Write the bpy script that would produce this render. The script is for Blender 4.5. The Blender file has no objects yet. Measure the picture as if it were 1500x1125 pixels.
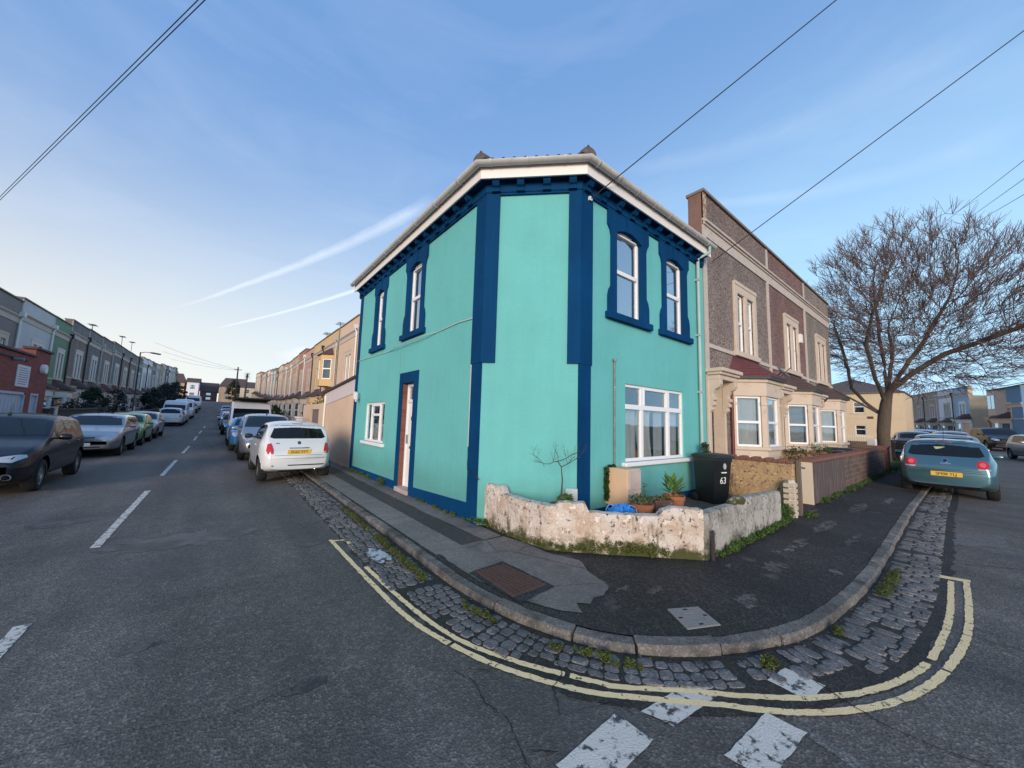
import bpy, bmesh, math, random
from math import sin, cos, pi, radians, sqrt, atan2, exp
from mathutils import Vector, Matrix
from mathutils.bvhtree import BVHTree
random.seed(7)
S = bpy.context.scene
# ---------------------------------------------------------------- camera
cam_d = bpy.data.cameras.new("camera"); cam = bpy.data.objects.new("camera", cam_d)
S.collection.objects.link(cam); S.camera = cam
cam_d.sensor_width = 36; cam_d.lens = 533/1500*36
cam_d.clip_start = 0.05; cam_d.clip_end = 2000
RC = [[0.78051, -0.08667, -0.61911], [-0.62447, -0.06198, -0.77859], [0.02911, 0.99431, -0.1025]]
cam.matrix_world = Matrix.Translation((0, 0, 1.6)) @ Matrix(RC).to_4x4()
S.render.resolution_x = 1024; S.render.resolution_y = 768
# ---------------------------------------------------------------- light
SUN_EL = radians(11); SUN_AZ = atan2(-0.72, -0.69)      # direction towards the sun, measured as atan2(x, y)
sx, sy, sz = sin(SUN_AZ)*cos(SUN_EL), cos(SUN_AZ)*cos(SUN_EL), sin(SUN_EL)
sun_d = bpy.data.lights.new("sun", 'SUN'); sun = bpy.data.objects.new("sun", sun_d)
S.collection.objects.link(sun); sun_d.energy = 1.9; sun_d.angle = radians(24); sun_d.color = (1.0, 0.80, 0.62)
sun.rotation_euler = Vector((-sx, -sy, -sz)).to_track_quat('-Z', 'Y').to_euler()
S.view_settings.view_transform = 'Standard'; S.view_settings.look = 'None'
S.view_settings.exposure = 0.85; S.view_settings.gamma = 1
# ---------------------------------------------------------------- sky
W = bpy.data.worlds.new("World"); S.world = W; W.use_nodes = True
def pix_dir(px, py):
    v = Matrix(RC) @ Vector((px-750, -(py-562.5), -533)); return v.normalized()
nt = W.node_tree; nt.nodes.clear()
def N(t, **k):
    n = nt.nodes.new(t)
    for a, b in k.items(): setattr(n, a, b)
    return n
def lk(a, b): nt.links.new(a, b)
def mth(op, a, b=None, c=None, clamp=False):
    n = N('ShaderNodeMath', operation=op); n.use_clamp = clamp
    for i, v in enumerate((a, b, c)):
        if v is None: continue
        if hasattr(v, 'is_linked') or hasattr(v, 'links'): lk(v, n.inputs[i])
        else: n.inputs[i].default_value = v
    return n.outputs[0]
def vdot(a, v):
    n = N('ShaderNodeVectorMath', operation='DOT_PRODUCT'); lk(a, n.inputs[0]); n.inputs[1].default_value = v
    return n.outputs['Value']
def mixc(f, a, b):
    n = N('ShaderNodeMix', data_type='RGBA')
    for s, v in ((n.inputs[0], f), (n.inputs[6], a), (n.inputs[7], b)):
        if hasattr(v, 'links'): lk(v, s)
        else: s.default_value = v if not isinstance(v, tuple) or len(v) != 3 else (*v, 1)
    return n.outputs[2]
sky = N('ShaderNodeTexSky'); sky.sky_type = 'NISHITA'; sky.sun_disc = False
sky.sun_elevation = SUN_EL; sky.sun_rotation = SUN_AZ; sky.air_density = 1.2; sky.dust_density = 0.6; sky.ozone_density = 2.5
tc = N('ShaderNodeTexCoord'); D = tc.outputs['Generated']
sep = N('ShaderNodeSeparateXYZ'); lk(D, sep.inputs[0])
el = sep.outputs[2]
K = 1/0.12
# hazy dusk band low down, warmest up the left-hand street
hz = N('ShaderNodeMapRange', interpolation_type='SMOOTHSTEP'); lk(el, hz.inputs[0])
for i, v in ((1, 0.0), (2, 0.78), (3, 1.0), (4, 0.0)): hz.inputs[i].default_value = v
wl = mth('MULTIPLY_ADD', vdot(D, (-0.75, 0.66, 0)), 0.75, 0.35, clamp=True)
hzf = mth('POWER', hz.outputs[0], mth('MULTIPLY_ADD', wl, 1.05, 0.85))
pale = mixc(wl, (0.33*K, 0.53*K, 0.70*K), (0.55*K, 0.54*K, 0.49*K))
blue = N('ShaderNodeMix', data_type='RGBA'); blue.inputs[0].default_value = 0.75
lk(sky.outputs[0], blue.inputs[6]); blue.inputs[7].default_value = (0.115*K, 0.23*K, 0.46*K, 1)
base = mixc(hzf, blue.outputs[2], pale)
# thin high cloud
mp = N('ShaderNodeMapping'); mp.inputs['Scale'].default_value = (1.0, 1.0, 3.5); mp.inputs['Rotation'].default_value = (0.3, 0.25, 0.6)
lk(D, mp.inputs[0])
nz = N('ShaderNodeTexNoise'); nz.inputs['Scale'].default_value = 2.2; nz.inputs['Detail'].default_value = 7; nz.inputs['Roughness'].default_value = 0.62
nz.inputs['Distortion'].default_value = 0.6
lk(mp.outputs[0], nz.inputs['Vector'])
cl = mth('MULTIPLY', mth('SUBTRACT', nz.outputs[0], 0.47, clamp=True), 0.5, clamp=True)
base = mixc(mth('MULTIPLY', cl, 0.8, clamp=True), base, (0.50*K, 0.56*K, 0.66*K))
# two condensation trails and soft streaks, each along its own great circle
def trail(p, q, width, gain, taper=0.25, seed=0.0):
    global base
    a, b = pix_dir(*p), pix_dir(*q)
    n = a.cross(b).normalized(); t = (b-a).normalized(); m = (a+b)*0.5; hl = (b-a).length/2
    w = N('ShaderNodeTexNoise'); w.inputs['Scale'].default_value = 6; w.inputs['Detail'].default_value = 9; w.inputs['Roughness'].default_value = 0.65
    mm = N('ShaderNodeMapping'); mm.inputs['Location'].default_value = (seed, seed, 0); lk(D, mm.inputs[0]); lk(mm.outputs[0], w.inputs[0])
    along = mth('DIVIDE', mth('SUBTRACT', vdot(D, tuple(t)), t.dot(m)), hl)
    bend = mth('MULTIPLY', mth('SUBTRACT', 1.0, mth('MULTIPLY', along, along)), -width*0.9)
    dist = mth('ADD', mth('ADD', vdot(D, tuple(n)), bend), mth('MULTIPLY', mth('SUBTRACT', w.outputs[0], 0.5), width*0.8))
    ww = mth('MULTIPLY', mth('MULTIPLY_ADD', along, taper, 0.55), width)
    f = mth('SUBTRACT', 1.0, mth('DIVIDE', mth('ABSOLUTE', dist), ww), clamp=True); f = mth('POWER', f, 0.8)
    e = mth('MULTIPLY', mth('SUBTRACT', 1.0, mth('ABSOLUTE', along), clamp=True), 4.0, clamp=True)
    f = mth('MULTIPLY', mth('MULTIPLY', f, e), mth('MULTIPLY_ADD', w.outputs[0], 2.4*gain, -0.2*gain), clamp=True)
    base = mixc(f, base, (0.74*K, 0.76*K, 0.80*K))
trail((250, 452), (640, 290), 0.020, 0.25, 0.42, 1.0)
trail((306, 483), (560, 412), 0.008, 0.27, 0.30, 5.0)
trail((400, 520), (620, 420), 0.060, 0.35, 0.30, 9.0)
trail((1010, 300), (1500, 190), 0.030, 0.07, 0.2, 3.0)
trail((900, 250), (1500, 20), 0.05, 0.05, 0.2, 7.0)
bg = N('ShaderNodeBackground'); bg.inputs['Strength'].default_value = 0.12
lk(base, bg.inputs[0]); wo = N('ShaderNodeOutputWorld'); lk(bg.outputs[0], wo.inputs[0])

# ---------------------------------------------------------------- helpers
ROOTS = {}
class MB:
    def __init__(s): s.v = []; s.f = []; s.m = []
    def add(s, vs, fs, mi=0):
        o = len(s.v); s.v += [tuple(v) for v in vs]; s.f += [tuple(i+o for i in f) for f in fs]; s.m += [mi]*len(fs); return s
    def box(s, x0, x1, y0, y1, z0, z1, mi=0):
        return s.add([(x0,y0,z0),(x1,y0,z0),(x1,y1,z0),(x0,y1,z0),(x0,y0,z1),(x1,y0,z1),(x1,y1,z1),(x0,y1,z1)],
                     [(0,3,2,1),(4,5,6,7),(0,1,5,4),(1,2,6,5),(2,3,7,6),(3,0,4,7)], mi)
    def prism(s, poly, z0, z1, mi=0):
        n = len(poly); zz = z0 if callable(z0) else (lambda x, y: z0); zt = z1 if callable(z1) else (lambda x, y: z1)
        vs = [(x, y, zz(x, y)) for x, y in poly]+[(x, y, zt(x, y)) for x, y in poly]
        return s.add(vs, [tuple(range(n))[::-1], tuple(range(n, 2*n))]+[(i, (i+1) % n, n+(i+1) % n, n+i) for i in range(n)], mi)
    def xprism(s, poly, y0, y1, mi=0):      # polygon in x,z pushed through y
        n = len(poly)
        vs = [(x, y0, z) for x, z in poly]+[(x, y1, z) for x, z in poly]
        return s.add(vs, [tuple(range(n)), tuple(range(n, 2*n))[::-1]]+[(i, n+i, n+(i+1) % n, (i+1) % n) for i in range(n)], mi)
    def tube(s, pts, r, n=8, mi=0, cap=True):
        pts = [Vector(p) for p in pts]; rs = r if isinstance(r, (list, tuple)) else [r]*len(pts); vs = []
        up = Vector((0, 0, 1))
        for i, p in enumerate(pts):
            d = (pts[min(i+1, len(pts)-1)]-pts[max(i-1, 0)]).normalized()
            a = d.cross(up)
            if a.length < 0.05: a = d.cross(Vector((0, 1, 0)))
            a.normalize(); b = a.cross(d)
            for k in range(n):
                t = 2*pi*k/n; vs.append(p+(a*cos(t)+b*sin(t))*rs[i])
        fs = [(i*n+k, i*n+(k+1) % n, (i+1)*n+(k+1) % n, (i+1)*n+k) for i in range(len(pts)-1) for k in range(n)]
        if cap: fs += [tuple(range(n))[::-1], tuple(range((len(pts)-1)*n, len(pts)*n))]
        return s.add(vs, fs, mi)
    def lathe(s, prof, c=(0, 0, 0), n=20, axis='z', mi=0, cap=True):
        vs = []
        for r, h in prof:
            for k in range(n):
                t = 2*pi*k/n
                p = (r*cos(t), r*sin(t), h) if axis == 'z' else (r*cos(t), h, r*sin(t))
                vs.append((c[0]+p[0], c[1]+p[1], c[2]+p[2]))
        fs = [(i*n+k, i*n+(k+1) % n, (i+1)*n+(k+1) % n, (i+1)*n+k) for i in range(len(prof)-1) for k in range(n)]
        if cap: fs += [tuple(range(n)), tuple(range((len(prof)-1)*n, len(prof)*n))]
        return s.add(vs, fs, mi)
    def sweep(s, path, prof, mi=0, cap=True):   # prof (offset outwards, height) along a plan path of (x,y); outwards = right of travel
        P = [Vector((p[0], p[1])) for p in path]; n = len(prof); vs = []
        for i, p in enumerate(P):
            d0 = (P[i]-P[i-1]).normalized() if i else (P[1]-P[0]).normalized()
            d1 = (P[i+1]-P[i]).normalized() if i < len(P)-1 else d0
            n0 = Vector((d0.y, -d0.x)); n1 = Vector((d1.y, -d1.x)); m = (n0+n1); m = m/max(1e-6, m.dot(n0)) if m.length > 1e-6 else n0
            z = path[i][2] if len(path[i]) > 2 else 0
            for o, h in prof: vs.append((p.x+m.x*o, p.y+m.y*o, h+z))
        fs = [(i*n+k, i*n+(k+1) % n, (i+1)*n+(k+1) % n, (i+1)*n+k) for i in range(len(P)-1) for k in range(n)]
        if cap: fs += [tuple(range(n)), tuple(range((len(P)-1)*n, len(P)*n))[::-1]]
        return s.add(vs, fs, mi)
    def build(s, name, mats, parent=None, bevel=0, smooth=None, world=False, origin=None):
        if not isinstance(mats, (list, tuple)): mats = [mats]
        me = bpy.data.meshes.new(name)
        loc = Vector((0, 0, 0))
        if parent is None:
            if origin is not None: loc = Vector(origin)
            else:
                xs = [v[0] for v in s.v]; ys = [v[1] for v in s.v]; zs = [v[2] for v in s.v]
                loc = Vector(((min(xs)+max(xs))/2, (min(ys)+max(ys))/2, min(zs)))
            vs = [Vector(v)-loc for v in s.v]
        elif world:
            r = parent
            while r.parent: r = r.parent
            inv = ROOTS[r.name].inverted(); vs = [inv @ Vector(v) for v in s.v]
        else: vs = s.v
        me.from_pydata([tuple(v) for v in vs], [], s.f)
        for m in mats: me.materials.append(m)
        for i, p in enumerate(me.polygons): p.material_index = s.m[i]
        bm = bmesh.new(); bm.from_mesh(me)
        bmesh.ops.recalc_face_normals(bm, faces=bm.faces)
        if bevel:
            es = [e for e in bm.edges if len(e.link_faces) == 2 and e.calc_face_angle(0) > 0.6]
            try: bmesh.ops.bevel(bm, geom=es, offset=bevel, segments=2 if bevel > 0.01 else 1, affect='EDGES', profile=0.6, clamp_overlap=True)
            except Exception: pass
        if smooth:
            a = radians(smooth)
            for f in bm.faces: f.smooth = True
            for e in bm.edges:
                if len(e.link_faces) == 2 and e.calc_face_angle(0) > a: e.smooth = False
        bm.to_mesh(me); bm.free()
        o = bpy.data.objects.new(name, me); S.collection.objects.link(o); o.location = loc
        if parent: o.parent = parent
        return o
def tag(o, label=None, cat=None, group=None, kind=None):
    if label: o['label'] = label
    if cat: o['category'] = cat
    if group: o['group'] = group
    if kind: o['kind'] = kind
    return o
def root(name, label, cat, loc=(0, 0, 0), rz=0, group=None):
    o = bpy.data.objects.new(name, None); S.collection.objects.link(o); o.empty_display_size = 0.2
    o.location = loc; o.rotation_euler = (0, 0, rz); ROOTS[o.name] = Matrix.Translation(loc) @ Matrix.Rotation(rz, 4, 'Z')
    return tag(o, label, cat, group)
def copy_tree(src, loc, rz, label, group=None, recolor=None, skip=()):
    r = src.copy(); S.collection.objects.link(r); r.location = loc; r.rotation_euler = (0, 0, rz); r['label'] = label
    if group: r['group'] = group
    def rec(a, b):
        for ch in KIDS.get(a.name, []):
            nm = ch.name.split('.')[0]
            if nm in skip: continue
            c = ch.copy(); S.collection.objects.link(c); c.parent = b
            if recolor and nm in recolor and c.data:
                m = recolor[nm]
                c.material_slots[0].link = 'OBJECT'; c.material_slots[0].material = m
            rec(ch, c)
    rec(src, r)
    return r
KIDS = {}
def index_kids():
    KIDS.clear()
    for o in bpy.data.objects:
        if o.parent: KIDS.setdefault(o.parent.name, []).append(o)
def text_mesh(txt, size, extr=0.002):
    c = bpy.data.curves.new("lettering", 'FONT'); c.body = txt; c.size = size; c.extrude = extr; c.align_x = 'CENTER'; c.align_y = 'CENTER'
    o = bpy.data.objects.new("lettering", c); S.collection.objects.link(o)
    dg = bpy.context.evaluated_depsgraph_get(); me = bpy.data.meshes.new_from_object(o.evaluated_get(dg))
    vs = [tuple(v.co) for v in me.vertices]; fs = [tuple(p.vertices) for p in me.polygons]
    bpy.data.objects.remove(o); bpy.data.curves.remove(c); bpy.data.meshes.remove(me)
    return vs, fs
def interp(x, pts):
    if x <= pts[0][0]: return pts[0][1]
    for (a, b), (c, d) in zip(pts, pts[1:]):
        if x <= c: return b+(d-b)*(x-a)/(c-a)
    return pts[-1][1]
def hz_(x, y):
    a = interp(y, [(0, 0), (22, 0), (26, .03), (30, .12), (40, .25), (50, .42), (60, .86), (72, 1.5), (97, 3.3), (118, 4.4), (135, 4.8), (400, 6)])
    b = interp(x, [(-1000, 0), (22, 0), (40, .4), (60, .7), (400, 1.0)])
    return a+b*max(0, 1-max(0, y-15)/10)

# ---------------------------------------------------------------- materials
def newmat(name):
    m = bpy.data.materials.new(name); m.use_nodes = True; return m, m.node_tree, m.node_tree.nodes['Principled BSDF']
def M(name, col, rough=0.6, metal=0.0, coat=0.0, spec=0.5, var=0.0, vscale=3.0, bump=0.0, bscale=60.0, dark=None, dscale=1.2, dlo=0.55, dhi=0.75, grime_z=None, stretch=(1, 1, 1), ao=None, sheen=0.0):
    """plain procedural surface: base colour with broad variation, optional stain colour by thresholded noise, fine bump"""
    m, t, b = newmat(name); n = t.nodes; l = t.links
    b.inputs['Roughness'].default_value = rough; b.inputs['Metallic'].default_value = metal
    b.inputs['Coat Weight'].default_value = coat; b.inputs['Coat Roughness'].default_value = 0.06
    b.inputs['Specular IOR Level'].default_value = spec
    b.inputs['Base Color'].default_value = (*col, 1)
    tc = n.new('ShaderNodeTexCoord'); mp = n.new('ShaderNodeMapping'); mp.inputs['Scale'].default_value = stretch
    l.new(tc.outputs['Object'], mp.inputs[0]); V = mp.outputs[0]
    cur = None
    if var:
        z = n.new('ShaderNodeTexNoise'); z.inputs['Scale'].default_value = vscale; z.inputs['Detail'].default_value = 6; l.new(V, z.inputs['Vector'])
        x = n.new('ShaderNodeMix'); x.data_type = 'RGBA'; l.new(z.outputs[0], x.inputs[0])
        x.inputs[6].default_value = (*[c*(1-var) for c in col], 1); x.inputs[7].default_value = (*[min(1, c*(1+var)) for c in col], 1); cur = x.outputs[2]
    if dark:
        z = n.new('ShaderNodeTexNoise'); z.inputs['Scale'].default_value = dscale; z.inputs['Detail'].default_value = 9; z.inputs['Roughness'].default_value = 0.7; l.new(V, z.inputs['Vector'])
        r = n.new('ShaderNodeMapRange'); r.inputs[1].default_value = dlo; r.inputs[2].default_value = dhi; l.new(z.outputs[0], r.inputs[0])
        x = n.new('ShaderNodeMix'); x.data_type = 'RGBA'; l.new(r.outputs[0], x.inputs[0])
        if cur: l.new(cur, x.inputs[6])
        else: x.inputs[6].default_value = (*col, 1)
        x.inputs[7].default_value = (*dark, 1); cur = x.outputs[2]
    if cur: l.new(cur, b.inputs['Base Color'])
    if bump:
        z = n.new('ShaderNodeTexNoise'); z.inputs['Scale'].default_value = bscale; z.inputs['Detail'].default_value = 5; l.new(V, z.inputs['Vector'])
        p = n.new('ShaderNodeBump'); p.inputs['Strength'].default_value = bump; p.inputs['Distance'].default_value = 0.02
        l.new(z.outputs[0], p.inputs['Height']); l.new(p.outputs[0], b.inputs['Normal'])
    return m
def stucco(name, col, amp=0.10, bump=0.25, dirt=None, spec=.25):
    """painted render: large mottling, roller texture, faint vertical run marks"""
    m, t, b = newmat(name); n = t.nodes; l = t.links
    b.inputs['Roughness'].default_value = 0.8; b.inputs['Specular IOR Level'].default_value = spec
    tc = n.new('ShaderNodeTexCoord'); V = tc.outputs['Object']
    z = n.new('ShaderNodeTexNoise'); z.inputs['Scale'].default_value = 0.9; z.inputs['Detail'].default_value = 7; z.inputs['Roughness'].default_value = 0.6; l.new(V, z.inputs['Vector'])
    mp = n.new('ShaderNodeMapping'); mp.inputs['Scale'].default_value = (5, 5, 0.35); l.new(V, mp.inputs[0])
    z2 = n.new('ShaderNodeTexNoise'); z2.inputs['Scale'].default_value = 1.6; z2.inputs['Detail'].default_value = 8; z2.inputs['Roughness'].default_value = 0.7; l.new(mp.outputs[0], z2.inputs['Vector'])
    a = n.new('ShaderNodeMath'); a.operation = 'MULTIPLY_ADD'; l.new(z2.outputs[0], a.inputs[0]); a.inputs[1].default_value = 0.55; l.new(z.outputs[0], a.inputs[2])
    r = n.new('ShaderNodeMapRange'); r.inputs[1].default_value = 0.5; r.inputs[2].default_value = 1.05; l.new(a.outputs[0], r.inputs[0])
    x = n.new('ShaderNodeMix'); x.data_type = 'RGBA'; l.new(r.outputs[0], x.inputs[0])
    x.inputs[6].default_value = (*[c*(1-amp*1.3) for c in col], 1); x.inputs[7].default_value = (*[min(1, c*(1+amp)) for c in col], 1)
    cur = x.outputs[2]
    if dirt:      # splash-back along the foot of the wall and run-off streaks: dirt on the paint itself
        sp = n.new('ShaderNodeSeparateXYZ'); l.new(V, sp.inputs[0])
        a2 = n.new('ShaderNodeMath'); a2.operation = 'MULTIPLY_ADD'; l.new(z.outputs[0], a2.inputs[0]); a2.inputs[1].default_value = -1.3; l.new(sp.outputs[2], a2.inputs[2])
        r2 = n.new('ShaderNodeMapRange'); r2.inputs[1].default_value = -.35; r2.inputs[2].default_value = .25; r2.inputs[3].default_value = .45; r2.inputs[4].default_value = 0; l.new(a2.outputs[0], r2.inputs[0])
        r3 = n.new('ShaderNodeMapRange'); r3.inputs[1].default_value = .60; r3.inputs[2].default_value = .80; r3.inputs[3].default_value = 0; r3.inputs[4].default_value = .30; l.new(z2.outputs[0], r3.inputs[0])
        mxx = n.new('ShaderNodeMath'); mxx.operation = 'MAXIMUM'; l.new(r2.outputs[0], mxx.inputs[0]); l.new(r3.outputs[0], mxx.inputs[1])
        y = n.new('ShaderNodeMix'); y.data_type = 'RGBA'; l.new(mxx.outputs[0], y.inputs[0]); l.new(cur, y.inputs[6]); y.inputs[7].default_value = (*dirt, 1); cur = y.outputs[2]
    l.new(cur, b.inputs['Base Color'])
    z3 = n.new('ShaderNodeTexNoise'); z3.inputs['Scale'].default_value = 28; z3.inputs['Detail'].default_value = 6; l.new(V, z3.inputs['Vector'])
    z4 = n.new('ShaderNodeTexNoise'); z4.inputs['Scale'].default_value = 2.2; z4.inputs['Detail'].default_value = 3; l.new(V, z4.inputs['Vector'])
    s = n.new('ShaderNodeMath'); s.operation = 'MULTIPLY_ADD'; l.new(z4.outputs[0], s.inputs[0]); s.inputs[1].default_value = 2.2; l.new(z3.outputs[0], s.inputs[2])
    p = n.new('ShaderNodeBump'); p.inputs['Strength'].default_value = bump; p.inputs['Distance'].default_value = 0.012; l.new(s.outputs[0], p.inputs['Height']); l.new(p.outputs[0], b.inputs['Normal'])
    return m
def pebble(name, c1, c2, c3, scale=55):
    """pebble-dash render"""
    m, t, b = newmat(name); n = t.nodes; l = t.links
    b.inputs['Roughness'].default_value = 0.9
    tc = n.new('ShaderNodeTexCoord'); V = tc.outputs['Object']
    v = n.new('ShaderNodeTexVoronoi'); v.inputs['Scale'].default_value = scale; l.new(V, v.inputs['Vector'])
    rg = n.new('ShaderNodeSeparateColor'); l.new(v.outputs['Color'], rg.inputs[0])
    cr = n.new('ShaderNodeValToRGB'); e = cr.color_ramp.elements; e[0].color = (*c1, 1); e[1].color = (*c3, 1); e[0].position = 0.25; e[1].position = 0.95
    k = cr.color_ramp.elements.new(0.6); k.color = (*c2, 1); l.new(rg.outputs[0], cr.inputs[0])
    z = n.new('ShaderNodeTexNoise'); z.inputs['Scale'].default_value = 0.8; z.inputs['Detail'].default_value = 8; l.new(V, z.inputs['Vector'])
    r = n.new('ShaderNodeMapRange'); r.inputs[1].default_value = 0.3; r.inputs[2].default_value = 0.7; r.inputs[3].default_value = 0.72; r.inputs[4].default_value = 1.15; l.new(z.outputs[0], r.inputs[0])
    x = n.new('ShaderNodeVectorMath'); x.operation = 'SCALE'; l.new(cr.outputs[0], x.inputs[0]); l.new(r.outputs[0], x.inputs['Scale'])
    l.new(x.outputs[0], b.inputs['Base Color'])
    p = n.new('ShaderNodeBump'); p.inputs['Strength'].default_value = 0.6; p.inputs['Distance'].default_value = 0.01; p.invert = True
    l.new(v.outputs['Distance'], p.inputs['Height']); l.new(p.outputs[0], b.inputs['Normal'])
    return m
def brick(name, c1, c2, mortar, sc=4.4, dirt=None, dlo=0.5, dhi=0.7):
    m, t, b = newmat(name); n = t.nodes; l = t.links
    b.inputs['Roughness'].default_value = 0.88
    tc = n.new('ShaderNodeTexCoord'); sp = n.new('ShaderNodeSeparateXYZ'); l.new(tc.outputs['Object'], sp.inputs[0])
    ad = n.new('ShaderNodeMath'); l.new(sp.outputs[0], ad.inputs[0]); l.new(sp.outputs[1], ad.inputs[1])
    cb = n.new('ShaderNodeCombineXYZ'); l.new(ad.outputs[0], cb.inputs[0]); l.new(sp.outputs[2], cb.inputs[1])
    k = n.new('ShaderNodeTexBrick'); k.inputs['Scale'].default_value = sc; k.inputs['Mortar Size'].default_value = 0.022; k.inputs['Mortar Smooth'].default_value = 0.3
    k.inputs['Color1'].default_value = (*c1, 1); k.inputs['Color2'].default_value = (*c2, 1); k.inputs['Mortar'].default_value = (*mortar, 1)
    k.inputs['Bias'].default_value = 0.0; k.inputs['Row Height'].default_value = 0.32; k.inputs['Brick Width'].default_value = 0.95
    l.new(cb.outputs[0], k.inputs['Vector']); cur = k.outputs['Color']
    if dirt:
        z = n.new('ShaderNodeTexNoise'); z.inputs['Scale'].default_value = 2.4; z.inputs['Detail'].default_value = 9; z.inputs['Roughness'].default_value = 0.7; l.new(tc.outputs['Object'], z.inputs['Vector'])
        r = n.new('ShaderNodeMapRange'); r.inputs[1].default_value = dlo; r.inputs[2].default_value = dhi; l.new(z.outputs[0], r.inputs[0])
        x = n.new('ShaderNodeMix'); x.data_type = 'RGBA'; l.new(r.outputs[0], x.inputs[0]); l.new(cur, x.inputs[6]); x.inputs[7].default_value = (*dirt, 1); cur = x.outputs[2]
    l.new(cur, b.inputs['Base Color'])
    p = n.new('ShaderNodeBump'); p.inputs['Strength'].default_value = 0.5; p.inputs['Distance'].default_value = 0.01; p.invert = True
    l.new(k.outputs['Fac'], p.inputs['Height']); l.new(p.outputs[0], b.inputs['Normal'])
    return m
def asphalt(name, c, speck=0.35, patch=0.25, pale=None, plo=0.62, phi=0.66, pscale=1.1, wet=0.0):
    m, t, b = newmat(name); n = t.nodes; l = t.links
    tc = n.new('ShaderNodeTexCoord'); V = tc.outputs['Object']
    v = n.new('ShaderNodeTexVoronoi'); v.inputs['Scale'].default_value = 75; l.new(V, v.inputs['Vector'])
    rg = n.new('ShaderNodeSeparateColor'); l.new(v.outputs['Color'], rg.inputs[0])
    pw = n.new('ShaderNodeMath'); pw.operation = 'POWER'; l.new(rg.outputs[0], pw.inputs[0]); pw.inputs[1].default_value = 3
    z = n.new('ShaderNodeTexNoise'); z.inputs['Scale'].default_value = 0.55; z.inputs['Detail'].default_value = 10; z.inputs['Roughness'].default_value = 0.62; z.inputs['Distortion'].default_value = 0.7; l.new(V, z.inputs['Vector'])
    z2 = n.new('ShaderNodeTexNoise'); z2.inputs['Scale'].default_value = 7; z2.inputs['Detail'].default_value = 8; z2.inputs['Roughness'].default_value = 0.75; l.new(V, z2.inputs['Vector'])
    def mr(s, a0, a1, b0, b1):
        r = n.new('ShaderNodeMapRange'); l.new(s, r.inputs[0])
        for i, q in zip((1, 2, 3, 4), (a0, a1, b0, b1)): r.inputs[i].default_value = q
        return r.outputs[0]
    f = n.new('ShaderNodeMath'); f.operation = 'MULTIPLY'; l.new(mr(z.outputs[0], .3, .7, 1-patch, 1+patch), f.inputs[0]); l.new(mr(z2.outputs[0], .3, .7, .8, 1.2), f.inputs[1])
    mps = n.new('ShaderNodeMapping'); mps.inputs['Scale'].default_value = (1.1, .10, 1); l.new(V, mps.inputs[0])
    zs = n.new('ShaderNodeTexNoise'); zs.inputs['Scale'].default_value = 1.4; zs.inputs['Detail'].default_value = 5; l.new(mps.outputs[0], zs.inputs['Vector'])
    fs_ = n.new('ShaderNodeMath'); fs_.operation = 'MULTIPLY'; l.new(f.outputs[0], fs_.inputs[0]); l.new(mr(zs.outputs[0], .35, .65, 1-patch*.6, 1+patch*.6), fs_.inputs[1]); f = fs_
    f2 = n.new('ShaderNodeMath'); f2.operation = 'MULTIPLY'; l.new(f.outputs[0], f2.inputs[0]); l.new(mr(pw.outputs[0], 0, 1, 1-speck*0.5, 1+speck*2.6), f2.inputs[1])
    x = n.new('ShaderNodeVectorMath'); x.operation = 'SCALE'; x.inputs[0].default_value = c; l.new(f2.outputs[0], x.inputs['Scale']); cur = x.outputs[0]
    if pale:
        mp = n.new('ShaderNodeMapping'); mp.inputs['Location'].default_value = (3.3, 1.7, 0); l.new(V, mp.inputs[0])
        z3 = n.new('ShaderNodeTexNoise'); z3.inputs['Scale'].default_value = pscale; z3.inputs['Detail'].default_value = 6; z3.inputs['Roughness'].default_value = 0.55; l.new(mp.outputs[0], z3.inputs['Vector'])
        q = n.new('ShaderNodeMix'); q.data_type = 'RGBA'; l.new(mr(z3.outputs[0], plo, phi, 0, 1), q.inputs[0]); l.new(cur, q.inputs[6]); q.inputs[7].default_value = (*pale, 1); cur = q.outputs[2]
    l.new(cur, b.inputs['Base Color'])
    l.new(mr(z.outputs[0], .3, .7, .62, .9), b.inputs['Roughness']); b.inputs['Specular IOR Level'].default_value = 0.4
    p = n.new('ShaderNodeBump'); p.inputs['Strength'].default_value = 0.7; p.inputs['Distance'].default_value = 0.006
    l.new(v.outputs['Distance'], p.inputs['Height']); l.new(p.outputs[0], b.inputs['Normal'])
    return m
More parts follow.
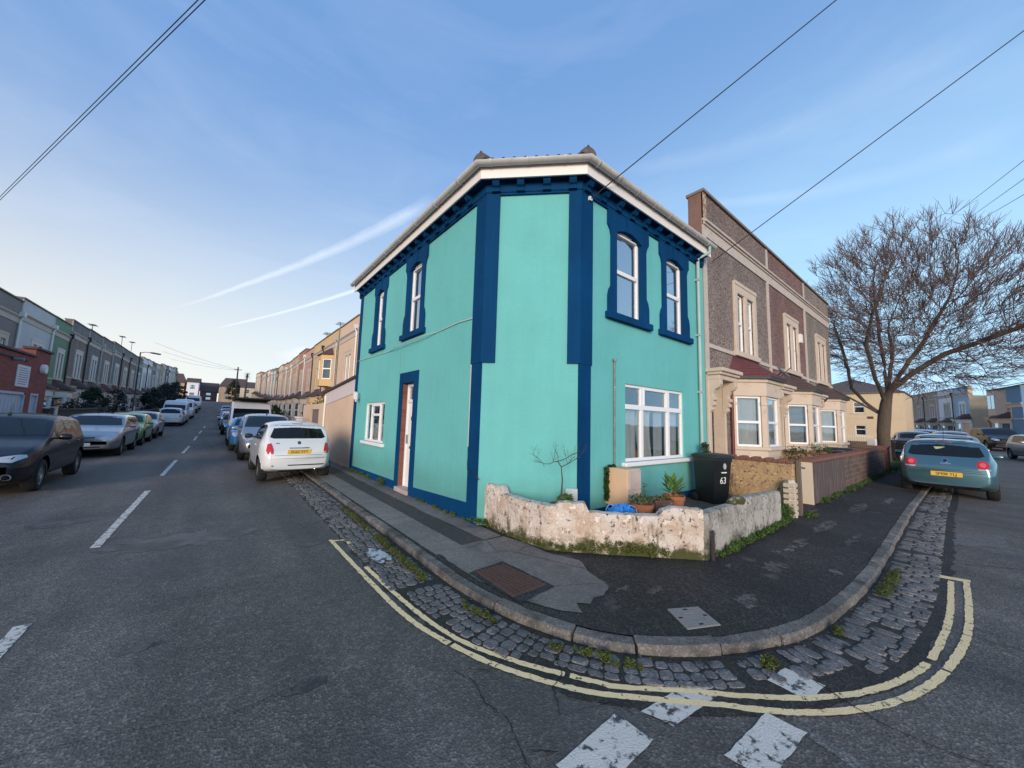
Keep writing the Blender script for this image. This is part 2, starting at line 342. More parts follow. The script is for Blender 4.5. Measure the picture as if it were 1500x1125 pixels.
def glass(name, tint=(0.02, 0.025, 0.03), clear=0.88, rough=0.02, base_r=0.10):
    """window pane: mirror by angle over a partly see-through pane"""
    m = bpy.data.materials.new(name); m.use_nodes = True; t = m.node_tree; n = t.nodes; l = t.links; n.clear()
    o = n.new('ShaderNodeOutputMaterial'); g = n.new('ShaderNodeBsdfGlossy'); g.inputs['Roughness'].default_value = rough; g.inputs[0].default_value = (.9, .95, 1, 1)
    tr = n.new('ShaderNodeBsdfTransparent'); tr.inputs[0].default_value = (.93, .96, .96, 1); df = n.new('ShaderNodeBsdfDiffuse'); df.inputs[0].default_value = (*tint, 1)
    a = n.new('ShaderNodeMixShader'); a.inputs[0].default_value = clear; l.new(df.outputs[0], a.inputs[1]); l.new(tr.outputs[0], a.inputs[2])
    lw = n.new('ShaderNodeLayerWeight'); lw.inputs[0].default_value = .5; fr = n.new('ShaderNodeMath'); fr.operation = 'POWER'; fr.inputs[1].default_value = 3.2; l.new(lw.outputs['Facing'], fr.inputs[0]); fa = n.new('ShaderNodeMath'); fa.operation = 'MULTIPLY_ADD'; fa.inputs[1].default_value = 1-base_r; fa.inputs[2].default_value = base_r; l.new(fr.outputs[0], fa.inputs[0])
    z = n.new('ShaderNodeTexNoise'); z.inputs['Scale'].default_value = 1.5; tc = n.new('ShaderNodeTexCoord'); l.new(tc.outputs['Object'], z.inputs['Vector'])
    p = n.new('ShaderNodeBump'); p.inputs['Strength'].default_value = 0.05; p.inputs['Distance'].default_value = 0.05; l.new(z.outputs[0], p.inputs['Height']); l.new(p.outputs[0], g.inputs['Normal'])
    s = n.new('ShaderNodeMixShader'); l.new(fa.outputs[0], s.inputs[0]); l.new(a.outputs[0], s.inputs[1]); l.new(g.outputs[0], s.inputs[2]); l.new(s.outputs[0], o.inputs[0])
    return m
mint = stucco('mint_render', (0.135, 0.460, 0.450), 0.075, 0.4, dirt=(.06, .15, .13))
navy = stucco('dark_blue_paint', (0.0006, 0.046, 0.140), 0.22, 0.5, spec=.12)
white_upvc = M('white_upvc', (0.78, 0.79, 0.80), 0.35, var=0.04)
cream_upvc = M('fascia_board', (0.78, 0.74, 0.72), 0.4, var=0.05)
grey_upvc = M('gutter_grey', (0.46, 0.47, 0.46), 0.5, var=0.15, vscale=8, dark=(0.22, 0.21, 0.19), dscale=6, dlo=.55, dhi=.8)
pane = glass('window_pane'); pane_sky = glass('upper_window_pane', (0.10, 0.12, 0.15), 0.55, base_r=0.38)
net = M('net_curtain', (0.62, 0.63, 0.62), 0.9, var=0.25, vscale=14, stretch=(1, 1, .15))
drape = M('curtain_cloth', (0.36, 0.37, 0.40), 0.9, var=0.2, vscale=10)
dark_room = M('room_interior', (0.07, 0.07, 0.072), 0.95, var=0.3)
tile_dark = M('roof_tile', (0.10, 0.085, 0.08), 0.85, var=0.4, vscale=9, bump=0.4, dark=(0.16, 0.17, 0.13), dscale=7, dlo=.6, dhi=.75)
brown_brick = brick('reveal_brick', (0.16, 0.055, 0.035), (0.22, 0.08, 0.05), (0.16, 0.12, 0.10), 3.2)
black_pl = M('black_plastic', (0.012, 0.014, 0.016), 0.42, var=0.3, vscale=5, bump=0.1, bscale=200)
cable_m = M('cable_black', (0.02, 0.02, 0.022), 0.6, var=0.1)
wht = M('white_paint', (0.72, 0.72, 0.70), 0.55, var=0.08)
# ================================================================ ground
tarmac = asphalt('road_tarmac', (0.108, 0.093, 0.081), speck=.34, patch=.38, pale=(0.085, 0.082, 0.080), plo=0.56, phi=0.85, pscale=0.45)
pav_t = asphalt('pavement_tarmac', (0.026, 0.0235, 0.0215), speck=0.7, patch=0.4, pale=(0.085, 0.075, 0.067), plo=0.62, phi=0.70, pscale=2.4)
slab_m = asphalt('paving_concrete', (0.160, 0.146, 0.134), speck=0.16, patch=0.28, pale=(0.095, 0.088, 0.082), plo=0.60, phi=0.75, pscale=2.5)
kerb_m = asphalt('kerb_stone', (0.150, 0.138, 0.124), speck=0.25, patch=0.4, pale=(0.040, 0.037, 0.033), plo=0.47, phi=0.72, pscale=5)
sett_m = asphalt('sett_stone', (0.150, 0.141, 0.137), speck=0.25, patch=0.3, pale=(0.045, 0.042, 0.04), plo=0.52, phi=0.75, pscale=5)
dirt_m = asphalt('gutter_dirt', (0.030, 0.026, 0.023), speck=0.5, patch=0.4, pale=(0.03, 0.04, 0.012), plo=0.6, phi=0.7, pscale=8)
def wear_mat(name, col, lo, hi, scale=14, under=(0.055, 0.057, 0.062)):
    return M(name, col, 0.7, var=0.10, vscale=6, dark=under, dscale=scale, dlo=lo, dhi=hi, bump=0.4, bscale=120)
white_line = wear_mat('road_paint_white', (0.66, 0.61, 0.54), 0.52, 0.60, 16)
yellow_line = wear_mat('road_paint_yellow', (0.92, 0.68, 0.36), 0.57, 0.63, 16)
def axis(segs):
    out = []
    for a, b, n in segs: out += [a+(b-a)*i/n for i in range(n)]
    return out+[segs[-1][1]]
gx = axis([(-500, -60, 4), (-60, 20, 12), (20, 90, 14), (90, 500, 4)]); gy = axis([(-400, -20, 4), (-20, 20, 6), (20, 150, 52), (150, 700, 5)])
m = MB(); nx = len(gx)
m.add([(x, y, hz_(x, y)) for y in gy for x in gx], [(j*nx+i, j*nx+i+1, (j+1)*nx+i+1, (j+1)*nx+i) for j in range(len(gy)-1) for i in range(nx-1)])
tag(m.build('road', tarmac, origin=(0, 0, 0)), kind='structure')

kerb_pts = [(1.66, 150), (1.72, 97), (1.80, 60), (1.90, 30), (1.93, 12), (1.935, 9.3), (1.915, 6.5), (1.90, 5.12), (1.875, 4.12), (1.865, 3.28), (1.93, 2.58), (2.06, 2.10), (2.24, 1.73), (2.48, 1.46), (2.79, 1.23), (3.15, 1.04), (3.62, .885), (4.33, .79), (5.7, .74), (8.5, .78), (12.2, .83), (20, .85), (45, 1.0), (60, 2.8), (90, 13)]
def catmull(P, step):
    out = []
    for i in range(len(P)-1):
        p0 = P[max(i-1, 0)]; p1 = P[i]; p2 = P[i+1]; p3 = P[min(i+2, len(P)-1)]
        L = sqrt((p2[0]-p1[0])**2+(p2[1]-p1[1])**2); n = max(1, int(L/step))
        if L > 6: n = max(2, int(L/2.5)); lin = True
        else: lin = False
        for k in range(n):
            t = k/n
            if lin: out.append((p1[0]+(p2[0]-p1[0])*t, p1[1]+(p2[1]-p1[1])*t)); continue
            q = [0.5*((2*p1[a])+(-p0[a]+p2[a])*t+(2*p0[a]-5*p1[a]+4*p2[a]-p3[a])*t*t+(-p0[a]+3*p1[a]-3*p2[a]+p3[a])*t**3) for a in (0, 1)]
            out.append(tuple(q))
    return out+[P[-1]]
KP = catmull(kerb_pts, 0.10)
def offs(P, d):
    out = []
    for i, p in enumerate(P):
        a = P[max(i-1, 0)]; b = P[min(i+1, len(P)-1)]; dx, dy = b[0]-a[0], b[1]-a[1]; L = sqrt(dx*dx+dy*dy) or 1
        out.append((p[0]-dy/L*d, p[1]+dx/L*d))
    return out       # positive d = left of travel = towards the houses
KP = [(x*k, y*k) for (x, y) in KP for k in [1+.014*max(0, min(1, (6-sqrt(x*x+y*y))/2))]]
KI = offs(KP, 0.105)
from mathutils.kdtree import KDTree
kpt = KDTree(len(KP))
for i_, q_ in enumerate(KP): kpt.insert((q_[0], q_[1], 0), i_)
kpt.balance()
def pav_z(x, y):     # the pavement falls from the walls to a low worn kerb
    d = kpt.find((x, y, 0))[2]; return .062+.058*min(1, d/1.1)
def rsc(q):          # plan position of a point first read off at a height of 0.12
    k = (1.6-pav_z(*q))/1.48; return (q[0]*k, q[1]*k)
def drape(polys, off, mt, name, cell=.16):
    m = MB()
    for P in polys:
        bm = bmesh.new(); bm.faces.new([bm.verts.new((x, y, 0)) for x, y in P]); bmesh.ops.triangulate(bm, faces=bm.faces[:])
        for ax in (0, 1):
            lo = min(q[ax] for q in P); hi = max(q[ax] for q in P); k = lo+cell; c_ = cell if hi-lo < 6 else .6
            while k < hi: bmesh.ops.bisect_plane(bm, geom=bm.verts[:]+bm.edges[:]+bm.faces[:], plane_co=(k, 0, 0) if ax == 0 else (0, k, 0), plane_no=(1, 0, 0) if ax == 0 else (0, 1, 0)); k += c_
        bm.verts.index_update(); m.add([(v.co.x, v.co.y, hz_(v.co.x, v.co.y)+pav_z(v.co.x, v.co.y)+off) for v in bm.verts], [tuple(v.index for v in f.verts) for f in bm.faces]); bm.free()
    return tag(m.build(name, mt, origin=(0, 0, 0)), kind='structure')
# pavement sheet: from the back of the kerb to under the houses
m = MB(); vs = []
inner = []
for (x, y) in KI:
    if y > 3.6: inner.append((3.4, y))
    elif x < 3.7 and y <= 3.6:
        t = (3.6-y)/(3.6-0.98); inner.append((3.4+0.6*t, 3.6-0.05*t))
    elif x < 45: inner.append((max(x, 4.0), 3.9))
    else: inner.append((x, y+3.0))
for (a, b), (c, d) in zip(KI, inner):
    for k in range(12):
        t = k/11; x, y = a+(c-a)*t, b+(d-b)*t; vs.append((x, y, hz_(x, y)+pav_z(x, y)))
fs = [(i*12+k, (i+1)*12+k, (i+1)*12+k+1, i*12+k+1) for i in range(len(KI)-1) for k in range(11)]
m.add(vs, fs); o = tag(m.build('pavement', pav_t, origin=(0, 0, 0)), kind='structure')
# kerbstones, modelled one by one in one ring round the corner
m = MB(); i = 0; rnd = random.Random(3)
while i < len(KP)-1:
    L = 0; j = i; tgt = rnd.uniform(0.42, 0.85)
    while j < len(KP)-1 and L < tgt: L += sqrt((KP[j+1][0]-KP[j][0])**2+(KP[j+1][1]-KP[j][1])**2); j += 1
    seg = KP[i:j+1]
    if len(seg) >= 2:
        a, b = seg[0], seg[1]; L0 = sqrt((b[0]-a[0])**2+(b[1]-a[1])**2); g = min(.3, 0.010/L0); s0 = (a[0]+(b[0]-a[0])*g, a[1]+(b[1]-a[1])*g)
        a, b = seg[-1], seg[-2]; L0 = sqrt((b[0]-a[0])**2+(b[1]-a[1])**2); g = min(.3, 0.010/L0); s1 = (a[0]+(b[0]-a[0])*g, a[1]+(b[1]-a[1])*g)
        seg = [s0]+seg[1:-1]+[s1]
        dz = rnd.uniform(-.008, .008); dd = rnd.uniform(-.008, .008)
        m.sweep([(p[0], p[1], hz_(*p)+dz) for p in seg],
                [(-.13+dd, -.05), (0.004+dd, -.05), (.004+dd, .030), (-.003+dd+rnd.uniform(-.004, .004), .050), (-.014+dd, .062), (-.102, .067), (-.11, .045)])
        for q_ in range(len(m.v)-7*len(seg), len(m.v)): v_ = m.v[q_]; m.v[q_] = (v_[0]+rnd.gauss(0, .0022), v_[1]+rnd.gauss(0, .0022), v_[2]+rnd.gauss(0, .0018))
    i = j
tag(m.build('kerb', kerb_m, smooth=28, origin=(0, 0, 0)), kind='structure')
# the left-hand pavement
m = MB(); ys = axis([(9, 22, 6), (22, 130, 45)])
for a, b in zip(ys, ys[1:]):
    m.add([(-4.45, a, hz_(-5, a)+.12), (-4.45, b, hz_(-5, b)+.12), (-8, b, hz_(-5, b)+.13), (-8, a, hz_(-5, a)+.13)], [(0, 1, 2, 3)])
    m.add([(-4.45, a, hz_(-5, a)+.12), (-4.45, b, hz_(-5, b)+.12), (-4.44, b, hz_(-5, b)-.05), (-4.44, a, hz_(-5, a)-.05)], [(0, 3, 2, 1)])
tag(m.build('pavement', slab_m, origin=(0, 0, 0)), kind='structure')
# paving: concrete strips and slabs lying on the pavement tarmac
def sheet(polys, z, mt, name, parent=None, kind='structure'):
    m = MB()
    for p in polys: m.add([(x, y, hz_(x, y)+z) for x, y in p], [tuple(range(len(p)))])
    o = m.build(name, mt, origin=(0, 0, 0)); 
    if kind: tag(o, kind=kind)
    return o
def rough(poly, amp=0.012, step=0.08, seed=1):
    r = random.Random(seed); out = []
    for a, b in zip(poly, poly[1:]+poly[:1]):
        L = sqrt((b[0]-a[0])**2+(b[1]-a[1])**2); n = max(1, int(L/step))
        for k in range(n): out.append((a[0]+(b[0]-a[0])*k/n+r.uniform(-amp, amp), a[1]+(b[1]-a[1])*k/n+r.uniform(-amp, amp)))
    return out
slabs = []
y = 3.86; k = 0
for y1 in (5.55, 6.75, 8.0, 9.3, 10.6, 12.2, 14, 16, 18, 20, 22):
    slabs.append([(2.048, y+.004), (2.42, y+.004), (2.42, y1-.004), (2.048, y1-.004)]); y = y1
slabs.append(rough([(2.72, 3.9), (2.99, 3.9), (2.99, 11.0), (3.02, 22.0), (2.76, 22.0), (2.74, 11.0), (2.71, 6)], .012, .3, 2))
sl2 = [rough([(2.005, 3.25), (2.02, 3.852), (2.99, 3.852), (3.06, 3.55), (3.055, 3.1), (3.19, 2.74), (3.03, 2.5), (2.93, 2.17), (2.74, 2.06), (2.62, 2.10), (2.52, 2.04), (2.43, 2.12), (2.34, 1.98), (2.20, 2.16), (2.09, 2.48), (2.01, 2.9)], .010, .07, 3)]
drape(slabs+[[rsc(q) for q in p] for p in sl2], .0035, slab_m, 'paving_slabs')
strip_m = asphalt('strip_tarmac', (.050, .047, .045), speck=.3, patch=.2)
drape([rough([(2.425, 3.862), (2.71, 3.862), (2.715, 6), (2.735, 11), (2.755, 22), (2.425, 22)], .004, .3, 22)], .0025, strip_m, 'paving_strip')
ro = random.Random(5)
pats = []
for (cx, cy, rx, ry) in [(3.70, 1.29, .17, .10), (4.82, 1.40, .22, .13), (3.19, 1.87, .12, .05), (5.18, .98, .12, .06), (6.0, 1.5, .5, .08), (7.5, 1.5, .6, .10), (9.9, 1.45, .8, .12), (6.9, 1.1, .45, .06), (4.4, 1.72, .09, .04), (5.4, 1.55, .12, .05), (8.6, 1.9, .35, .06), (3.0, 2.06, .16, .03), (11.5, 1.2, .7, .08)]:
    pats.append([(cx+rx*cos(t)*ro.uniform(.6, 1.1), cy+ry*sin(t)*ro.uniform(.55, 1.15)) for t in [2*pi*i/26 for i in range(26)]])
worn = asphalt('worn_patch', (0.105, 0.092, 0.082), speck=0.4, patch=0.5, pale=(0.024, 0.022, 0.021), plo=.45, phi=.58, pscale=11)
drape([[rsc(q) for q in rough(p_, .02, .03, k_)] for k_, p_ in enumerate(pats)], .0022, worn, 'worn_patches', .1)
# gutter bed and the setts
def band(P, d0, d1, i0, i1, z, mt, name, jit=0.0, seed=1):
    r = random.Random(seed); A = offs(P, -d0); B = offs(P, -d1); m = MB(); vs = []
    for i in range(i0, i1):
        j = r.uniform(-jit, jit); a, b = A[i], B[i]; b = (b[0]+(b[0]-a[0])*j, b[1]+(b[1]-a[1])*j)
        vs += [(*a, hz_(*a)+z), (*b, hz_(*b)+z)]
    n = i1-i0
    m.add(vs, [(2*i, 2*i+1, 2*i+3, 2*i+2) for i in range(n-1)])
    return tag(m.build(name, mt, origin=(0, 0, 0)), kind='structure')
i0 = min(range(len(KP)), key=lambda i: abs(KP[i][1]-14)+(KP[i][0] > 2.5)*99); i1 = min(range(len(KP)), key=lambda i: abs(KP[i][0]-20)+(KP[i][1] > 2.5)*99)
band(KP, -0.02, 0.53, i0, i1, .004, dirt_m, 'gutter', .05)
m = MB(); rs = random.Random(11)
# arc length table
AL = [0]
for a, b in zip(KP, KP[1:]): AL.append(AL[-1]+sqrt((b[0]-a[0])**2+(b[1]-a[1])**2))
def at_s(s, d):
    import bisect
    i = min(max(bisect.bisect_right(AL, s)-1, 0), len(KP)-2); t = (s-AL[i])/(AL[i+1]-AL[i])
    a, b = KP[i], KP[i+1]; dx, dy = b[0]-a[0], b[1]-a[1]; L = sqrt(dx*dx+dy*dy)
    return a[0]+dx*t+dy/L*d, a[1]+dy*t-dx/L*d
s = AL[i0]; s_end = AL[i1]
sC = AL[min(range(len(KP)), key=lambda i: abs(KP[i][0]-3.5)+abs(KP[i][1]-.85))]
while s < s_end:
    x, y = at_s(s, .2); far = y > 9 or x > 9.5
    rw = rs.uniform(.075, .11) if not far else rs.uniform(.12, .16)
    right = s > sC-.6
    d = rs.uniform(.02, .05) if right else rs.uniform(.03, .07)
    qx, qy = at_s(s, 0); dmax = .50 if qy > 3.4 else (.42 if qy > 2.2 else (.30 if qx < 3.6 else .42))
    gapy = rs.random() < .03
    while d < dmax-.03 and not gapy:
        w = rs.uniform(.07, .12) if not right else rs.uniform(.11, .20)
        w = min(w, dmax-d+.02)
        if rs.random() < (.14 if d < .12 else .03): d += w; continue
        h = rs.uniform(.007, .014) if d > .15 else rs.uniform(.004, .010)
        sk = rs.uniform(-.008, .008); g = .004
        cs = [(s+g+sk, d+g), (s+rw-g+sk, d+g), (s+rw-g-sk, d+w-g), (s+g-sk, d+w-g)]
        ring0 = []; ring1 = []; cx = s+rw/2; cd = d+w/2
        k8 = []
        for q in range(4):
            p, p2 = cs[q], cs[(q+1) % 4]
            k8 += [(p[0]*.8+p2[0]*.2, p[1]*.8+p2[1]*.2), (p[0]*.5+p2[0]*.5+rs.uniform(-.006, .006), p[1]*.5+p2[1]*.5+rs.uniform(-.006, .006)), (p[0]*.2+p2[0]*.8, p[1]*.2+p2[1]*.8)]
        for (a, b) in k8:
            u, v = at_s(a, b); ring0.append((u, v, hz_(u, v)-.01))
            u, v = at_s(cx+(a-cx)*.97, cd+(b-cd)*.97); ring1.append((u, v, hz_(u, v)+h*.6+rs.uniform(-.002, .002)))
        ring2 = []
        for (a, b) in k8:
            u, v = at_s(cx+(a-cx)*.90, cd+(b-cd)*.90); ring2.append((u, v, hz_(u, v)+h+rs.uniform(-.002, .002)))
        n = 12; u, v = at_s(cx, cd)
        vs = ring0+ring1+ring2+[(u, v, hz_(u, v)+h*1.08)]
        fs = [(i, (i+1) % n, n+(i+1) % n, n+i) for i in range(n)]+[(n+i, n+(i+1) % n, 2*n+(i+1) % n, 2*n+i) for i in range(n)]+[(2*n+i, 2*n+(i+1) % n, 3*n) for i in range(n)]
        m.add(vs, fs); d += w+rs.uniform(0, .008)
    s += rw
tag(m.build('cobbled_gutter', sett_m, smooth=35, origin=(0, 0, 0)), kind='structure')
# ---- painted markings
def stripe(P, w, z, mt, name, jit=.004, gaps=(), seed=1, step=.03):
    C = catmull(P, step); r = random.Random(seed); m = MB(); A = []
    for i, p in enumerate(C):
        a = C[max(i-1, 0)]; b = C[min(i+1, len(C)-1)]; dx, dy = b[0]-a[0], b[1]-a[1]; L = sqrt(dx*dx+dy*dy) or 1
        for sg in (1, -1):
            q = w/2+r.uniform(-jit, jit); x, y = p[0]-dy/L*q*sg, p[1]+dx/L*q*sg; A.append((x, y, hz_(x, y)+z))
    m.add(A, [(2*i, 2*i+1, 2*i+3, 2*i+2) for i in range(len(C)-1) if not any(g0 <= i/len(C) <= g1 for g0, g1 in gaps)])
    return tag(m.build(name, mt, origin=(0, 0, 0)), kind='structure')
yo = [(1.26, 5.28), (1.29, 3.62), (1.33, 2.87), (1.45, 2.35), (1.59, 1.98), (1.84, 1.56), (2.11, 1.28), (2.38, 1.03), (2.65, .76), (2.98, .53), (3.41, .34), (3.96, .21), (4.76, .12), (5.6, .11), (6.55, .13)]
yi = [(1.36, 4.15), (1.41, 3.10), (1.50, 2.45), (1.70, 1.98), (1.97, 1.55), (2.05, 1.44), (2.34, 1.19), (2.62, .93), (2.94, .68), (3.32, .48), (3.84, .32), (4.40, .25), (5.26, .215), (6.40, .235)]
stripe(yo, .047, .005, yellow_line, 'yellow_line', gaps=((.318, .321), (.405, .408), (.71, .713)), seed=3)
stripe(yi, .044, .005, yellow_line, 'yellow_line', gaps=((.33, .334), (.43, .433), (.68, .69)), seed=4)
stripe([(1.43, 5.2), (1.41, 4.72)], .05, .005, yellow_line, 'yellow_line', seed=5)
sheet([[(1.24, 5.25), (1.49, 5.16), (1.49, 5.11), (1.24, 5.20)], [(6.50, .10), (6.62, .10), (6.54, .35), (6.42, .35)]], .0065, yellow_line, 'yellow_line')
for k, (a, b) in enumerate([(3.75, 4.45), (6.42, 10.4), (12.65, 16.55), (19.2, 23), (26, 30), (33, 37), (41, 45)]):
    stripe([(-1.0, a), (-1.0, b)], .085, .004, white_line, 'white_line', seed=k, step=.08)
gw = [[(1.37, 1.31), (1.86, 1.33), (1.87, 1.11), (1.37, 1.09)], [(1.99, 1.25), (2.42, 1.21), (2.50, 1.04), (2.04, 1.09)],
      [(2.07, .85), (2.56, .82), (2.58, .64), (2.10, .67)], [(2.88, .91), (3.12, .88), (3.12, .67), (2.87, .69)]]
gw += [[(x, 1.31), (x+.5, 1.31), (x+.5, 1.1), (x, 1.1)] for x in (.72, .08, -.56)]+[[(x, .86), (x+.5, .86), (x+.5, .66), (x, .66)] for x in (1.44, .8, .16, -.48)]
sheet([rough(p, .004, .06, i) for i, p in enumerate(gw)], .0045, wear_mat('give_way_paint', (0.66, 0.61, 0.54), 0.53, 0.60, 11), 'give_way_line')
# paint splash on the setts
splash = M('spilt_white_paint', (0.5, 0.52, 0.54), .6, var=.2, vscale=20, dark=(.06, .06, .065), dscale=14, dlo=.48, dhi=.56)
rs2 = random.Random(8)
sheet([[(1.56+.13*cos(t)*rs2.uniform(.7, 1.1), 4.35+.30*sin(t)*rs2.uniform(.6, 1.1)) for t in [2*pi*i/22 for i in range(22)]]], .024, splash, 'paint_spill')
# cracks and patches in the tarmac
crk = M('road_crack', (0.010, 0.010, 0.011), .95, var=.2)
def crack(P, w, seed):
    r = random.Random(seed); Q = []
    for a, b in zip(P, P[1:]):
        n = max(2, int(sqrt((b[0]-a[0])**2+(b[1]-a[1])**2)/.02))
        Q += [(a[0]+(b[0]-a[0])*k/n+r.uniform(-.006, .006), a[1]+(b[1]-a[1])*k/n+r.uniform(-.006, .006)) for k in range(n)]
    Q.append(P[-1]); A = []
    for i, p in enumerate(Q):
        a = Q[max(i-1, 0)]; b = Q[min(i+1, len(Q)-1)]; dx, dy = b[0]-a[0], b[1]-a[1]; L = sqrt(dx*dx+dy*dy) or 1; q = w*r.uniform(.25, .8)
        for sg in (1, -1): A.append((p[0]-dy/L*q*sg, p[1]+dx/L*q*sg, hz_(*p)+.0085))
    return A, [(2*i, 2*i+1, 2*i+3, 2*i+2) for i in range(len(Q)-1)]
m = MB()
for P, w, sd in [([(1.31, 2.15), (1.36, 2.0), (1.32, 1.82), (1.35, 1.64), (1.31, 1.53), (1.26, 1.38), (1.22, 1.1)], .006, 1), ([(1.32, 1.44), (1.38, 1.39), (1.43, 1.35)], .006, 2),
                 ([(1.62, 1.49), (1.72, 1.46), (1.90, 1.39), (1.94, 1.26)], .003, 3), ([(2.13, 1.06), (2.06, 1.09), (1.99, 1.21)], .003, 4),
                 ([(3.3, 1.0), (3.14, .77), (3.02, .5), (2.99, .38), (3.01, .19), (3.06, .04), (3.0, -.4)], .006, 5), ([(4.78, .28), (4.83, .07), (4.84, -.15), (4.9, -1)], .005, 6),
                 ([(7.3, .15), (7.38, .11), (7.72, -.3), (7.9, -.6)], .010, 7), ([(1.75, 2.1), (1.62, 2.05), (1.5, 2.02), (1.38, 2.12)], .005, 8), ([(1.95, 1.9), (1.85, 1.72), (1.72, 1.68), (1.6, 1.5)], .005, 9),
                 ([(-.9, 2.9), (-.3, 2.75), (.2, 2.55), (.6, 2.6)], .003, 10)]:
    m.add(*crack(P, w, sd))
tag(m.build('road_cracks', crk, origin=(0, 0, 0)), kind='structure')
m = MB()
for P, w, sd in [([(2.02, 3.85), (2.45, 3.72), (2.72, 3.86)], .004, 21), ([(2.72, 3.86), (2.60, 3.45), (2.72, 3.38), (3.05, 2.55)], .005, 22), ([(2.78, 3.3), (2.95, 3.4), (3.05, 3.36)], .004, 23), ([(2.47, 2.45), (2.75, 2.32), (2.93, 2.2)], .003, 24), ([(2.02, 3.0), (2.05, 2.45), (2.2, 2.14)], .003, 25), ([(2.04, 2.40), (2.16, 2.35)], .003, 26)]:
    A, F = crack([rsc(q) for q in P], w, sd); m.add([(x, y, z-.0085+pav_z(x, y)+.0062) for x, y, z in A], F)
tag(m.build('pavement_joints', crk, origin=(0, 0, 0)), kind='structure')
patch_m = asphalt('reinstatement_tarmac', (0.135, 0.125, 0.115), speck=.3, patch=.2)
sheet([rough([(9.39, .39), (9.99, -.22), (9.0, -.25), (8.39, .37)], .01, .1, 4), rough([(2.1, -1.0), (2.55, .62), (2.62, .62), (2.3, -1.0)], .01, .1, 5)], .003, patch_m, 'road_patches')
scuff = M('scuffed_tarmac', (.165, .15, .14), .85, var=.2, vscale=8, dark=(.10, .087, .076), dscale=2.2, dlo=.42, dhi=.60, bump=.3, bscale=90)
rs3 = random.Random(15)
sheet([[(-.25+.75*cos(t)*rs3.uniform(.6, 1.15), 6.25+.42*sin(t)*rs3.uniform(.5, 1.2)) for t in [2*pi*i/40 for i in range(40)]]], .0032, scuff, 'road_scuff')
oil = M('oil_stain', (.035, .033, .032), .6, var=.3, dark=(.10, .087, .076), dscale=6, dlo=.42, dhi=.55)
sheet([[(cx+rx*cos(t)*rs3.uniform(.6, 1.2), cy+ry*sin(t)*rs3.uniform(.5, 1.2)) for t in [2*pi*i/24 for i in range(24)]] for cx, cy, rx, ry in ((1.02, 5.25, .16, .11), (-.3, 3.6, .10, .05), (.55, 2.55, .12, .05), (-1.6, 8.0, .3, .2), (.1, 9.5, .25, .12), (-1.7, 5.5, .2, .14), (4.6, -.5, .3, .15), (7.0, -.8, .4, .2))], .0036, oil, 'oil_stains')
# ---- access covers
rust = M('rusty_iron', (0.095, 0.053, 0.043), .8, metal=.2, var=.35, vscale=12, bump=.4, bscale=90)
frp = [rsc(q) for q in rough([(2.01, 3.12), (2.47, 3.18), (2.50, 2.43), (2.05, 2.38)], .008, .1, 9)]; fr = MB(); fr.add([(x, y, pav_z(x, y)+.0055) for x, y in frp], [tuple(range(len(frp)))])
PZ = lambda o: (lambda x, y: pav_z(x, y)+o)
cov = root('manhole_cover', 'rusty ribbed iron access cover set in a dark square of tarmac', 'manhole cover', (2.24, 2.8, .095))
fr.build('surround', asphalt('fresh_tarmac', (.022, .022, .024), speck=.6), cov, world=True)
def quadmap(q, u, v):
    a = [q[0][i]*(1-u)+q[1][i]*u for i in (0, 1)]; b = [q[3][i]*(1-u)+q[2][i]*u for i in (0, 1)]
    return a[0]*(1-v)+b[0]*v, a[1]*(1-v)+b[1]*v
q = [rsc(p_) for p_ in [(2.08, 3.11), (2.43, 3.10), (2.46, 2.50), (2.06, 2.49)]]
pl = MB(); pl.prism([quadmap(q, u, v) for u, v in ((0, 0), (1, 0), (1, 1), (0, 1))], .03, PZ(.010))
for i in range(14):
    for j in range(8):
        u0, u1 = (j+.12)/8, (j+.88)/8; v0, v1 = (i+.15)/14, (i+.75)/14
        pl.prism([quadmap(q, u, v) for u, v in ((u0, v0), (u1, v0), (u1, v1), (u0, v1))], PZ(.009), PZ(.0145))
pl.build('cover_plate', rust, cov, world=True)
trim_dark = M('keyhole_dark', (.01, .01, .01), .9, var=.1)
cov = root('utility_cover', 'pale grey square utility cover in the black tarmac pavement', 'utility cover', (3.0, 1.44, .092))
q = [rsc(p_) for p_ in [(2.96, 1.62), (3.21, 1.49), (3.07, 1.26), (2.80, 1.38)]]
pl = MB(); pl.prism([quadmap(q, u, v) for u, v in ((0, 0), (1, 0), (1, 1), (0, 1))], .03, PZ(.006))
for i in range(9):
    for j in range(9):
        if 3 <= i <= 5 and 3 <= j <= 5: continue
        u0, u1 = (j+.1)/9, (j+.9)/9; v0, v1 = (i+.1)/9, (i+.9)/9
        pl.prism([quadmap(q, u, v) for u, v in ((u0, v0), (u1, v0), (u1, v1), (u0, v1))], PZ(.005), PZ(.0085))
pl.build('cover_plate', M('grey_cover', (.22, .215, .205), .75, var=.15, vscale=15, dark=(.12, .12, .12), dscale=20, dlo=.58, dhi=.7), cov, world=True)
for u, v in ((.5, .12), (.5, .88), (.12, .5), (.88, .5)):
    kh = MB(); kh.prism([quadmap(q, u+a, v+b) for a, b in ((-.06, -.03), (.06, -.03), (.06, .03), (-.06, .03))], PZ(.007), PZ(.0095)); kh.build('keyhole', trim_dark, cov, world=True)
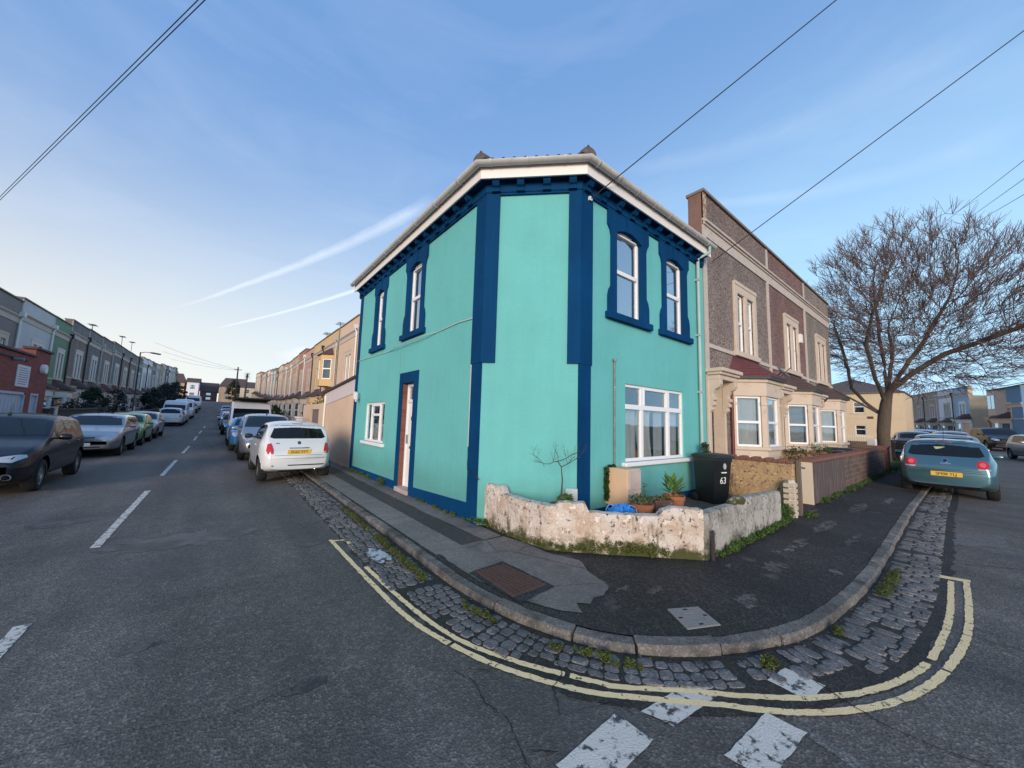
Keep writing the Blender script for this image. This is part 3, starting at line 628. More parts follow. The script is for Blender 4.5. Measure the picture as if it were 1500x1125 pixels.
# ================================================================ facade helper: walls with openings (local x along, outward -y)
def wall_holes(m, x0, x1, z0, z1, holes, depth=.12, mi=0, mr=0, y=0.0):
    """front skin of a wall in the plane y, with reveals of the given depth; holes (a,b,c,d)"""
    xs = sorted({x0, x1}|{h[0] for h in holes}|{h[1] for h in holes}); zs = sorted({z0, z1}|{h[2] for h in holes}|{h[3] for h in holes})
    for a, b in zip(xs, xs[1:]):
        for c, d in zip(zs, zs[1:]):
            mx, mz = (a+b)/2, (c+d)/2
            if any(h[0] < mx < h[1] and h[2] < mz < h[3] for h in holes): continue
            m.add([(a, y, c), (b, y, c), (b, y, d), (a, y, d)], [(0, 1, 2, 3)], mi)
    for h in holes:
        a, b, c, d = h[:4]; t = h[4] if len(h) > 4 else depth; Y = y+t
        m.add([(a, y, c), (a, y, d), (a, Y, d), (a, Y, c), (b, y, c), (b, y, d), (b, Y, d), (b, Y, c)], [(0, 1, 2, 3), (4, 7, 6, 5), (0, 3, 7, 4), (1, 5, 6, 2)], mr)
def window(parent, T, x0, x1, z0, z1, y, bars, name='window', fm=None, gm=None, curtain=None, depth=.05, fw=.055, back=True, room=.35):
    """casement frame with its glass; T maps local to mesh coordinates. bars: list of (x0,x1,z0,z1) glazed lights"""
    m = MB()
    m.xprism([(x0, z0), (x1, z0), (x1, z0+fw), (x0, z0+fw)], y, y+depth); m.xprism([(x0, z1-fw), (x1, z1-fw), (x1, z1), (x0, z1)], y, y+depth)
    m.xprism([(x0, z0+fw), (x0+fw, z0+fw), (x0+fw, z1-fw), (x0, z1-fw)], y, y+depth); m.xprism([(x1-fw, z0+fw), (x1, z0+fw), (x1, z1-fw), (x1-fw, z1-fw)], y, y+depth)
    for k_, b in enumerate(bars): m.box(b[0], b[1], (y-.004 if len(b) < 5 else y-b[4])-.0017*k_, y+depth-.004-.0013*k_, b[2], b[3])
    m.v = [T(v) for v in m.v]
    w = m.build(name, fm or white_upvc, parent, bevel=.004)
    g = MB(); g.box(x0+.02, x1-.02, y+depth*.55, y+depth*.55+.006, z0+.02, z1-.02); g.v = [T(v) for v in g.v]
    g.build('pane', gm or pane, w)
    if curtain:
        c = MB(); yy = y+depth+.02
        for (a, b, c0, c1, amp) in curtain:
            n = max(4, int((b-a)/.025)); vs = []
            for i in range(n+1):
                for k in range(6):
                    zz = c0+(c1-c0)*k/5; xx = a+(b-a)*i/n
                    vs.append((xx+ (.10*amp*sin(zz*3) if amp > .5 else 0), yy+.03+amp*.03*sin(i*1.15+k*.4*amp), zz))
            c.add(vs, [(i*6+k, (i+1)*6+k, (i+1)*6+k+1, i*6+k+1) for i in range(n) for k in range(5)])
        c.v = [T(v) for v in c.v]; c.build('curtain', net, w, smooth=60)
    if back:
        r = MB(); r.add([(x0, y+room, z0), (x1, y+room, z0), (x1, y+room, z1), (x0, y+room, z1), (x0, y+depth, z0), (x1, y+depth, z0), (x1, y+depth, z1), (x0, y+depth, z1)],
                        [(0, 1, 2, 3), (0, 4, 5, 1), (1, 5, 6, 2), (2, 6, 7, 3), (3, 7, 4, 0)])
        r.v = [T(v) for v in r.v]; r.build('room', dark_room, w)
    return w
# ================================================================ the corner house
XL, YR = 2.99, 3.49; CL = (2.99, 4.50); CR = (4.00, 3.49); YE = 11.0; XE = 8.08
HB = (5.5, 7.2, .1)
H = root('corner_house', 'mint green corner house with dark blue trim, cut corner and white windows', 'house', HB)
def TL(v): return (XL+v[1]-HB[0], YE-v[0]-HB[1], v[2]-HB[2])          # left wall: local x from the far end towards the corner, y inwards
def TR(v): return (CR[0]+v[0]-HB[0], YR+v[1]-HB[1], v[2]-HB[2])       # right wall
r2 = 1/sqrt(2); CW = sqrt(2)*1.01
def TC(v): return (CL[0]+v[0]*r2+v[1]*r2-HB[0], CL[1]-v[0]*r2+v[1]*r2-HB[1], v[2]-HB[2])   # cut corner
LW = YE-CL[1]; RW = XE-CR[0]
def yl(Y): return YE-Y
def part(fn, T, name, mt, parent=H, bevel=0, smooth=None):
    m = MB(); fn(m); m.v = [T(v) for v in m.v]; return m.build(name, mt, parent, bevel=bevel, smooth=smooth)
wz0, wz1 = -.1, 5.42
hL = [(yl(9.50), yl(9.00), 3.39, 4.86), (yl(7.40), yl(6.78), 3.39, 4.90), (yl(9.93), yl(8.50), 1.0, 1.98), (yl(7.52), yl(6.90), .17, 2.34, .19)]
hR = [(4.88-4, 5.62-4, 3.38, 4.93), (6.46-4, 7.14-4, 3.38, 4.93), (5.14-4, 7.10-4, 1.0, 2.28)]
wm = MB()
a = MB(); wall_holes(a, 0, LW, wz0, wz1, hL, .13, 0, 1); a.v = [TL(v) for v in a.v]
b = MB(); wall_holes(b, 0, RW, wz0, wz1, hR, .13, 0, 1); b.v = [TR(v) for v in b.v]
c = MB(); wall_holes(c, 0, CW, wz0, wz1, []); c.v = [TC(v) for v in c.v]
for q in (a, b, c):
    for v in (0,): pass
    o_ = len(wm.v); wm.v += q.v; wm.f += [tuple(i+o_ for i in f) for f in q.f]; wm.m += q.m
k = MB(); k.add([(XL, YE, wz0), (XL, YE, wz1), (8.0, YE, wz1), (8.0, YE, wz0), (XE, YR, wz0), (XE, YR, wz1), (8.0, YE, wz0), (8.0, YE, wz1)], [(0, 1, 2, 3), (4, 5, 7, 6)])
k.v = [(v[0]-HB[0], v[1]-HB[1], v[2]-HB[2]) for v in k.v]; o_ = len(wm.v); wm.v += k.v; wm.f += [tuple(i+o_ for i in f) for f in k.f]; wm.m += k.m
# segmental arches fill the top corners of the upstairs openings (reveal colour)
wm.build('wall', [mint, navy], H)
# reveals of ground windows stay mint: thin liners
for T, hh in ((TL, hL[2]), (TR, hR[2])):
    def fn(m, hh=hh):
        a, b, c, d = hh[:4]
        m.box(a, b, -.001, .125, d-.006, d+.0); m.box(a, a+.006, -.001, .125, c, d-.006); m.box(b-.006, b, -.001, .125, c, d-.006)
    part(fn, T, 'window_reveal', mint)
part(lambda m: (m.box(hL[3][0]+.0, hL[3][0]+.012, .02, .115, .18, 2.33),), TL, 'brick_reveal', brown_brick)
# --- raised dark blue work
def surround(m, a, b, sill_z, ears, top=5.10, arch=4.78, d=-.035):
    """flat render surround with shaped edge, sill and keystone; opening a..b"""
    w = .17
    zt = top
    L = [(a-w-.05, sill_z), (a-w-.05, sill_z+.28), (a-w-.02, sill_z+.38), (a-w+.03, sill_z+.45), (a-w+.03, arch-.10), (a-w-.0, arch), (a-w-.06, arch+.07), (a-w-.06, zt)]
    for sgn, x in ((1, a), (-1, b)):
        P = [((px-a)*sgn+x, pz) for px, pz in L]
        for i in range(len(P)-1):
            p, q = P[i], P[i+1]
            if abs(p[1]-q[1]) < 1e-6: continue
            m.xprism([p, (x, p[1]), (x, q[1]), q] if sgn == 1 else [(x, p[1]), p, q, (x, q[1])], d, .0)
    # head with arched soffit
    n = 10; rise = .10
    for i in range(n):
        u0, u1 = i/n, (i+1)/n
        z0 = arch+rise*(1-(2*u0-1)**2); z1 = arch+rise*(1-(2*u1-1)**2)
        xa, xb = a+(b-a)*u0, a+(b-a)*u1
        m.add([(xa, d, z0), (xb, d, z1), (xb, d, zt), (xa, d, zt), (xa, .12, z0), (xb, .12, z1), (xb, .12, zt), (xa, .12, zt)], [(0, 1, 2, 3), (0, 4, 5, 1), (2, 6, 7, 3)])
    mx = (a+b)/2
    m.xprism([(mx-.07, arch+rise-.015), (mx+.07, arch+rise-.015), (mx+.095, zt), (mx-.095, zt)], d-.02, d)
for T, hh in ((TL, hL[0]), (TL, hL[1]), (TR, hR[0]), (TR, hR[1])):
    part(lambda m, hh=hh: surround(m, hh[0], hh[1], 3.38, True), T, 'window_surround', navy)
    part(lambda m, hh=hh: m.box(hh[0]-.27, hh[1]+.27, -.085, .05, 3.27, 3.385), T, 'window_sill', navy, bevel=.012)
# door surround
dx0, dx1 = hL[3][0], hL[3][1]
part(lambda m: (m.box(dx0-.13, dx0, -.018, 0, .12, 2.56), m.box(dx1, dx1+.20, -.018, 0, .12, 2.56), m.box(dx0, dx1, -.018, .10, 2.342, 2.56)), TL, 'door_surround', navy)
part(lambda m: m.box(dx0-.02, dx1+.02, -.05, .18, .09, .20), TL, 'doorstep', M('door_step', (.42, .36, .33), .8, var=.2, bump=.3), bevel=.012)
# plinth and pilasters
part(lambda m: (m.xprism([(0, .0), (dx0-.13, .0), (dx0-.13, .285), (0, .25)], -.014, 0), m.xprism([(dx1+.20, .0), (LW-.24, .0), (LW-.24, .38), (dx1+.20, .30)], -.014, 0)), TL, 'plinth', navy)
part(lambda m: m.box(.02, RW, -.014, 0, .0, .37), TR, 'plinth', navy)
part(lambda m: (m.box(LW-.235, LW+.012, -.03, 0, .0, 2.46), m.box(LW-.26, LW+.014, -.036, 0, 2.462, 5.10)), TL, 'pilaster', navy)
part(lambda m: m.box(-.014, .20, -.036, 0, 2.462, 5.10), TC, 'pilaster', navy)
part(lambda m: m.box(CW-.17, CW+.014, -.036, 0, 2.462, 5.10), TC, 'pilaster', navy)
part(lambda m: (m.box(-.012, .24, -.03, 0, .0, 2.46), m.box(-.014, .26, -.036, 0, 2.462, 5.10)), TR, 'pilaster', navy)
part(lambda m: m.box(-.02, .20, -.02, 0, .0, 5.10), TL, 'corner_strip', navy)
# cornice band, soffit, fascia
OUTER = [(XL, YE+.12), CL, CR, (XE-.08, YR)]
def offp(o, ye=None):   # offset plan path of the eaves
    k = .4142*o
    return [(XL-o, YE+.12), (CL[0]-o, CL[1]-k), (CR[0]-k, CR[1]-o), (XE-.05, YR-o)]
def sw(name, o0, prof, mt, **kw):
    m = MB(); m.sweep(offp(o0), prof); m.v = [(v[0]-HB[0], v[1]-HB[1], v[2]-HB[2]) for v in m.v]; return m.build(name, mt, H, **kw)
# travel runs from the far left end to the right end, so "right of travel" is outwards
sw('cornice', 0, [(0, 5.095), (-.038, 5.095), (-.038, 5.14), (-.055, 5.15), (-.055, 5.30), (0, 5.30)][::-1], navy) if False else None
def ring(name, prof, mt, **kw):
    m = MB(); n = len(prof); P = []
    for o, z in prof: P.append([(x-HB[0], y-HB[1], z-HB[2]) for x, y in offp(o)])
    vs = [P[j][i] for i in range(4) for j in range(n)]
    m.add(vs, [(i*n+k, i*n+(k+1) % n, (i+1)*n+(k+1) % n, (i+1)*n+k) for i in range(3) for k in range(n)]+[tuple(range(n)), tuple(range(3*n, 4*n))])
    return m.build(name, mt, H, **kw)
ring('cornice', [(0, 5.095), (.036, 5.095), (.036, 5.125), (.05, 5.135), (.05, 5.30), (0, 5.30)], navy)
ring('soffit', [(.0, 5.302), (.178, 5.302), (.178, 5.33), (.0, 5.33)], navy)
ring('fascia', [(.18, 5.262), (.205, 5.262), (.205, 5.47), (.18, 5.47)], cream_upvc)
# gutter: half round trough
gp = [(.215+.062+.062*cos(t), 5.475+.062*sin(t)) for t in [pi+pi*i/10 for i in range(11)]]
gp2 = [(.215+.062+.055*cos(t), 5.475+.055*sin(t)) for t in [2*pi-pi*i/10 for i in range(11)]]
GU = ring('gutter', gp+gp2, grey_upvc, smooth=50)
def brackets():
    P = offp(.277)
    for (a, b), n in (((P[0], P[1]), 8), ((P[1], P[2]), 3), ((P[2], P[3]), 8)):
        for i in range(n):
            t = (i+.35)/n; x, y = a[0]+(b[0]-a[0])*t, a[1]+(b[1]-a[1])*t; dx, dy = b[0]-a[0], b[1]-a[1]; L = sqrt(dx*dx+dy*dy); dx /= L; dy /= L; nx_, ny_ = dy, -dx
            m = MB(); vs = []
            for k in range(9):
                th = pi+pi*k/8
                for rr in (.058, .071):
                    for s_ in (-.013, .013): vs.append((x+nx_*rr*cos(th)*-1*-1+dx*s_-HB[0], y+ny_*rr*cos(th)+dy*s_-HB[1], 5.475+rr*sin(th)-HB[2]))
            m.add(vs, [(k*4+a_, k*4+b_, (k+1)*4+b_, (k+1)*4+a_) for k in range(8) for a_, b_ in ((0, 1), (1, 3), (3, 2), (2, 0))])
            m.build('bracket', grey_upvc, GU)
brackets()
# corbels under the eaves
def corbel(T, x):
    m = MB(); m.xprism([(0, 0), (1, 0), (1, 1), (0, 1)], 0, 1); m = MB()
    vs = []; pr = [(-.05, 5.30), (-.165, 5.30), (-.165, 5.265), (-.150, 5.235), (-.12, 5.20), (-.085, 5.185), (-.07, 5.15), (-.05, 5.145)]
    n = len(pr)
    vs = [(x-.055, y, z) for y, z in pr]+[(x+.055, y, z) for y, z in pr]
    m.add(vs, [tuple(range(n)), tuple(range(n, 2*n))[::-1]]+[(i, (i+1) % n, n+(i+1) % n, n+i) for i in range(n)])
    m.box(x-.065, x+.065, -.09, -.05, 5.125, 5.146)
    m.v = [T(v) for v in m.v]; m.build('corbel', navy, H)
x = .15
while x < LW-.1: corbel(TL, x); x += .395
for x in (.14, .52, .92, 1.31): corbel(TC, x)
x = .10
while x < RW-.12: corbel(TR, x); x += .395
# roof: three pantiled slopes behind the gutter
def roof():
    m = MB(); E = offp(.262); sl = .42
    segs = [(E[0], E[1], 0, 1), (E[1], E[2], 1, 1), (E[2], E[3], 1, 0)]
    for (a, b, h0, h1) in segs:
        L = sqrt((b[0]-a[0])**2+(b[1]-a[1])**2); dx, dy = (b[0]-a[0])/L, (b[1]-a[1])/L; nx_, ny_ = -dy, dx    # inwards = left of travel
        n = int(L/.025); R = 14; idx = {}; vs = []
        for i in range(n+1):
            s_ = L*i/n; bump = .022*max(0, sin(2*pi*s_/.165))
            for j in range(R+1):
                t = 1.9*j/R; vs.append((a[0]+dx*s_+nx_*t-HB[0], a[1]+dy*s_+ny_*t-HB[1], 5.525+t*sl+bump*1.3+(.012 if j % 2 else 0)-HB[2]))
        fs = []
        for i in range(n):
            for j in range(R):
                s_ = L*(i+.5)/n; t = 1.9*(j+.5)/R
                lo = .414*t if h0 else -1; hi = L-.414*t if h1 else L+1
                if lo-.06 < s_ < hi+.06: fs.append((i*(R+1)+j, (i+1)*(R+1)+j, (i+1)*(R+1)+j+1, i*(R+1)+j+1))
        m.add(vs, fs)
    return m.build('roof', tile_dark, H)
RF = roof()
# upper roof deck closes the top
dk = MB(); I = offp(-1.6); dk.add([(p[0]-HB[0], p[1]-HB[1], 5.497+1.84*.42-HB[2]) for p in I]+[(8.0-HB[0], YE+.1-HB[1], 5.497+1.84*.42-HB[2])], [(0, 1, 2, 3, 4)]); dk.build('roof_deck', tile_dark, H)
E2 = offp(.24)
for c_, dirv in ((E2[1], (cos(radians(22.5)), sin(radians(22.5)))), (E2[2], (sin(radians(22.5)), cos(radians(22.5))))):
    m = MB(); vs = []; n = 9
    for j in range(7):
        t = -.02+j*.31
        for k in range(n):
            th = pi*k/(n-1); r_ = .115 if j % 2 == 0 else .105
            px, py = -dirv[1], dirv[0]
            vs.append((c_[0]+dirv[0]*t+px*r_*cos(th)-HB[0], c_[1]+dirv[1]*t+py*r_*cos(th)-HB[1], 5.53+max(t, 0)*.39+r_*sin(th)-HB[2]))
    m.add(vs, [(j*n+k, j*n+k+1, (j+1)*n+k+1, (j+1)*n+k) for j in range(6) for k in range(n-1)]+[tuple(range(n))])
    m.lathe([(.0, .10), (.028, .10), (.018, .135), (.012, .16), (.024, .175), (.016, .195), (0, .20)], (c_[0]+dirv[0]*.02-HB[0], c_[1]+dirv[1]*.02-HB[1], 5.50-HB[2]), 8)
    m.build('hip_tiles', tile_dark, H, smooth=40)
# windows
def sash(T, hh, gm):
    a, b, c, d = hh[:4]; mid = c+(d-c)*.50
    window(H, T, a, b, c, d-.02, .045, [(a+.05, b-.05, mid-.035, mid+.035), (a+.06, b-.06, d-.13, d-.10, .008)], gm=gm, fw=.055, curtain=[(a+.05, a+(b-a)*.2, c+.05, d-.08, .3)])
for T, hh in ((TL, hL[0]), (TL, hL[1]), (TR, hR[0]), (TR, hR[1])): sash(T, hh, pane_sky)
a, b, c, d = hL[2]
window(H, TL, a, b, c, d, .03, [(a+.39, a+.45, c+.05, d-.05), (b-.42, b-.36, c+.05, d-.05), (a+.45, b-.42, d-.34, d-.28), (a+.45, b-.42, d-.10, d-.05)],
       curtain=[(a+.05, b-.05, c+.05, c+.45, .3)])
part(lambda m: m.box(a-.08, b+.10, -.07, .03, c-.075, c), TL, 'window_sill', white_upvc, bevel=.01)
a, b, c, d = hR[2]
window(H, TR, a, b, c, d, .03, [(a+.50, a+.58, c+.05, d-.05), (b-.58, b-.50, c+.05, d-.05), (a+.05, b-.05, c+.86, c+.94), (a+.58, b-.58, d-.07, d-.04), (a+.58, a+.62, c+.94, d-.05), (b-.62, b-.58, c+.94, d-.05)],
       curtain=[(a+.05, a+.5, c+.02, d-.42, .3), (a+.62, a+.98, c+.02, d-.42, .9), (b-.5, b-.05, c+.02, d-.42, .3), (b-.9, b-.6, c+.02, d-.42, .2)], room=.9)
part(lambda m: m.box(a-.09, b+.20, -.085, .03, c-.065, c), TR, 'window_sill', white_upvc, bevel=.01)
# front door: white panelled leaf, top light, frame
FD = part(lambda m: (m.box(dx0+.0, dx0+.055, .12, .19, .19, 2.33), m.box(dx1-.055, dx1, .12, .19, .19, 2.33), m.box(dx0+.055, dx1-.055, .12, .19, 2.27, 2.33), m.box(dx0+.055, dx1-.055, .12, .19, 1.93, 2.0)), TL, 'door_frame', white_upvc, bevel=.006)
part(lambda m: m.box(dx0+.055, dx1-.055, .16, .166, 2.0, 2.27), TL, 'top_light', pane, FD)
def leaf(m):
    m.box(dx0+.057, dx1-.057, .145, .18, .20, 1.928)
    for z0, z1 in ((.30, .62), (.72, 1.0), (1.08, 1.75)):
        for x0_, x1_ in ((dx0+.10, (dx0+dx1)/2-.02), ((dx0+dx1)/2+.02, dx1-.10)): m.box(x0_, x1_, .138, .145, z0, z1)
DR = part(leaf, TL, 'front_door', white_upvc, bevel=.004)
steel = M('steel', (.4, .4, .42), .3, 1)
part(lambda m: m.box(dx0+.11, dx0+.14, .10, .138, 1.08, 1.26), TL, 'handle', steel, DR)
part(lambda m: m.box((dx0+dx1)/2-.09, (dx0+dx1)/2+.09, .13, .138, .98, 1.03), TL, 'letterbox', steel, DR)
part(lambda m: m.tube([((dx0+dx1)/2+.045*cos(t), .125, 1.60+.05*sin(t)) for t in [2*pi*i/14 for i in range(15)]], .007, 6), TL, 'knocker', black_pl, DR)
part(lambda m: (m.box(-.03, LW*0+dx0-.4, 9, 9.1, 0, .1),), TL, 'x', navy) if False else None
# downpipe at the right end, with swan neck
px_ = 7.72-CR[0]
part(lambda m: (m.tube([(px_+.10, -.27, 5.44), (px_+.10, -.27, 5.30), (px_, -.07, 5.20), (px_, -.06, 5.10), (px_, -.06, .3)], .034, 10), [m.box(px_-.045, px_+.045, -.10, .0, z, z+.04) for z in (.9, 2.3, 3.5, 4.7)]), TR, 'downpipe', M('downpipe', (.33, .45, .44), .5, var=.2, vscale=4), smooth=50)
part(lambda m: m.tube([(px_+.12, -.012, 5.0), (px_+.13, -.012, 3.0), (px_+.12, -.012, .5)], .008, 6), TR, 'wall_cable', M('cable_grey', (.3, .32, .33), .6, var=.1))
part(lambda m: (m.tube([(RW-.8, -.012, 1.0), (RW-.5, -.02, 1.02), (RW-.42, -.02, .95), (RW-.41, -.012, .3)], .007, 6),), TR, 'wall_cable', cable_m)
# pale cable slung across the left wall and down beside the pilaster
part(lambda m: m.tube([(yl(11.0), -.012, 3.20), (yl(10.0), -.012, 3.19), (yl(8.4), -.012, 3.15), (yl(7.8), -.10, 3.17), (yl(6.5), -.10, 3.18), (yl(6.0), -.012, 3.19), (yl(5.2), -.012, 3.22), (yl(4.80), -.012, 3.20), (yl(4.775), -.012, 3.17), (yl(4.77), -.012, 1.2)], .010, 6), TL, 'wall_cable', M('cable_pale', (.42, .52, .50), .6, var=.1))
part(lambda m: m.tube([(yl(4.77), -.015, 1.2), (yl(4.76), -.02, .95), (yl(4.70), -.05, .86), (yl(4.5), -.05, .82), (yl(4.42), -.03, .76)], .006, 6), TL, 'wall_cable', cable_m)
part(lambda m: m.tube([(yl(7.72), -.006, 3.1), (yl(7.72), -.006, 2.56)], .007, 6), TL, 'wall_cable', M('cable_mint', (.13, .36, .30), .7, var=.1))
# security light on an arm by the far end
part(lambda m: (m.box(yl(10.62), yl(10.52), -.10, .0, 2.10, 2.22), m.xprism([(yl(10.60), 2.12), (yl(10.40), 2.06), (yl(10.42), 2.26), (yl(10.54), 2.30)], -.17, -.09), m.lathe([(.0, -.03), (.035, -.02), (.035, .02), (0, .03)], (yl(10.5), -.10, 2.04), 10)), TL, 'security_sensor', wht, bevel=.008)
# small grey meter cabinet on the cut corner and a metal conduit on the right wall
part(lambda m: m.box(CW-.17, CW-.0, -.075, -.036, .50, .70), TC, 'junction_box', M('junction_grey', (.40, .46, .50), .5, var=.1), bevel=.008)
part(lambda m: (m.tube([(.82, -.03, 2.60), (.82, -.03, .95)], .017, 8), m.lathe([(.0, 0), (.03, 0), (.03, .04), (0, .05)], (.82, -.03, 2.60), 10)), TR, 'conduit', M('conduit_steel', (.25, .27, .27), .4, .6, var=.5, vscale=12, dark=(.6, .62, .6), dscale=14, dlo=.6, dhi=.65))
part(lambda m: m.box(.14, .20, -.07, -.03, 5.02, 5.08), TR, 'cable_bracket', wht)
# ================================================================ meter box with ivy
mb = root('meter_box', 'peach and pink painted box standing against the green wall under the steel conduit', 'meter box', (4.83, 3.3, .3))
m = MB(); m.box(4.62, 4.95, 3.10, 3.485, .42, .96); m.build('case', M('peach_panel', (.66, .46, .30), .7, var=.12, vscale=4), mb, bevel=.012, world=True)
m = MB(); m.box(4.63, 4.94, 3.082, 3.098, .43, .66); m.box(4.63, 4.94, 3.082, 3.098, .67, .95); m.build('front_panel', M('pink_panel', (.50, .42, .38), .75, var=.2, vscale=6, dark=(.33, .28, .26), dscale=5), mb, bevel=.004, world=True)
# ================================================================ foliage helper
def leaf_mat(name, c, var=.45):
    m = M(name, c, .6, var=var, vscale=3.0, spec=.3)
    b = m.node_tree.nodes['Principled BSDF']; b.inputs['Subsurface Weight'].default_value = 0
    return m
def leaves(m, pts, size, n, rnd, flat=0.0, asp=.5):
    """n small folded leaf faces scattered round each (x,y,z,r) clump"""
    for (x, y, z, r) in pts:
        for i in range(n):
            while True:
                d = Vector((rnd.uniform(-1, 1), rnd.uniform(-1, 1), rnd.uniform(-1, 1)))
                if d.length < 1: break
            c = Vector((x, y, z))+Vector((d.x*r, d.y*r, d.z*r*.8)); s = size*rnd.uniform(.6, 1.3)
            u = Vector((rnd.gauss(0, 1), rnd.gauss(0, 1), rnd.gauss(0, .6))).normalized(); w = u.cross(Vector((rnd.gauss(0, 1), rnd.gauss(0, 1), rnd.gauss(0, 1)))).normalized()*s*asp
            m.add([c-u*s*.5, c+w*.5, c+u*s*.5, c-w*.5], [(0, 1, 2, 3)])
ivy_m = leaf_mat('ivy_leaf', (.018, .045, .010)); moss_m = leaf_mat('moss_leaf', (.075, .095, .022)); weed_m = leaf_mat('weed_leaf', (.055, .105, .022))
m = MB(); rn = random.Random(4)
leaves(m, [(4.59-.02*rn.random(), 3.42+.015*k, .50+.028*j, .035) for k in range(2) for j in range(17)]+[(4.63+.03*k, 3.40+.03*(k % 3), .975, .03) for k in range(6)], .035, 26, rn)
tag(m.build('ivy', ivy_m), 'dark ivy clinging to the left side and top of the peach meter box', 'ivy')
# ================================================================ garden walls
def noise_wall(path, h, th, zb, mt, name, label, cat, seed=1, amp=.02, top_amp=.03, world_h=None, step=.05, **kw):
    """rubble wall with uneven face and top; h(s) gives the height along the plan path"""
    r = random.Random(seed); C = []
    for a, b in zip(path, path[1:]):
        L = sqrt((b[0]-a[0])**2+(b[1]-a[1])**2); n = max(1, int(L/step))
        C += [(a[0]+(b[0]-a[0])*k/n, a[1]+(b[1]-a[1])*k/n) for k in range(n)]
    C.append(path[-1]); A = offs(C, 0); B = offs(C, th)
    cum = [0]
    for a, b in zip(C, C[1:]): cum.append(cum[-1]+sqrt((b[0]-a[0])**2+(b[1]-a[1])**2))
    m = MB(); vs = []; nr = 9
    ph = [r.uniform(0, 6) for _ in range(8)]
    for i, (a, b) in enumerate(zip(A, B)):
        z1 = h(cum[i])+r.uniform(-top_amp, top_amp)*.5
        dx, dy = (b[0]-a[0])/th, (b[1]-a[1])/th
        for j in range(nr+1):
            z = zb+(z1-zb)*j/nr; q = r.uniform(-amp, amp)*.35+amp*.7*sin(cum[i]*7+ph[0]+z*9)*sin(z*13+ph[1]+cum[i]*4)
            if j == nr: q = .015
            vs.append((a[0]+dx*q, a[1]+dy*q, z))
        vs.append((a[0]*.55+b[0]*.45, a[1]*.55+b[1]*.45, z1+r.uniform(0, .018)))
        for j in range(nr, -1, -3): vs.append((b[0]-dx*(.012 if j == nr else 0), b[1]-dy*(.012 if j == nr else 0), zb+(z1-zb)*j/nr))
    k = len(vs)//len(C)
    m.add(vs, [(i*k+j, i*k+j+1, (i+1)*k+j+1, (i+1)*k+j) for i in range(len(C)-1) for j in range(k-1)]+[tuple(range(k)), tuple(range((len(C)-1)*k, len(C)*k))])
    return tag(m.build(name, mt, smooth=45, **kw), label, cat)
def peel_mat(name, c1, c2, mossc=(.07, .075, .025), zm=.34):
    m, t, b = newmat(name); n = t.nodes; l = t.links; b.inputs['Roughness'].default_value = .88
    tc = n.new('ShaderNodeTexCoord'); V = tc.outputs['Object']
    def noise(s, d=8, r=.7, st=None):
        z = n.new('ShaderNodeTexNoise'); z.inputs['Scale'].default_value = s; z.inputs['Detail'].default_value = d; z.inputs['Roughness'].default_value = r
        if st: mp = n.new('ShaderNodeMapping'); mp.inputs['Scale'].default_value = st; l.new(V, mp.inputs[0]); l.new(mp.outputs[0], z.inputs['Vector'])
        else: l.new(V, z.inputs['Vector'])
        return z.outputs[0]
    def mr(s, a, b_, c=0, d=1):
        r = n.new('ShaderNodeMapRange'); l.new(s, r.inputs[0])
        for i, q in zip((1, 2, 3, 4), (a, b_, c, d)): r.inputs[i].default_value = q
        return r.outputs[0]
    def mix(f, a, b_):
        x = n.new('ShaderNodeMix'); x.data_type = 'RGBA'; l.new(f, x.inputs[0])
        for s, v in ((x.inputs[6], a), (x.inputs[7], b_)):
            if isinstance(v, tuple): s.default_value = (*v, 1)
            else: l.new(v, s)
        return x.outputs[2]
    cur = mix(mr(noise(4.5), .44, .58), c1, c2); cur = mix(mr(noise(9, 9, .7), .56, .62), cur, tuple(min(1, c*1.25) for c in c1))
    cur = mix(mr(noise(6, st=(1, 1, .35)), .56, .68), cur, tuple(c*.34 for c in c2))
    cur = mix(mr(noise(17, 9, .75), .565, .615), cur, (.045, .038, .032))
    sp = n.new('ShaderNodeSeparateXYZ'); l.new(V, sp.inputs[0])
    s = n.new('ShaderNodeMath'); s.operation = 'MULTIPLY_ADD'; l.new(noise(4.5, 9, .75), s.inputs[0]); s.inputs[1].default_value = -.9; l.new(sp.outputs[2], s.inputs[2])
    cur = mix(mr(s.outputs[0], -.36, -.22, 1, 0), cur, mossc)
    l.new(cur, b.inputs['Base Color'])
    p = n.new('ShaderNodeBump'); p.inputs['Strength'].default_value = 1; p.inputs['Distance'].default_value = .045; l.new(noise(9, 9, .75), p.inputs['Height']); l.new(p.outputs[0], b.inputs['Normal'])
    return m
pinkwall = peel_mat('peeling_pink_render', (.70, .63, .56), (.54, .41, .31))
greywall = peel_mat('weathered_white_paint', (.50, .47, .42), (.30, .27, .235), (.055, .065, .025))
def hA(s):
    if s < .46: return .70+.03*sin(s*14)
    if s < .60: return .60
    return .60-.0*s
o = noise_wall([(3.08, 4.56), (3.07, 3.65), (3.11, 3.19), (3.42, 2.86), (4.05, 2.24), (4.36, 1.94)], lambda s: .70 if s < .50 else (.61 if s < 1.50 else (.665 if s < 1.86 else (.565 if s < 2.66 else (.64 if s < 2.80 else .665)))),
               .17, .04, pinkwall, 'garden_wall', 'low crumbling wall with peeling pink and cream render round the corner garden', 'wall', 3, .016, .014)
wall2 = MB()
P = [(4.37, 1.93), (5.50, 1.93), (5.50, 2.07), (4.37, 2.07)]
o = noise_wall([(4.375, 1.925), (5.0, 1.93), (5.55, 1.93), (6.3, 1.935), (7.05, 1.94)], lambda s: .615 if s < 1.15 else .665-.03*(s-1.15), .15, .04, greywall, 'garden_wall', 'low straight garden wall in weathered white paint with a step in its top', 'wall', 6, .005, .004)
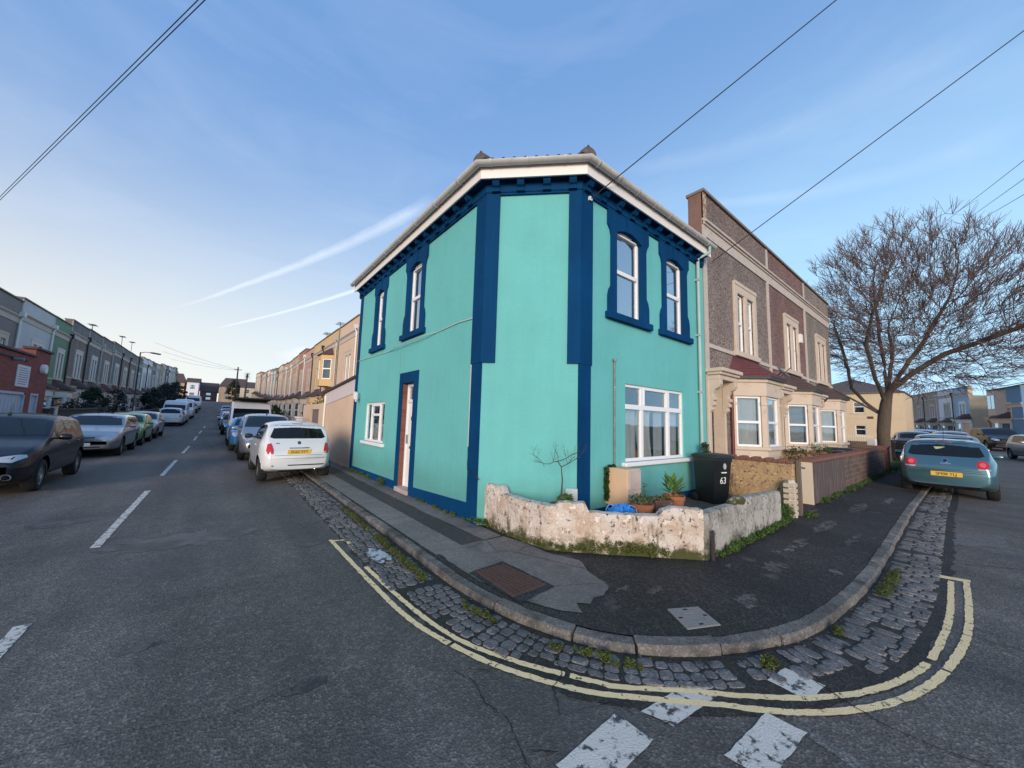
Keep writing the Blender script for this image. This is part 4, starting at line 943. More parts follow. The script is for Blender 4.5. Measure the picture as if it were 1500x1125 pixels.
m = MB(); m.lathe([(.0, 0), (.09, .0), (.11, .05), (.07, .09), (0, .10)], (5.45, 1.99, .61), 7); m.lathe([(.0, 0), (.06, .0), (.07, .03), (.03, .07), (0, .08)], (5.30, 2.0, .61), 6)
tag(m.build('rubble', pinkwall, smooth=30), 'cream stone lump lying on the step of the white garden wall', 'rubble')
m = MB(); m.box(4.43, 4.475, 1.875, 1.895, .12, .44); tag(m.build('stub_post', M('rust_post', (.045, .03, .028), .8, var=.3)), 'short dark rusty upright against the corner of the garden walls', 'post')
# ivy / moss at the wall feet
rn = random.Random(21)
def strip_pts(path, n, r0, z, jit=.03, zj=.03):
    out = []
    for i in range(n):
        t = rn.random()*(len(path)-1); k = int(t); t -= k; a, b = path[k], path[k+1]
        x, y = a[0]+(b[0]-a[0])*t, a[1]+(b[1]-a[1])*t
        out.append((x+rn.uniform(-jit, jit), y+rn.uniform(-jit, jit), hz_(x, y)+z+rn.random()*zj, r0*rn.uniform(.5, 1.2)))
    return out
m = MB(); leaves(m, strip_pts([(3.44, 2.80), (4.08, 2.18)], 50, .05, .16, .02, .10)+strip_pts([(3.09, 3.4), (3.12, 3.16), (3.40, 2.84)], 26, .04, .15, .02, .06)+strip_pts([(3.05, 4.4), (3.05, 3.4)], 10, .03, .14, .02, .02), .022, 60, rn)
tag(m.build('wall_moss', moss_m), 'mossy growth along the foot of the pink garden wall', 'moss', kind='stuff')
m = MB(); leaves(m, strip_pts([(4.50, 1.88), (7.05, 1.88)], 70, .045, .14, .03, .05)+strip_pts([(7.1, 1.95), (7.7, 2.05)], 50, .09, .16, .10, .14)+strip_pts([(8.0, 1.8), (8.3, 1.8)], 20, .05, .13, .05, .03)+strip_pts([(9.6, 1.98), (16, 1.98), (20, 2.0)], 150, .07, .13, .05, .07)+strip_pts([(19.5, 1.9), (20.4, 1.9)], 20, .12, .15, .1, .15), .03, 50, rn)
tag(m.build('wall_weeds', weed_m), 'green weeds along the foot of the front garden walls', 'weeds', kind='stuff')
m = MB(); leaves(m, strip_pts([(2.93, 4.6), (2.94, 4.9), (2.93, 5.15)], 8, .035, .15, .03, .03)+strip_pts([(2.95, 4.45), (3.0, 4.3)], 8, .05, .16, .03, .05)+strip_pts([(2.92, 8.1), (2.92, 8.5)], 12, .06, .16, .03, .06)+strip_pts([(2.92, 9.0), (2.92, 10.9)], 22, .05, .15, .03, .05)+strip_pts([(2.93, 5.2), (2.94, 6.4)], 14, .025, .14, .02, .01), .03, 40, rn)
tag(m.build('wall_weeds', weed_m), 'small weeds at the foot of the green house wall', 'weeds', kind='stuff')
gk = [(1.80, 6.9), (1.78, 5.6), (1.75, 4.6), (1.73, 3.9), (1.72, 3.45)]
m = MB(); leaves(m, strip_pts(gk, 95, .045, .025, .02, .03)+strip_pts([(1.75, 2.9), (1.85, 2.4)], 14, .03, .02, .02)+strip_pts([(2.0, 1.95), (2.3, 1.45)], 20, .03, .02, .03)+strip_pts([(3.0, .95), (3.1, .93)], 12, .035, .02, .02)+strip_pts([(5.2, .64), (6.2, .62)], 26, .05, .02, .03)+strip_pts([(3.9, .75), (4.0, .75)], 6, .03, .02, .02), .017, 90, rn)
tag(m.build('kerb_grass', leaf_mat('kerb_moss', (.065, .085, .018))), 'grass and moss growing in the gutter against the kerb', 'grass', kind='stuff')
# ground of the little corner garden
m = MB(); g = [(3.2, 4.55), (3.22, 3.24), (4.12, 2.38), (4.5, 2.05), (7.9, 2.07), (7.9, 3.52), (3.99, 3.52), (2.97, 4.53)]
m.add([(x, y, .30 if x < 6 else .24) for x, y in g], [tuple(range(len(g)))])
tag(m.build('garden_ground', M('garden_soil', (.085, .07, .058), .95, var=.4, vscale=6, bump=.6, bscale=40, dark=(.05, .065, .02), dscale=5, dlo=.5, dhi=.6)), kind='structure')
# ================================================================ pots, bag, bin
def pot(name, label, x, y, z, rt, rb, h, col, square=False):
    r = root(name, label, 'plant pot', (x, y, z), .3)
    m = MB(); k = sqrt(2) if square else 1; n = 4 if square else 24
    if square: m.lathe([(rb*k, 0), (rt*k, h), (rt*k*.86, h), (rt*k*.84, h-.04)], n=n)
    else: m.lathe([(rb, 0), (rt*.93, h-.05), (rt, h-.05), (rt*1.02, h), (rt*.88, h), (rt*.86, h-.04)], n=n)
    m.build('vessel', M('clay', col, .85, var=.3, vscale=9, dark=(.30, .24, .20), dscale=8, dlo=.58, dhi=.75), r, smooth=30 if not square else None)
    m = MB(); m.lathe([(.001, h-.045), (rt*(.9*k if square else .87), h-.04)], n=n, cap=False); m.build('compost', M('compost', (.03, .022, .016), 1, var=.3), r)
    return r, h
r, h = pot('plant_pot', 'wide terracotta pot of straggly herbs, leftmost of the row by the blue bag', 4.28, 2.66, .36, .145, .10, .26, (.22, .085, .045))
m = MB(); leaves(m, [(rn.uniform(-.1, .1), rn.uniform(-.1, .1), h+.05, .07) for _ in range(10)], .05, 18, rn); leaves(m, [(.08+.03*k, .0, h+.10+.035*k, .03) for k in range(4)], .05, 6, rn); m.build('foliage', leaf_mat('herb_leaf', (.06, .10, .04)), r)
r, h = pot('plant_pot', 'dark brown square pot between the two terracotta ones', 4.61, 2.62, .36, .135, .105, .29, (.10, .055, .045), True)
m = MB(); leaves(m, [(rn.uniform(-.1, .1), rn.uniform(-.1, .1), h, .05) for _ in range(8)], .05, 14, rn); m.build('foliage', leaf_mat('dry_leaf', (.10, .09, .04)), r)
r, h = pot('plant_pot', 'orange terracotta pot holding a broad-leaved green plant', 4.90, 2.57, .36, .145, .10, .31, (.32, .12, .055))
m = MB()
for i in range(26):      # broad rosette leaves
    a_ = i*2.4; L_ = .10+.004*i; e = .15+.038*i; c_ = Vector((-.02+.05*cos(a_), .05*sin(a_), h-.0+.006*i)); u = Vector((cos(a_)*cos(e), sin(a_)*cos(e), sin(e))); w = Vector((-sin(a_), cos(a_), 0))*.036
    m.add([c_, c_+u*L_*.5+w+Vector((0, 0, .01)), c_+u*L_, c_+u*L_*.5-w+Vector((0, 0, .01))], [(0, 1, 2, 3)])
for i in range(12):
    a_ = i*1.9; c_ = Vector((-.12+.03*cos(a_), .02+.03*sin(a_), h+.08+.01*i)); u = Vector((cos(a_)*.5, sin(a_)*.5, .8)); w = Vector((-sin(a_), cos(a_), 0))*.026
    m.add([c_, c_+u*.05+w, c_+u*.10, c_+u*.05-w], [(0, 1, 2, 3)])
m.build('foliage', leaf_mat('broad_leaf', (.10, .20, .05)), r, smooth=60)
m = MB(); rr_ = random.Random(9)
for i in range(40):
    a_ = rr_.uniform(0, 6.3); u = Vector((.35+.5*cos(a_)*.6, .4*sin(a_), .9)).normalized()*rr_.uniform(.14, .28); c_ = Vector((.06, 0, h-.03)); m.tube([c_, c_+u*.6, c_+u+Vector((.02, 0, 0))], [.003, .0022, .001], 3)
leaves(m, [(.14+.02*k, .0, h+.04+.03*k, .05) for k in range(5)], .03, 14, rn)
m.build('dry_stems', leaf_mat('dry_stem', (.16, .12, .07)), r)
r, h = pot('plant_pot', 'low brown bowl with green leaves and a bare twiggy sapling by the cut corner', 3.43, 3.25, .42, .16, .11, .17, (.13, .065, .045))
m = MB(); leaves(m, [(rn.uniform(.0, .14), rn.uniform(-.12, .05), h+.03+rn.random()*.06, .06) for _ in range(14)], .055, 18, rn); m.build('foliage', leaf_mat('bowl_leaf', (.05, .12, .02)), r)
m = MB(); rt_ = random.Random(5)
st = [Vector((.0, 0, h-.02)), Vector((.015, .0, h+.30)), Vector((-.02, .0, h+.46)), Vector((-.08, .02, h+.53))]
st2 = [Vector((-.02, 0.01, h-.02)), Vector((.012, .0, h+.28))]
m.tube(st, [.010, .008, .0065, .005], 6); m.tube(st2, [.008, .006], 5)
def twig(p, d, L, r_, k):
    pts = [p]; q = p
    for i in range(3):
        d = (d+Vector((rt_.gauss(0, .22), rt_.gauss(0, .22), rt_.gauss(.03, .18)))).normalized(); q = q+d*L/3; pts.append(q)
    m.tube(pts, [r_, r_*.8, r_*.7, r_*.5], 4)
    if k:
        for _ in range(rt_.randint(2, 3)): twig(pts[rt_.randint(1, 3)], (d+Vector((rt_.gauss(0, .6), rt_.gauss(0, .6), rt_.gauss(.15, .4)))).normalized(), L*.62, r_*.6, k-1)
twig(st[3], Vector((-.8, .5, -.15)), .24, .006, 3); twig(st[3], Vector((.8, -.6, .5)), .26, .006, 3); twig(st[2], Vector((.7, -.6, .7)), .27, .006, 3); twig(st[3], Vector((.1, 0, 1)), .14, .004, 2)
twig(st[3]+Vector((-.16, .10, -.06)), Vector((-.5, .4, .7)), .22, .003, 2)
m.build('sapling', M('twig_bark', (.07, .05, .04), .9, var=.2), r)
# blue carrier bag
m = MB(); rb = random.Random(2); n1, n2 = 22, 14; vs = []
for i in range(n1):
    for j in range(n2):
        u, v = i/(n1-1)*2-1, j/(n2-1)*2-1; q = max(0, 1-(u*u*.9+v*v*.9)); vs.append((u*.22+.02*rb.uniform(-1, 1), v*.14+.02*rb.uniform(-1, 1), .30*q**.6*(.45+.35*sin(u*5+v*4)**2)+rb.uniform(0, .015)))
m.add(vs, [(i*n2+j, (i+1)*n2+j, (i+1)*n2+j+1, i*n2+j+1) for i in range(n1-1) for j in range(n2-1)])
bag = root('carrier_bag', 'crumpled bright blue carrier bag behind the pink garden wall', 'bag', (4.02, 2.78, .38), -.8)
m.build('bag_body', M('blue_plastic', (.01, .18, .62), .35, var=.25, vscale=9, spec=.6), bag, smooth=25)
for sx_ in (-.13, .12):
    m = MB(); m.tube([(sx_-.05, 0, .06), (sx_-.06, .01, .16), (sx_-.02, .02, .22), (sx_+.05, .01, .20), (sx_+.07, 0, .05)], .008, 5); m.build('handle', M('bag_handle', (.10, .30, .62), .4, var=.2), bag, smooth=60)
# wheelie bin
def wheelie(name, label, loc, rz, num=None, group=None, colr=None):
    r = root(name, label, 'wheelie bin', loc, rz, group)
    body = colr or black_pl
    m = MB(); w0, w1, d0, d1 = .21, .27, .23, .31
    vs = []
    for z, w_, d_, yo_ in ((.03, w0, d0, .03), (.05, w0+.01, d0+.01, .03), (.86, w1-.01, d1-.02, 0), (.90, w1, d1, 0), (.95, w1, d1, 0)):
        for a_, b_ in ((-1, -1), (1, -1), (1, 1), (-1, 1)): vs.append((a_*w_, b_*d_+yo_, z))
    m.add(vs, [(i*4+k, i*4+(k+1) % 4, (i+1)*4+(k+1) % 4, (i+1)*4+k) for i in range(4) for k in range(4)]+[(3, 2, 1, 0), (16, 17, 18, 19)])
    m.build('bin_body', body, r, bevel=.018, smooth=40)
    m = MB(); vs = []
    for z, w_, y0, y1 in ((.945, w1+.03, -d1-.045, d1+.02), (.985, w1+.03, -d1-.045, d1+.02), (1.02, w1-.03, -d1+.02, d1-.04), (1.035, w1-.09, -d1+.08, d1-.12)):
        vs += [(-w_, y0, z), (w_, y0, z), (w_, y1, z), (-w_, y1, z)]
    m.add(vs, [(i*4+k, i*4+(k+1) % 4, (i+1)*4+(k+1) % 4, (i+1)*4+k) for i in range(3) for k in range(4)]+[(3, 2, 1, 0), (12, 13, 14, 15)])
    L_ = m.build('lid', body, r, bevel=.012, smooth=40)
    m = MB(); m.tube([(-w1+.02, d1+.05, .97), (w1-.02, d1+.05, .97)], .016, 8); [m.box(x_-.012, x_+.012, d1-.02, d1+.06, .95, .985) for x_ in (-.2, 0, .2)]; m.build('handle', body, r, smooth=50)
    for sx_ in (-1, 1):
        m = MB(); m.lathe([(.0, -.025), (.085, -.025), (.10, -.018), (.10, .018), (.085, .025), (0, .025)], (0, 0, 0), 20)
        m.v = [(sx_*(w0+.055)+v[2], d0+.04+v[0], .10+v[1]) for v in m.v]; m.build('wheel', body, r, smooth=40)
    if num:
        m = MB(); v_, f_ = text_mesh(num, .19); zf = .60; 
        def fy(z): return -(.24+(z-.05)/.85*.06)-.002+.03*(1-(z-.05)/.81)
        m.add([(v[0]*1.0+.02, fy(.50+v[1])-v[2]-.0025, .50+v[1]) for v in v_], f_)
        m.box(-.04, .115, fy(.67)-.005, fy(.67)+.01, .655, .675)
        m.build('number', M('sticker_white', (.75, .76, .78), .5, var=.05), r)
        m = MB(); n = 20
        m.lathe([(.001, 0), (.042, 0), (.042, .003), (.001, .003)], (0, 0, 0), 20)
        for k in range(8):
            a_ = k*pi/4; m.box(.05*cos(a_)-.007, .05*cos(a_)+.007, -.0, .003, .062*sin(a_)-.007, .062*sin(a_)+.007)
        mm_ = []
        for i_, v in enumerate(m.v):
            if i_ < 80: mm_.append((v[0]+.045, fy(.79)-.003-v[2], .79+v[1]*1.3))
            else: mm_.append((v[0]+.045, fy(.79)-.003-v[1], .79+v[2]))
        m.v = mm_; m.build('crest', M('crest_grey', (.40, .41, .43), .5, var=.4, vscale=40), r)
    return r
wb = wheelie('wheelie_bin', 'black wheelie bin numbered 63 in white by the green wall', (7.13, 3.0, .22), 0.0, '63'); wb.rotation_euler.z = -.33; wb.scale = (.78, .80, .88)
# cable on the garden wall end
# neighbour's bin seen beyond is built with the front wall
# ================================================================ terraced houses
stone = M('cream_stone', (.55, .46, .375), .8, var=.14, vscale=5, bump=.2, dark=(.36, .26, .18), dscale=3.5, dlo=.56, dhi=.8)
lilac_trim = M('pale_trim', (.50, .44, .39), .8, var=.14, vscale=5, bump=.2, dark=(.30, .25, .22), dscale=4, dlo=.54, dhi=.75)
coping_m = M('coping_stone', (.20, .17, .15), .9, var=.3, vscale=7, bump=.4, dark=(.09, .10, .06), dscale=6)
tile_red = M('bay_tile_red', (.125, .028, .032), .7, var=.35, vscale=10, bump=.3, dark=(.07, .05, .045), dscale=5, dlo=.5, dhi=.65)
tile_brown = M('bay_tile_brown', (.078, .045, .042), .8, var=.35, vscale=10, bump=.3, dark=(.05, .045, .04), dscale=5, dlo=.52, dhi=.7)
dark_gut = M('dark_gutter', (.02, .022, .024), .5, var=.2)
P_brown = pebble('pebbledash_brown', (.105, .078, .065), (.215, .170, .148), (.38, .32, .29))
P_red = pebble('pebbledash_plum', (.095, .048, .042), (.20, .115, .10), (.33, .22, .20))
P_grey = pebble('pebbledash_grey', (.12, .10, .085), (.24, .205, .175), (.38, .33, .29))
P_par = pebble('pebbledash_parapet', (.10, .07, .058), (.19, .14, .12), (.32, .25, .22))
P_side = stucco('stained_side_render', (.22, .135, .105), .35, .5)
def roof_slab(m, poly_lo, zlo, poly_hi, zhi, courses=8):
    """tiled pitched faces between two plan polylines, in overlapping courses"""
    n = len(poly_lo)
    for i in range(n-1):
        for k in range(courses):
            t0, t1 = k/courses, (k+1.12)/courses
            def P(j, t, dz): return (poly_lo[j][0]*(1-t)+poly_hi[j][0]*t, poly_lo[j][1]*(1-t)+poly_hi[j][1]*t, zlo*(1-t)+zhi*t+dz)
            t1 = min(t1, 1)
            m.add([P(i, t0, .022), P(i+1, t0, .022), P(i+1, t1, 0), P(i, t1, 0), P(i, t0, 0), P(i+1, t0, 0)], [(0, 1, 2, 3), (4, 5, 1, 0)])
def terrace(name, label, loc, rz, w=4.0, Hh=6.8, wall=P_brown, par=None, trim=stone, trim2=lilac_trim, bay_m=stone, tile=tile_brown, group=None, bay=(1.30, 3.5), bayd=.55, gb='sash', detail=2, par_z=6.05, door_c=(.05, .03, .03), side=None, blind=None, hoodm=None):
    r = root(name, label, 'house', loc, rz, group)
    I = lambda v: v
    s = Hh/6.8
    f0, f1 = 3.25*s, 5.15*s; cx = w*.575
    hs = [(cx-.55, cx-.10, f0+.12, f1-.28), (cx+.10, cx+.55, f0+.12, f1-.28), (.14, .84, .10, 2.45, .26)]
    m = MB(); wall_holes(m, 0, w, 0, Hh, hs, .14, 0, 0)
    m.add([(0, 0, -.3), (0, 0, Hh), (0, 8, Hh-1.2), (0, 8, -.3), (w, 0, -.3), (w, 0, Hh), (w, 8, Hh-1.2), (w, 8, -.3), (0, .3, Hh), (w, .3, Hh), (0, .3, Hh-.9), (w, .3, Hh-.9)],
          [(0, 1, 8, 10, 2, 3), (4, 5, 9, 11, 6, 7), (10, 11, 6, 2), (2, 6, 7, 3), (8, 9, 11, 10), (1, 5, 9, 8)], 1)
    m.add([(0, 0, -.4), (w, 0, -.4), (w, 0, 0), (0, 0, 0)], [(0, 1, 2, 3)], 0)
    m.build('wall', [wall, side or wall], r)
    m = MB(); m.box(.16, w-.02, -.022, 0, par_z*s+.12, Hh-.02); m.build('parapet', par or wall, r)
    m = MB(); m.box(-.02, w+.02, -.07, .34, Hh, Hh+.07); m.build('coping', coping_m, r, bevel=.012)
    m = MB(); m.box(.0, w, -.10, 0, par_z*s+.02, par_z*s+.08); m.box(.0, w, -.06, 0, par_z*s-.03, par_z*s+.02); m.box(.16, w-.005, -.03, 0, par_z*s-.28, par_z*s-.032); m.build('cornice', trim2, r, bevel=.006)
    m = MB(); m.box(0, .15, -.03, 0, 0, Hh-.01); m.build('pilaster', trim2, r)
    m = MB(); m.box(.152, cx-.80, -.03, 0, f0-.02, f0+.07); m.box(cx+.80, w, -.03, 0, f0-.02, f0+.07); m.build('string_course', trim2, r)
    # first floor pair window
    m = MB(); a, b = cx-.55, cx+.55
    m.box(a-.20, a, -.045, .02, f0+.05, f1); m.box(b, b+.20, -.045, .02, f0+.05, f1); m.box(a, b, -.045, .02, f1-.28, f1); m.box(cx-.10, cx+.10, -.045, .02, f0+.05, f1-.281)
    m.box(a-.20, b+.20, -.06, -.044, f1-.08, f1+.02)
    m.build('window_surround', trim, r, bevel=.008)
    m = MB(); m.box(a-.26, b+.26, -.09, .05, f0-.01, f0+.12); m.build('window_sill', trim, r, bevel=.01)
    for x0, x1 in ((a, cx-.10), (cx+.10, b)):
        window(r, I, x0, x1, f0+.12, f1-.28, .028, [(x0+.04, x1-.04, (f0+f1)/2-.10, (f0+f1)/2-.04)], fw=.045, back=detail > 1, curtain=[(x0+.04, x1-.04, f0+.15, f1-.33, .3)] if detail > 1 else None, gm=pane if detail > 1 else pane_sky)
    # door, hood and consoles
    m = MB(); m.box(.14, .84, .22, .26, .10, 2.10); [m.box(x0, x0+.22, .212, .22, z0, z1) for x0 in (.22, .54) for z0, z1 in ((.25, .8), (.95, 1.85))]; m.build('front_door', M('door_paint', door_c, .45, var=.15), r, bevel=.006)
    m = MB(); m.box(.14, .84, .23, .235, 2.14, 2.45); m.build('fanlight', pane, r)
    m = MB(); m.box(.02, .142, -.05, .21, .0, 2.45); m.box(.83, .90, -.05, .21, .0, 2.45); m.build('door_jamb', trim, r, bevel=.008)
    m = MB(); m.box(-.03, 1.06, -.36, 0, 2.66, 2.74); m.box(.0, 1.02, -.31, 0, 2.60, 2.66); m.box(.04, .98, -.26, 0, 2.50, 2.60); hood = m.build('door_hood', trim, r, bevel=.01)
    for x0 in (.03, .82):
        pr = [(0, 2.5), (-.27, 2.5), (-.28, 2.40), (-.24, 2.33), (-.16, 2.28), (-.12, 2.20), (-.12, 2.14), (-.17, 2.12), (-.17, 2.06), (-.11, 2.04), (-.15, 2.0), (-.15, 1.95), (-.09, 1.92), (-.11, 1.86), (-.05, 1.80), (0, 1.80)]
        n = len(pr); m = MB(); m.add([(x0, y, z) for y, z in pr]+[(x0+.14, y, z) for y, z in pr], [tuple(range(n)), tuple(range(n, 2*n))[::-1]]+[(i, (i+1) % n, n+(i+1) % n, n+i) for i in range(n)]); m.build('console', trim, hood, bevel=.008)
    # bay window
    b0, b1 = bay; d = bayd; c0, c1 = b0+d, b1-d
    pl = [(b0, 0), (c0, -d), (c1, -d), (b1, 0)]
    B = MB()
    B.prism([(b0, .0), (c0, -d), (c1, -d), (b1, .0)], -.3, .98)
    bay_o = B.build('bay', bay_m, r, bevel=.008); B = MB()
    B.prism([(b0-.02, .0), (c0-.01, -d-.02), (c1+.01, -d-.02), (b1+.02, .0)], 2.24, 2.56)
    B.build('bay_head', bay_m, bay_o, bevel=.008)
    m = MB(); m.prism([(b0-.05, 0), (c0-.03, -d-.06), (c1+.03, -d-.06), (b1+.05, 0)], .981, 1.06); m.build('bay_sill', bay_m, bay_o, bevel=.01)
    m = MB(); m.prism([(b0-.05, 0), (c0-.03, -d-.06), (c1+.03, -d-.06), (b1+.05, 0)], 2.561, 2.64); m.build('bay_cornice', bay_m, bay_o, bevel=.01)
    e = .14
    lo = [(b0-e, 0), (c0-e*.6, -d-e), (c1+e*.6, -d-e), (b1+e, 0)]; hi = [(b0+.20, 0), (c0+.22, -.02), (c1-.22, -.02), (b1-.20, 0)]
    m = MB(); m.prism(lo, 2.641, 2.70); m.build('bay_gutter', dark_gut, bay_o)
    m = MB(); roof_slab(m, lo, 2.705, hi, 3.22, 7); m.build('bay_roof', tile, bay_o)
    for (p, q), nm in (((pl[0], pl[1]), 0), ((pl[1], pl[2]), 1), ((pl[2], pl[3]), 2)):
        L = sqrt((q[0]-p[0])**2+(q[1]-p[1])**2); ux, uy = (q[0]-p[0])/L, (q[1]-p[1])/L
        T = lambda v, p=p, ux=ux, uy=uy: (p[0]+ux*v[0]-uy*v[1], p[1]+uy*v[0]+ux*v[1], v[2])
        # corner columns with caps
        cw = .11
        m = MB()
        for x0, x1 in ((0.0, cw), (L-cw, L)):
            m.box(x0, x1, .0, .12, 1.06, 2.24); m.box(x0-.012, x1+.012, -.018, .10, 2.02, 2.10); m.box(x0-.006, x1+.006, -.01, .10, 1.06, 1.12)
        m.v = [T(v) for v in m.v]; m.build('bay_column', bay_m, bay_o, bevel=.006)
        x0, x1 = cw, L-cw; bars = [(x0+.04, x1-.04, 1.60, 1.66)]
        if L > 1.3: bars += [(L/2-.05, L/2+.05, 1.1, 2.2)]
        window(bay_o, T, x0, x1, 1.06, 2.24, .04, bars, fw=.05, back=False, curtain=None if detail < 2 else ([(x0+.05, x1-.05, 1.08, 2.2, .3)] if blind is None else None), gm=pane if detail > 1 else pane_sky)
        if blind and detail > 1:
            m = MB(); k = 0
            z = 1.12
            while z < 2.18: m.add([T((x0+.05, .14, z)), T((x1-.05, .14, z)), T((x1-.05, .165, z+.022)), T((x0+.05, .165, z+.022))], [(0, 1, 2, 3)]); z += .036
            m.build('blind', net, bay_o)
    m = MB(); m.add([(b0+.1, -.02, 1.0), (b1-.1, -.02, 1.0), (b1-.1, -.02, 2.3), (b0+.1, -.02, 2.3)], [(0, 1, 2, 3)]); m.build('room', dark_room, bay_o)
    return r
# the three houses next door
def chim(parent, x, y, z, mt=None):
    m = MB(); m.box(x-.3, x+.3, y-.3, y+.8, z-1.6, z+.7); m.box(x-.34, x+.34, y-.34, y+.84, z+.7, z+.78); st_ = m.build('chimney', mt or coping_m, parent, bevel=.01)
    for yy in (y-.1, y+.2, y+.5):
        m = MB(); m.lathe([(.10, z+.78), (.085, z+1.02), (.10, z+1.05), (.06, z+1.05)], (x, yy, 0), 10); m.build('chimney_pot', tile_brown, st_)
n1 = terrace('terraced_house', 'grey-brown pebbledash house with a red tiled bay, attached to the mint green corner house', (8.10, YR, .12), 0, w=4.1, wall=P_brown, par=P_par, trim=stone, tile=tile_red, bay=(1.30, 3.42), side=P_side, detail=2)
n2 = terrace('terraced_house', 'plum pebbledash house with blinds in its bay, second of the three beside the green house', (12.2, YR, .12), 0, w=3.85, wall=P_red, par=P_red, trim=stone, bay=(1.15, 3.3), detail=2, blind=True)
n3 = terrace('terraced_house', 'grey pebbledash house nearest the bare tree, end of the three beside the green house', (16.05, YR, .12), 0, w=3.75, wall=P_grey, par=P_grey, trim=stone, bay=(1.1, 3.2), detail=2)
m = MB(); m.box(0, .165, -.034, .0, 6.17, 6.85); m.box(.0, .17, -.034, 1.1, 6.17, 6.85) if False else None
m.build('quoin', M('flaking_paint', (.50, .40, .30), .85, var=.2, dark=(.28, .15, .08), dscale=7, dlo=.46, dhi=.56, bump=.5), n1)
# dark red and black downpipes between bays
m = MB(); m.tube([(1.18, -.05, 2.66), (1.20, -.06, 2.3), (1.20, -.06, 0)], .035, 10); m.build('downpipe', M('red_downpipe', (.14, .03, .025), .5, var=.2), n1, smooth=50)
m = MB(); m.tube([(.98+.0, -.35, 2.66), (.98, -.20, 2.45), (.98, -.08, 2.35), (.98, -.08, 0)], .035, 10); m.build('downpipe', dark_gut, n3, smooth=50)
m = MB(); m.box(2.9, 3.12, -.12, .0, 4.42, 4.72); m.build('alarm_box', wht, n2, bevel=.01)
# satellite dish on the first roof
m = MB(); m.lathe([(.001, .0), (.12, .015), (.22, .05), (.23, .05), (.12, .008), (.001, -.008)], (0, 0, 0), 20)
m.v = [(3.62+v[0], -.42+v[1]*.6-v[2]*.6, 3.0+v[1]*.7+v[2]*.6) for v in m.v]; d_ = m.build('satellite_dish', M('dish_grey', (.12, .125, .13), .5, var=.15), n1, smooth=50)
m = MB(); m.tube([(3.62, -.02, 2.86), (3.62, -.3, 2.92), (3.62, -.40, 3.0)], .016, 6); m.tube([(3.62, -.38, 2.88), (3.60, -.62, 3.12)], .010, 6); m.build('dish_arm', dark_gut, d_)
# ---------------------------------------------------------------- walls in front of them
ochre_w = peel_mat('ochre_stone_render', (.52, .36, .19), (.40, .27, .17), (.06, .055, .03))
brick_d = brick('sooty_brick', (.085, .055, .045), (.15, .095, .075), (.20, .17, .15), 2.6, dirt=(.06, .055, .055))
brick_r = brick('red_brick', (.24, .075, .05), (.30, .11, .075), (.20, .16, .14), 3.3, dirt=(.10, .06, .05), dlo=.55, dhi=.75)
clayb = M('clay_coping', (.20, .085, .06), .85, var=.35, vscale=9, bump=.5, bscale=40, dark=(.09, .075, .05), dscale=7)
pw = root('party_wall', 'ochre painted stone wall with a toothed red brick top behind the numbered bin', 'wall', (8.0, 2.7, .1))
m = MB(); m.box(7.93, 8.09, 1.98, 3.47, .1, 1.0); m.build('stonework', ochre_w, pw, world=True, bevel=.01)
m = MB(); y = 1.99; k = 0
while y < 3.42:
    m.box(7.90, 8.12, y, y+.10, 1.0, 1.075 if k % 2 else 1.045); y += .105; k += 1
m.build('brick_top', clayb, pw, world=True, bevel=.008)
m = MB(); vs = []
m.lathe([(.095, .1), (.09, .35), (.085, .70), (.07, .74), (.0, .75)], (7.78, 2.0, 0), 4); 
for k in range(6): m.box(7.695, 7.865, 1.915, 2.085, .14+k*.095, .21+k*.095)
tag(m.build('gate_pier', M('white_brick_pier', (.50, .44, .36), .85, var=.2, vscale=6, bump=.5, bscale=30, dark=(.12, .12, .07), dscale=6, dlo=.55, dhi=.7), bevel=.008), 'stubby cream painted brick pier among weeds at the end of the ochre wall', 'pier')
m = MB(); m.box(8.0, 8.07, 1.90, 1.965, .1, 1.06); m.tube([(8.03, 1.93, .95), (8.12, 1.86, .93)], .02, 6); tag(m.build('gate_post', M('old_post', (.14, .11, .09), .9, var=.3, dark=(.05, .07, .02), dscale=6), bevel=.006), 'thin weathered gate post against the end of the ochre wall', 'post')
fw_ = root('front_wall', 'long sooty brick front wall with a rendered panel and cream painted end facing the gate', 'wall', (9.5, 2.1, .1))
m = MB(); m.box(9.42, 19.6, 2.04, 2.22, .1, .95); m.build('brickwork', brick_d, fw_, world=True)
m = MB(); m.box(9.412, 12.3, 2.016, 2.038, .14, .93); m.build('render_panel', M('stained_panel', (.085, .065, .060), .9, var=.45, vscale=4, stretch=(3.5, 3.5, .45), dark=(.22, .17, .15), dscale=4, dlo=.52, dhi=.7, bump=.3), fw_, world=True)
m = MB(); m.box(9.40, 9.41, 2.03, 2.24, .12, .98); m.build('painted_end', M('cream_paint', (.60, .52, .42), .8, var=.1, bump=.3, bscale=20), fw_, world=True)
m = MB()
for k in range(42): m.box(9.38+k*.244, 9.38+k*.244+.238, 2.0, 2.26, .952, 1.01+.008*(k % 3))
m.build('coping_bricks', clayb, fw_, world=True, bevel=.02)
rp = root('brick_pier', 'red brick pier ending the front wall beside the grass under the tree', 'pier', (19.95, 2.15, .1))
m = MB(); m.box(19.6, 20.35, 2.0, 2.34, .1, 1.02); m.build('brickwork', brick_r, rp, world=True)
m = MB(); m.box(19.57, 20.38, 1.97, 2.37, 1.02, 1.08); m.build('pier_cap', clayb, rp, world=True, bevel=.012)
m = MB(); m.box(-.14, .14, -.05, .05, .0, .25); m.v = [(v[0], v[1], v[2]) for v in m.v]
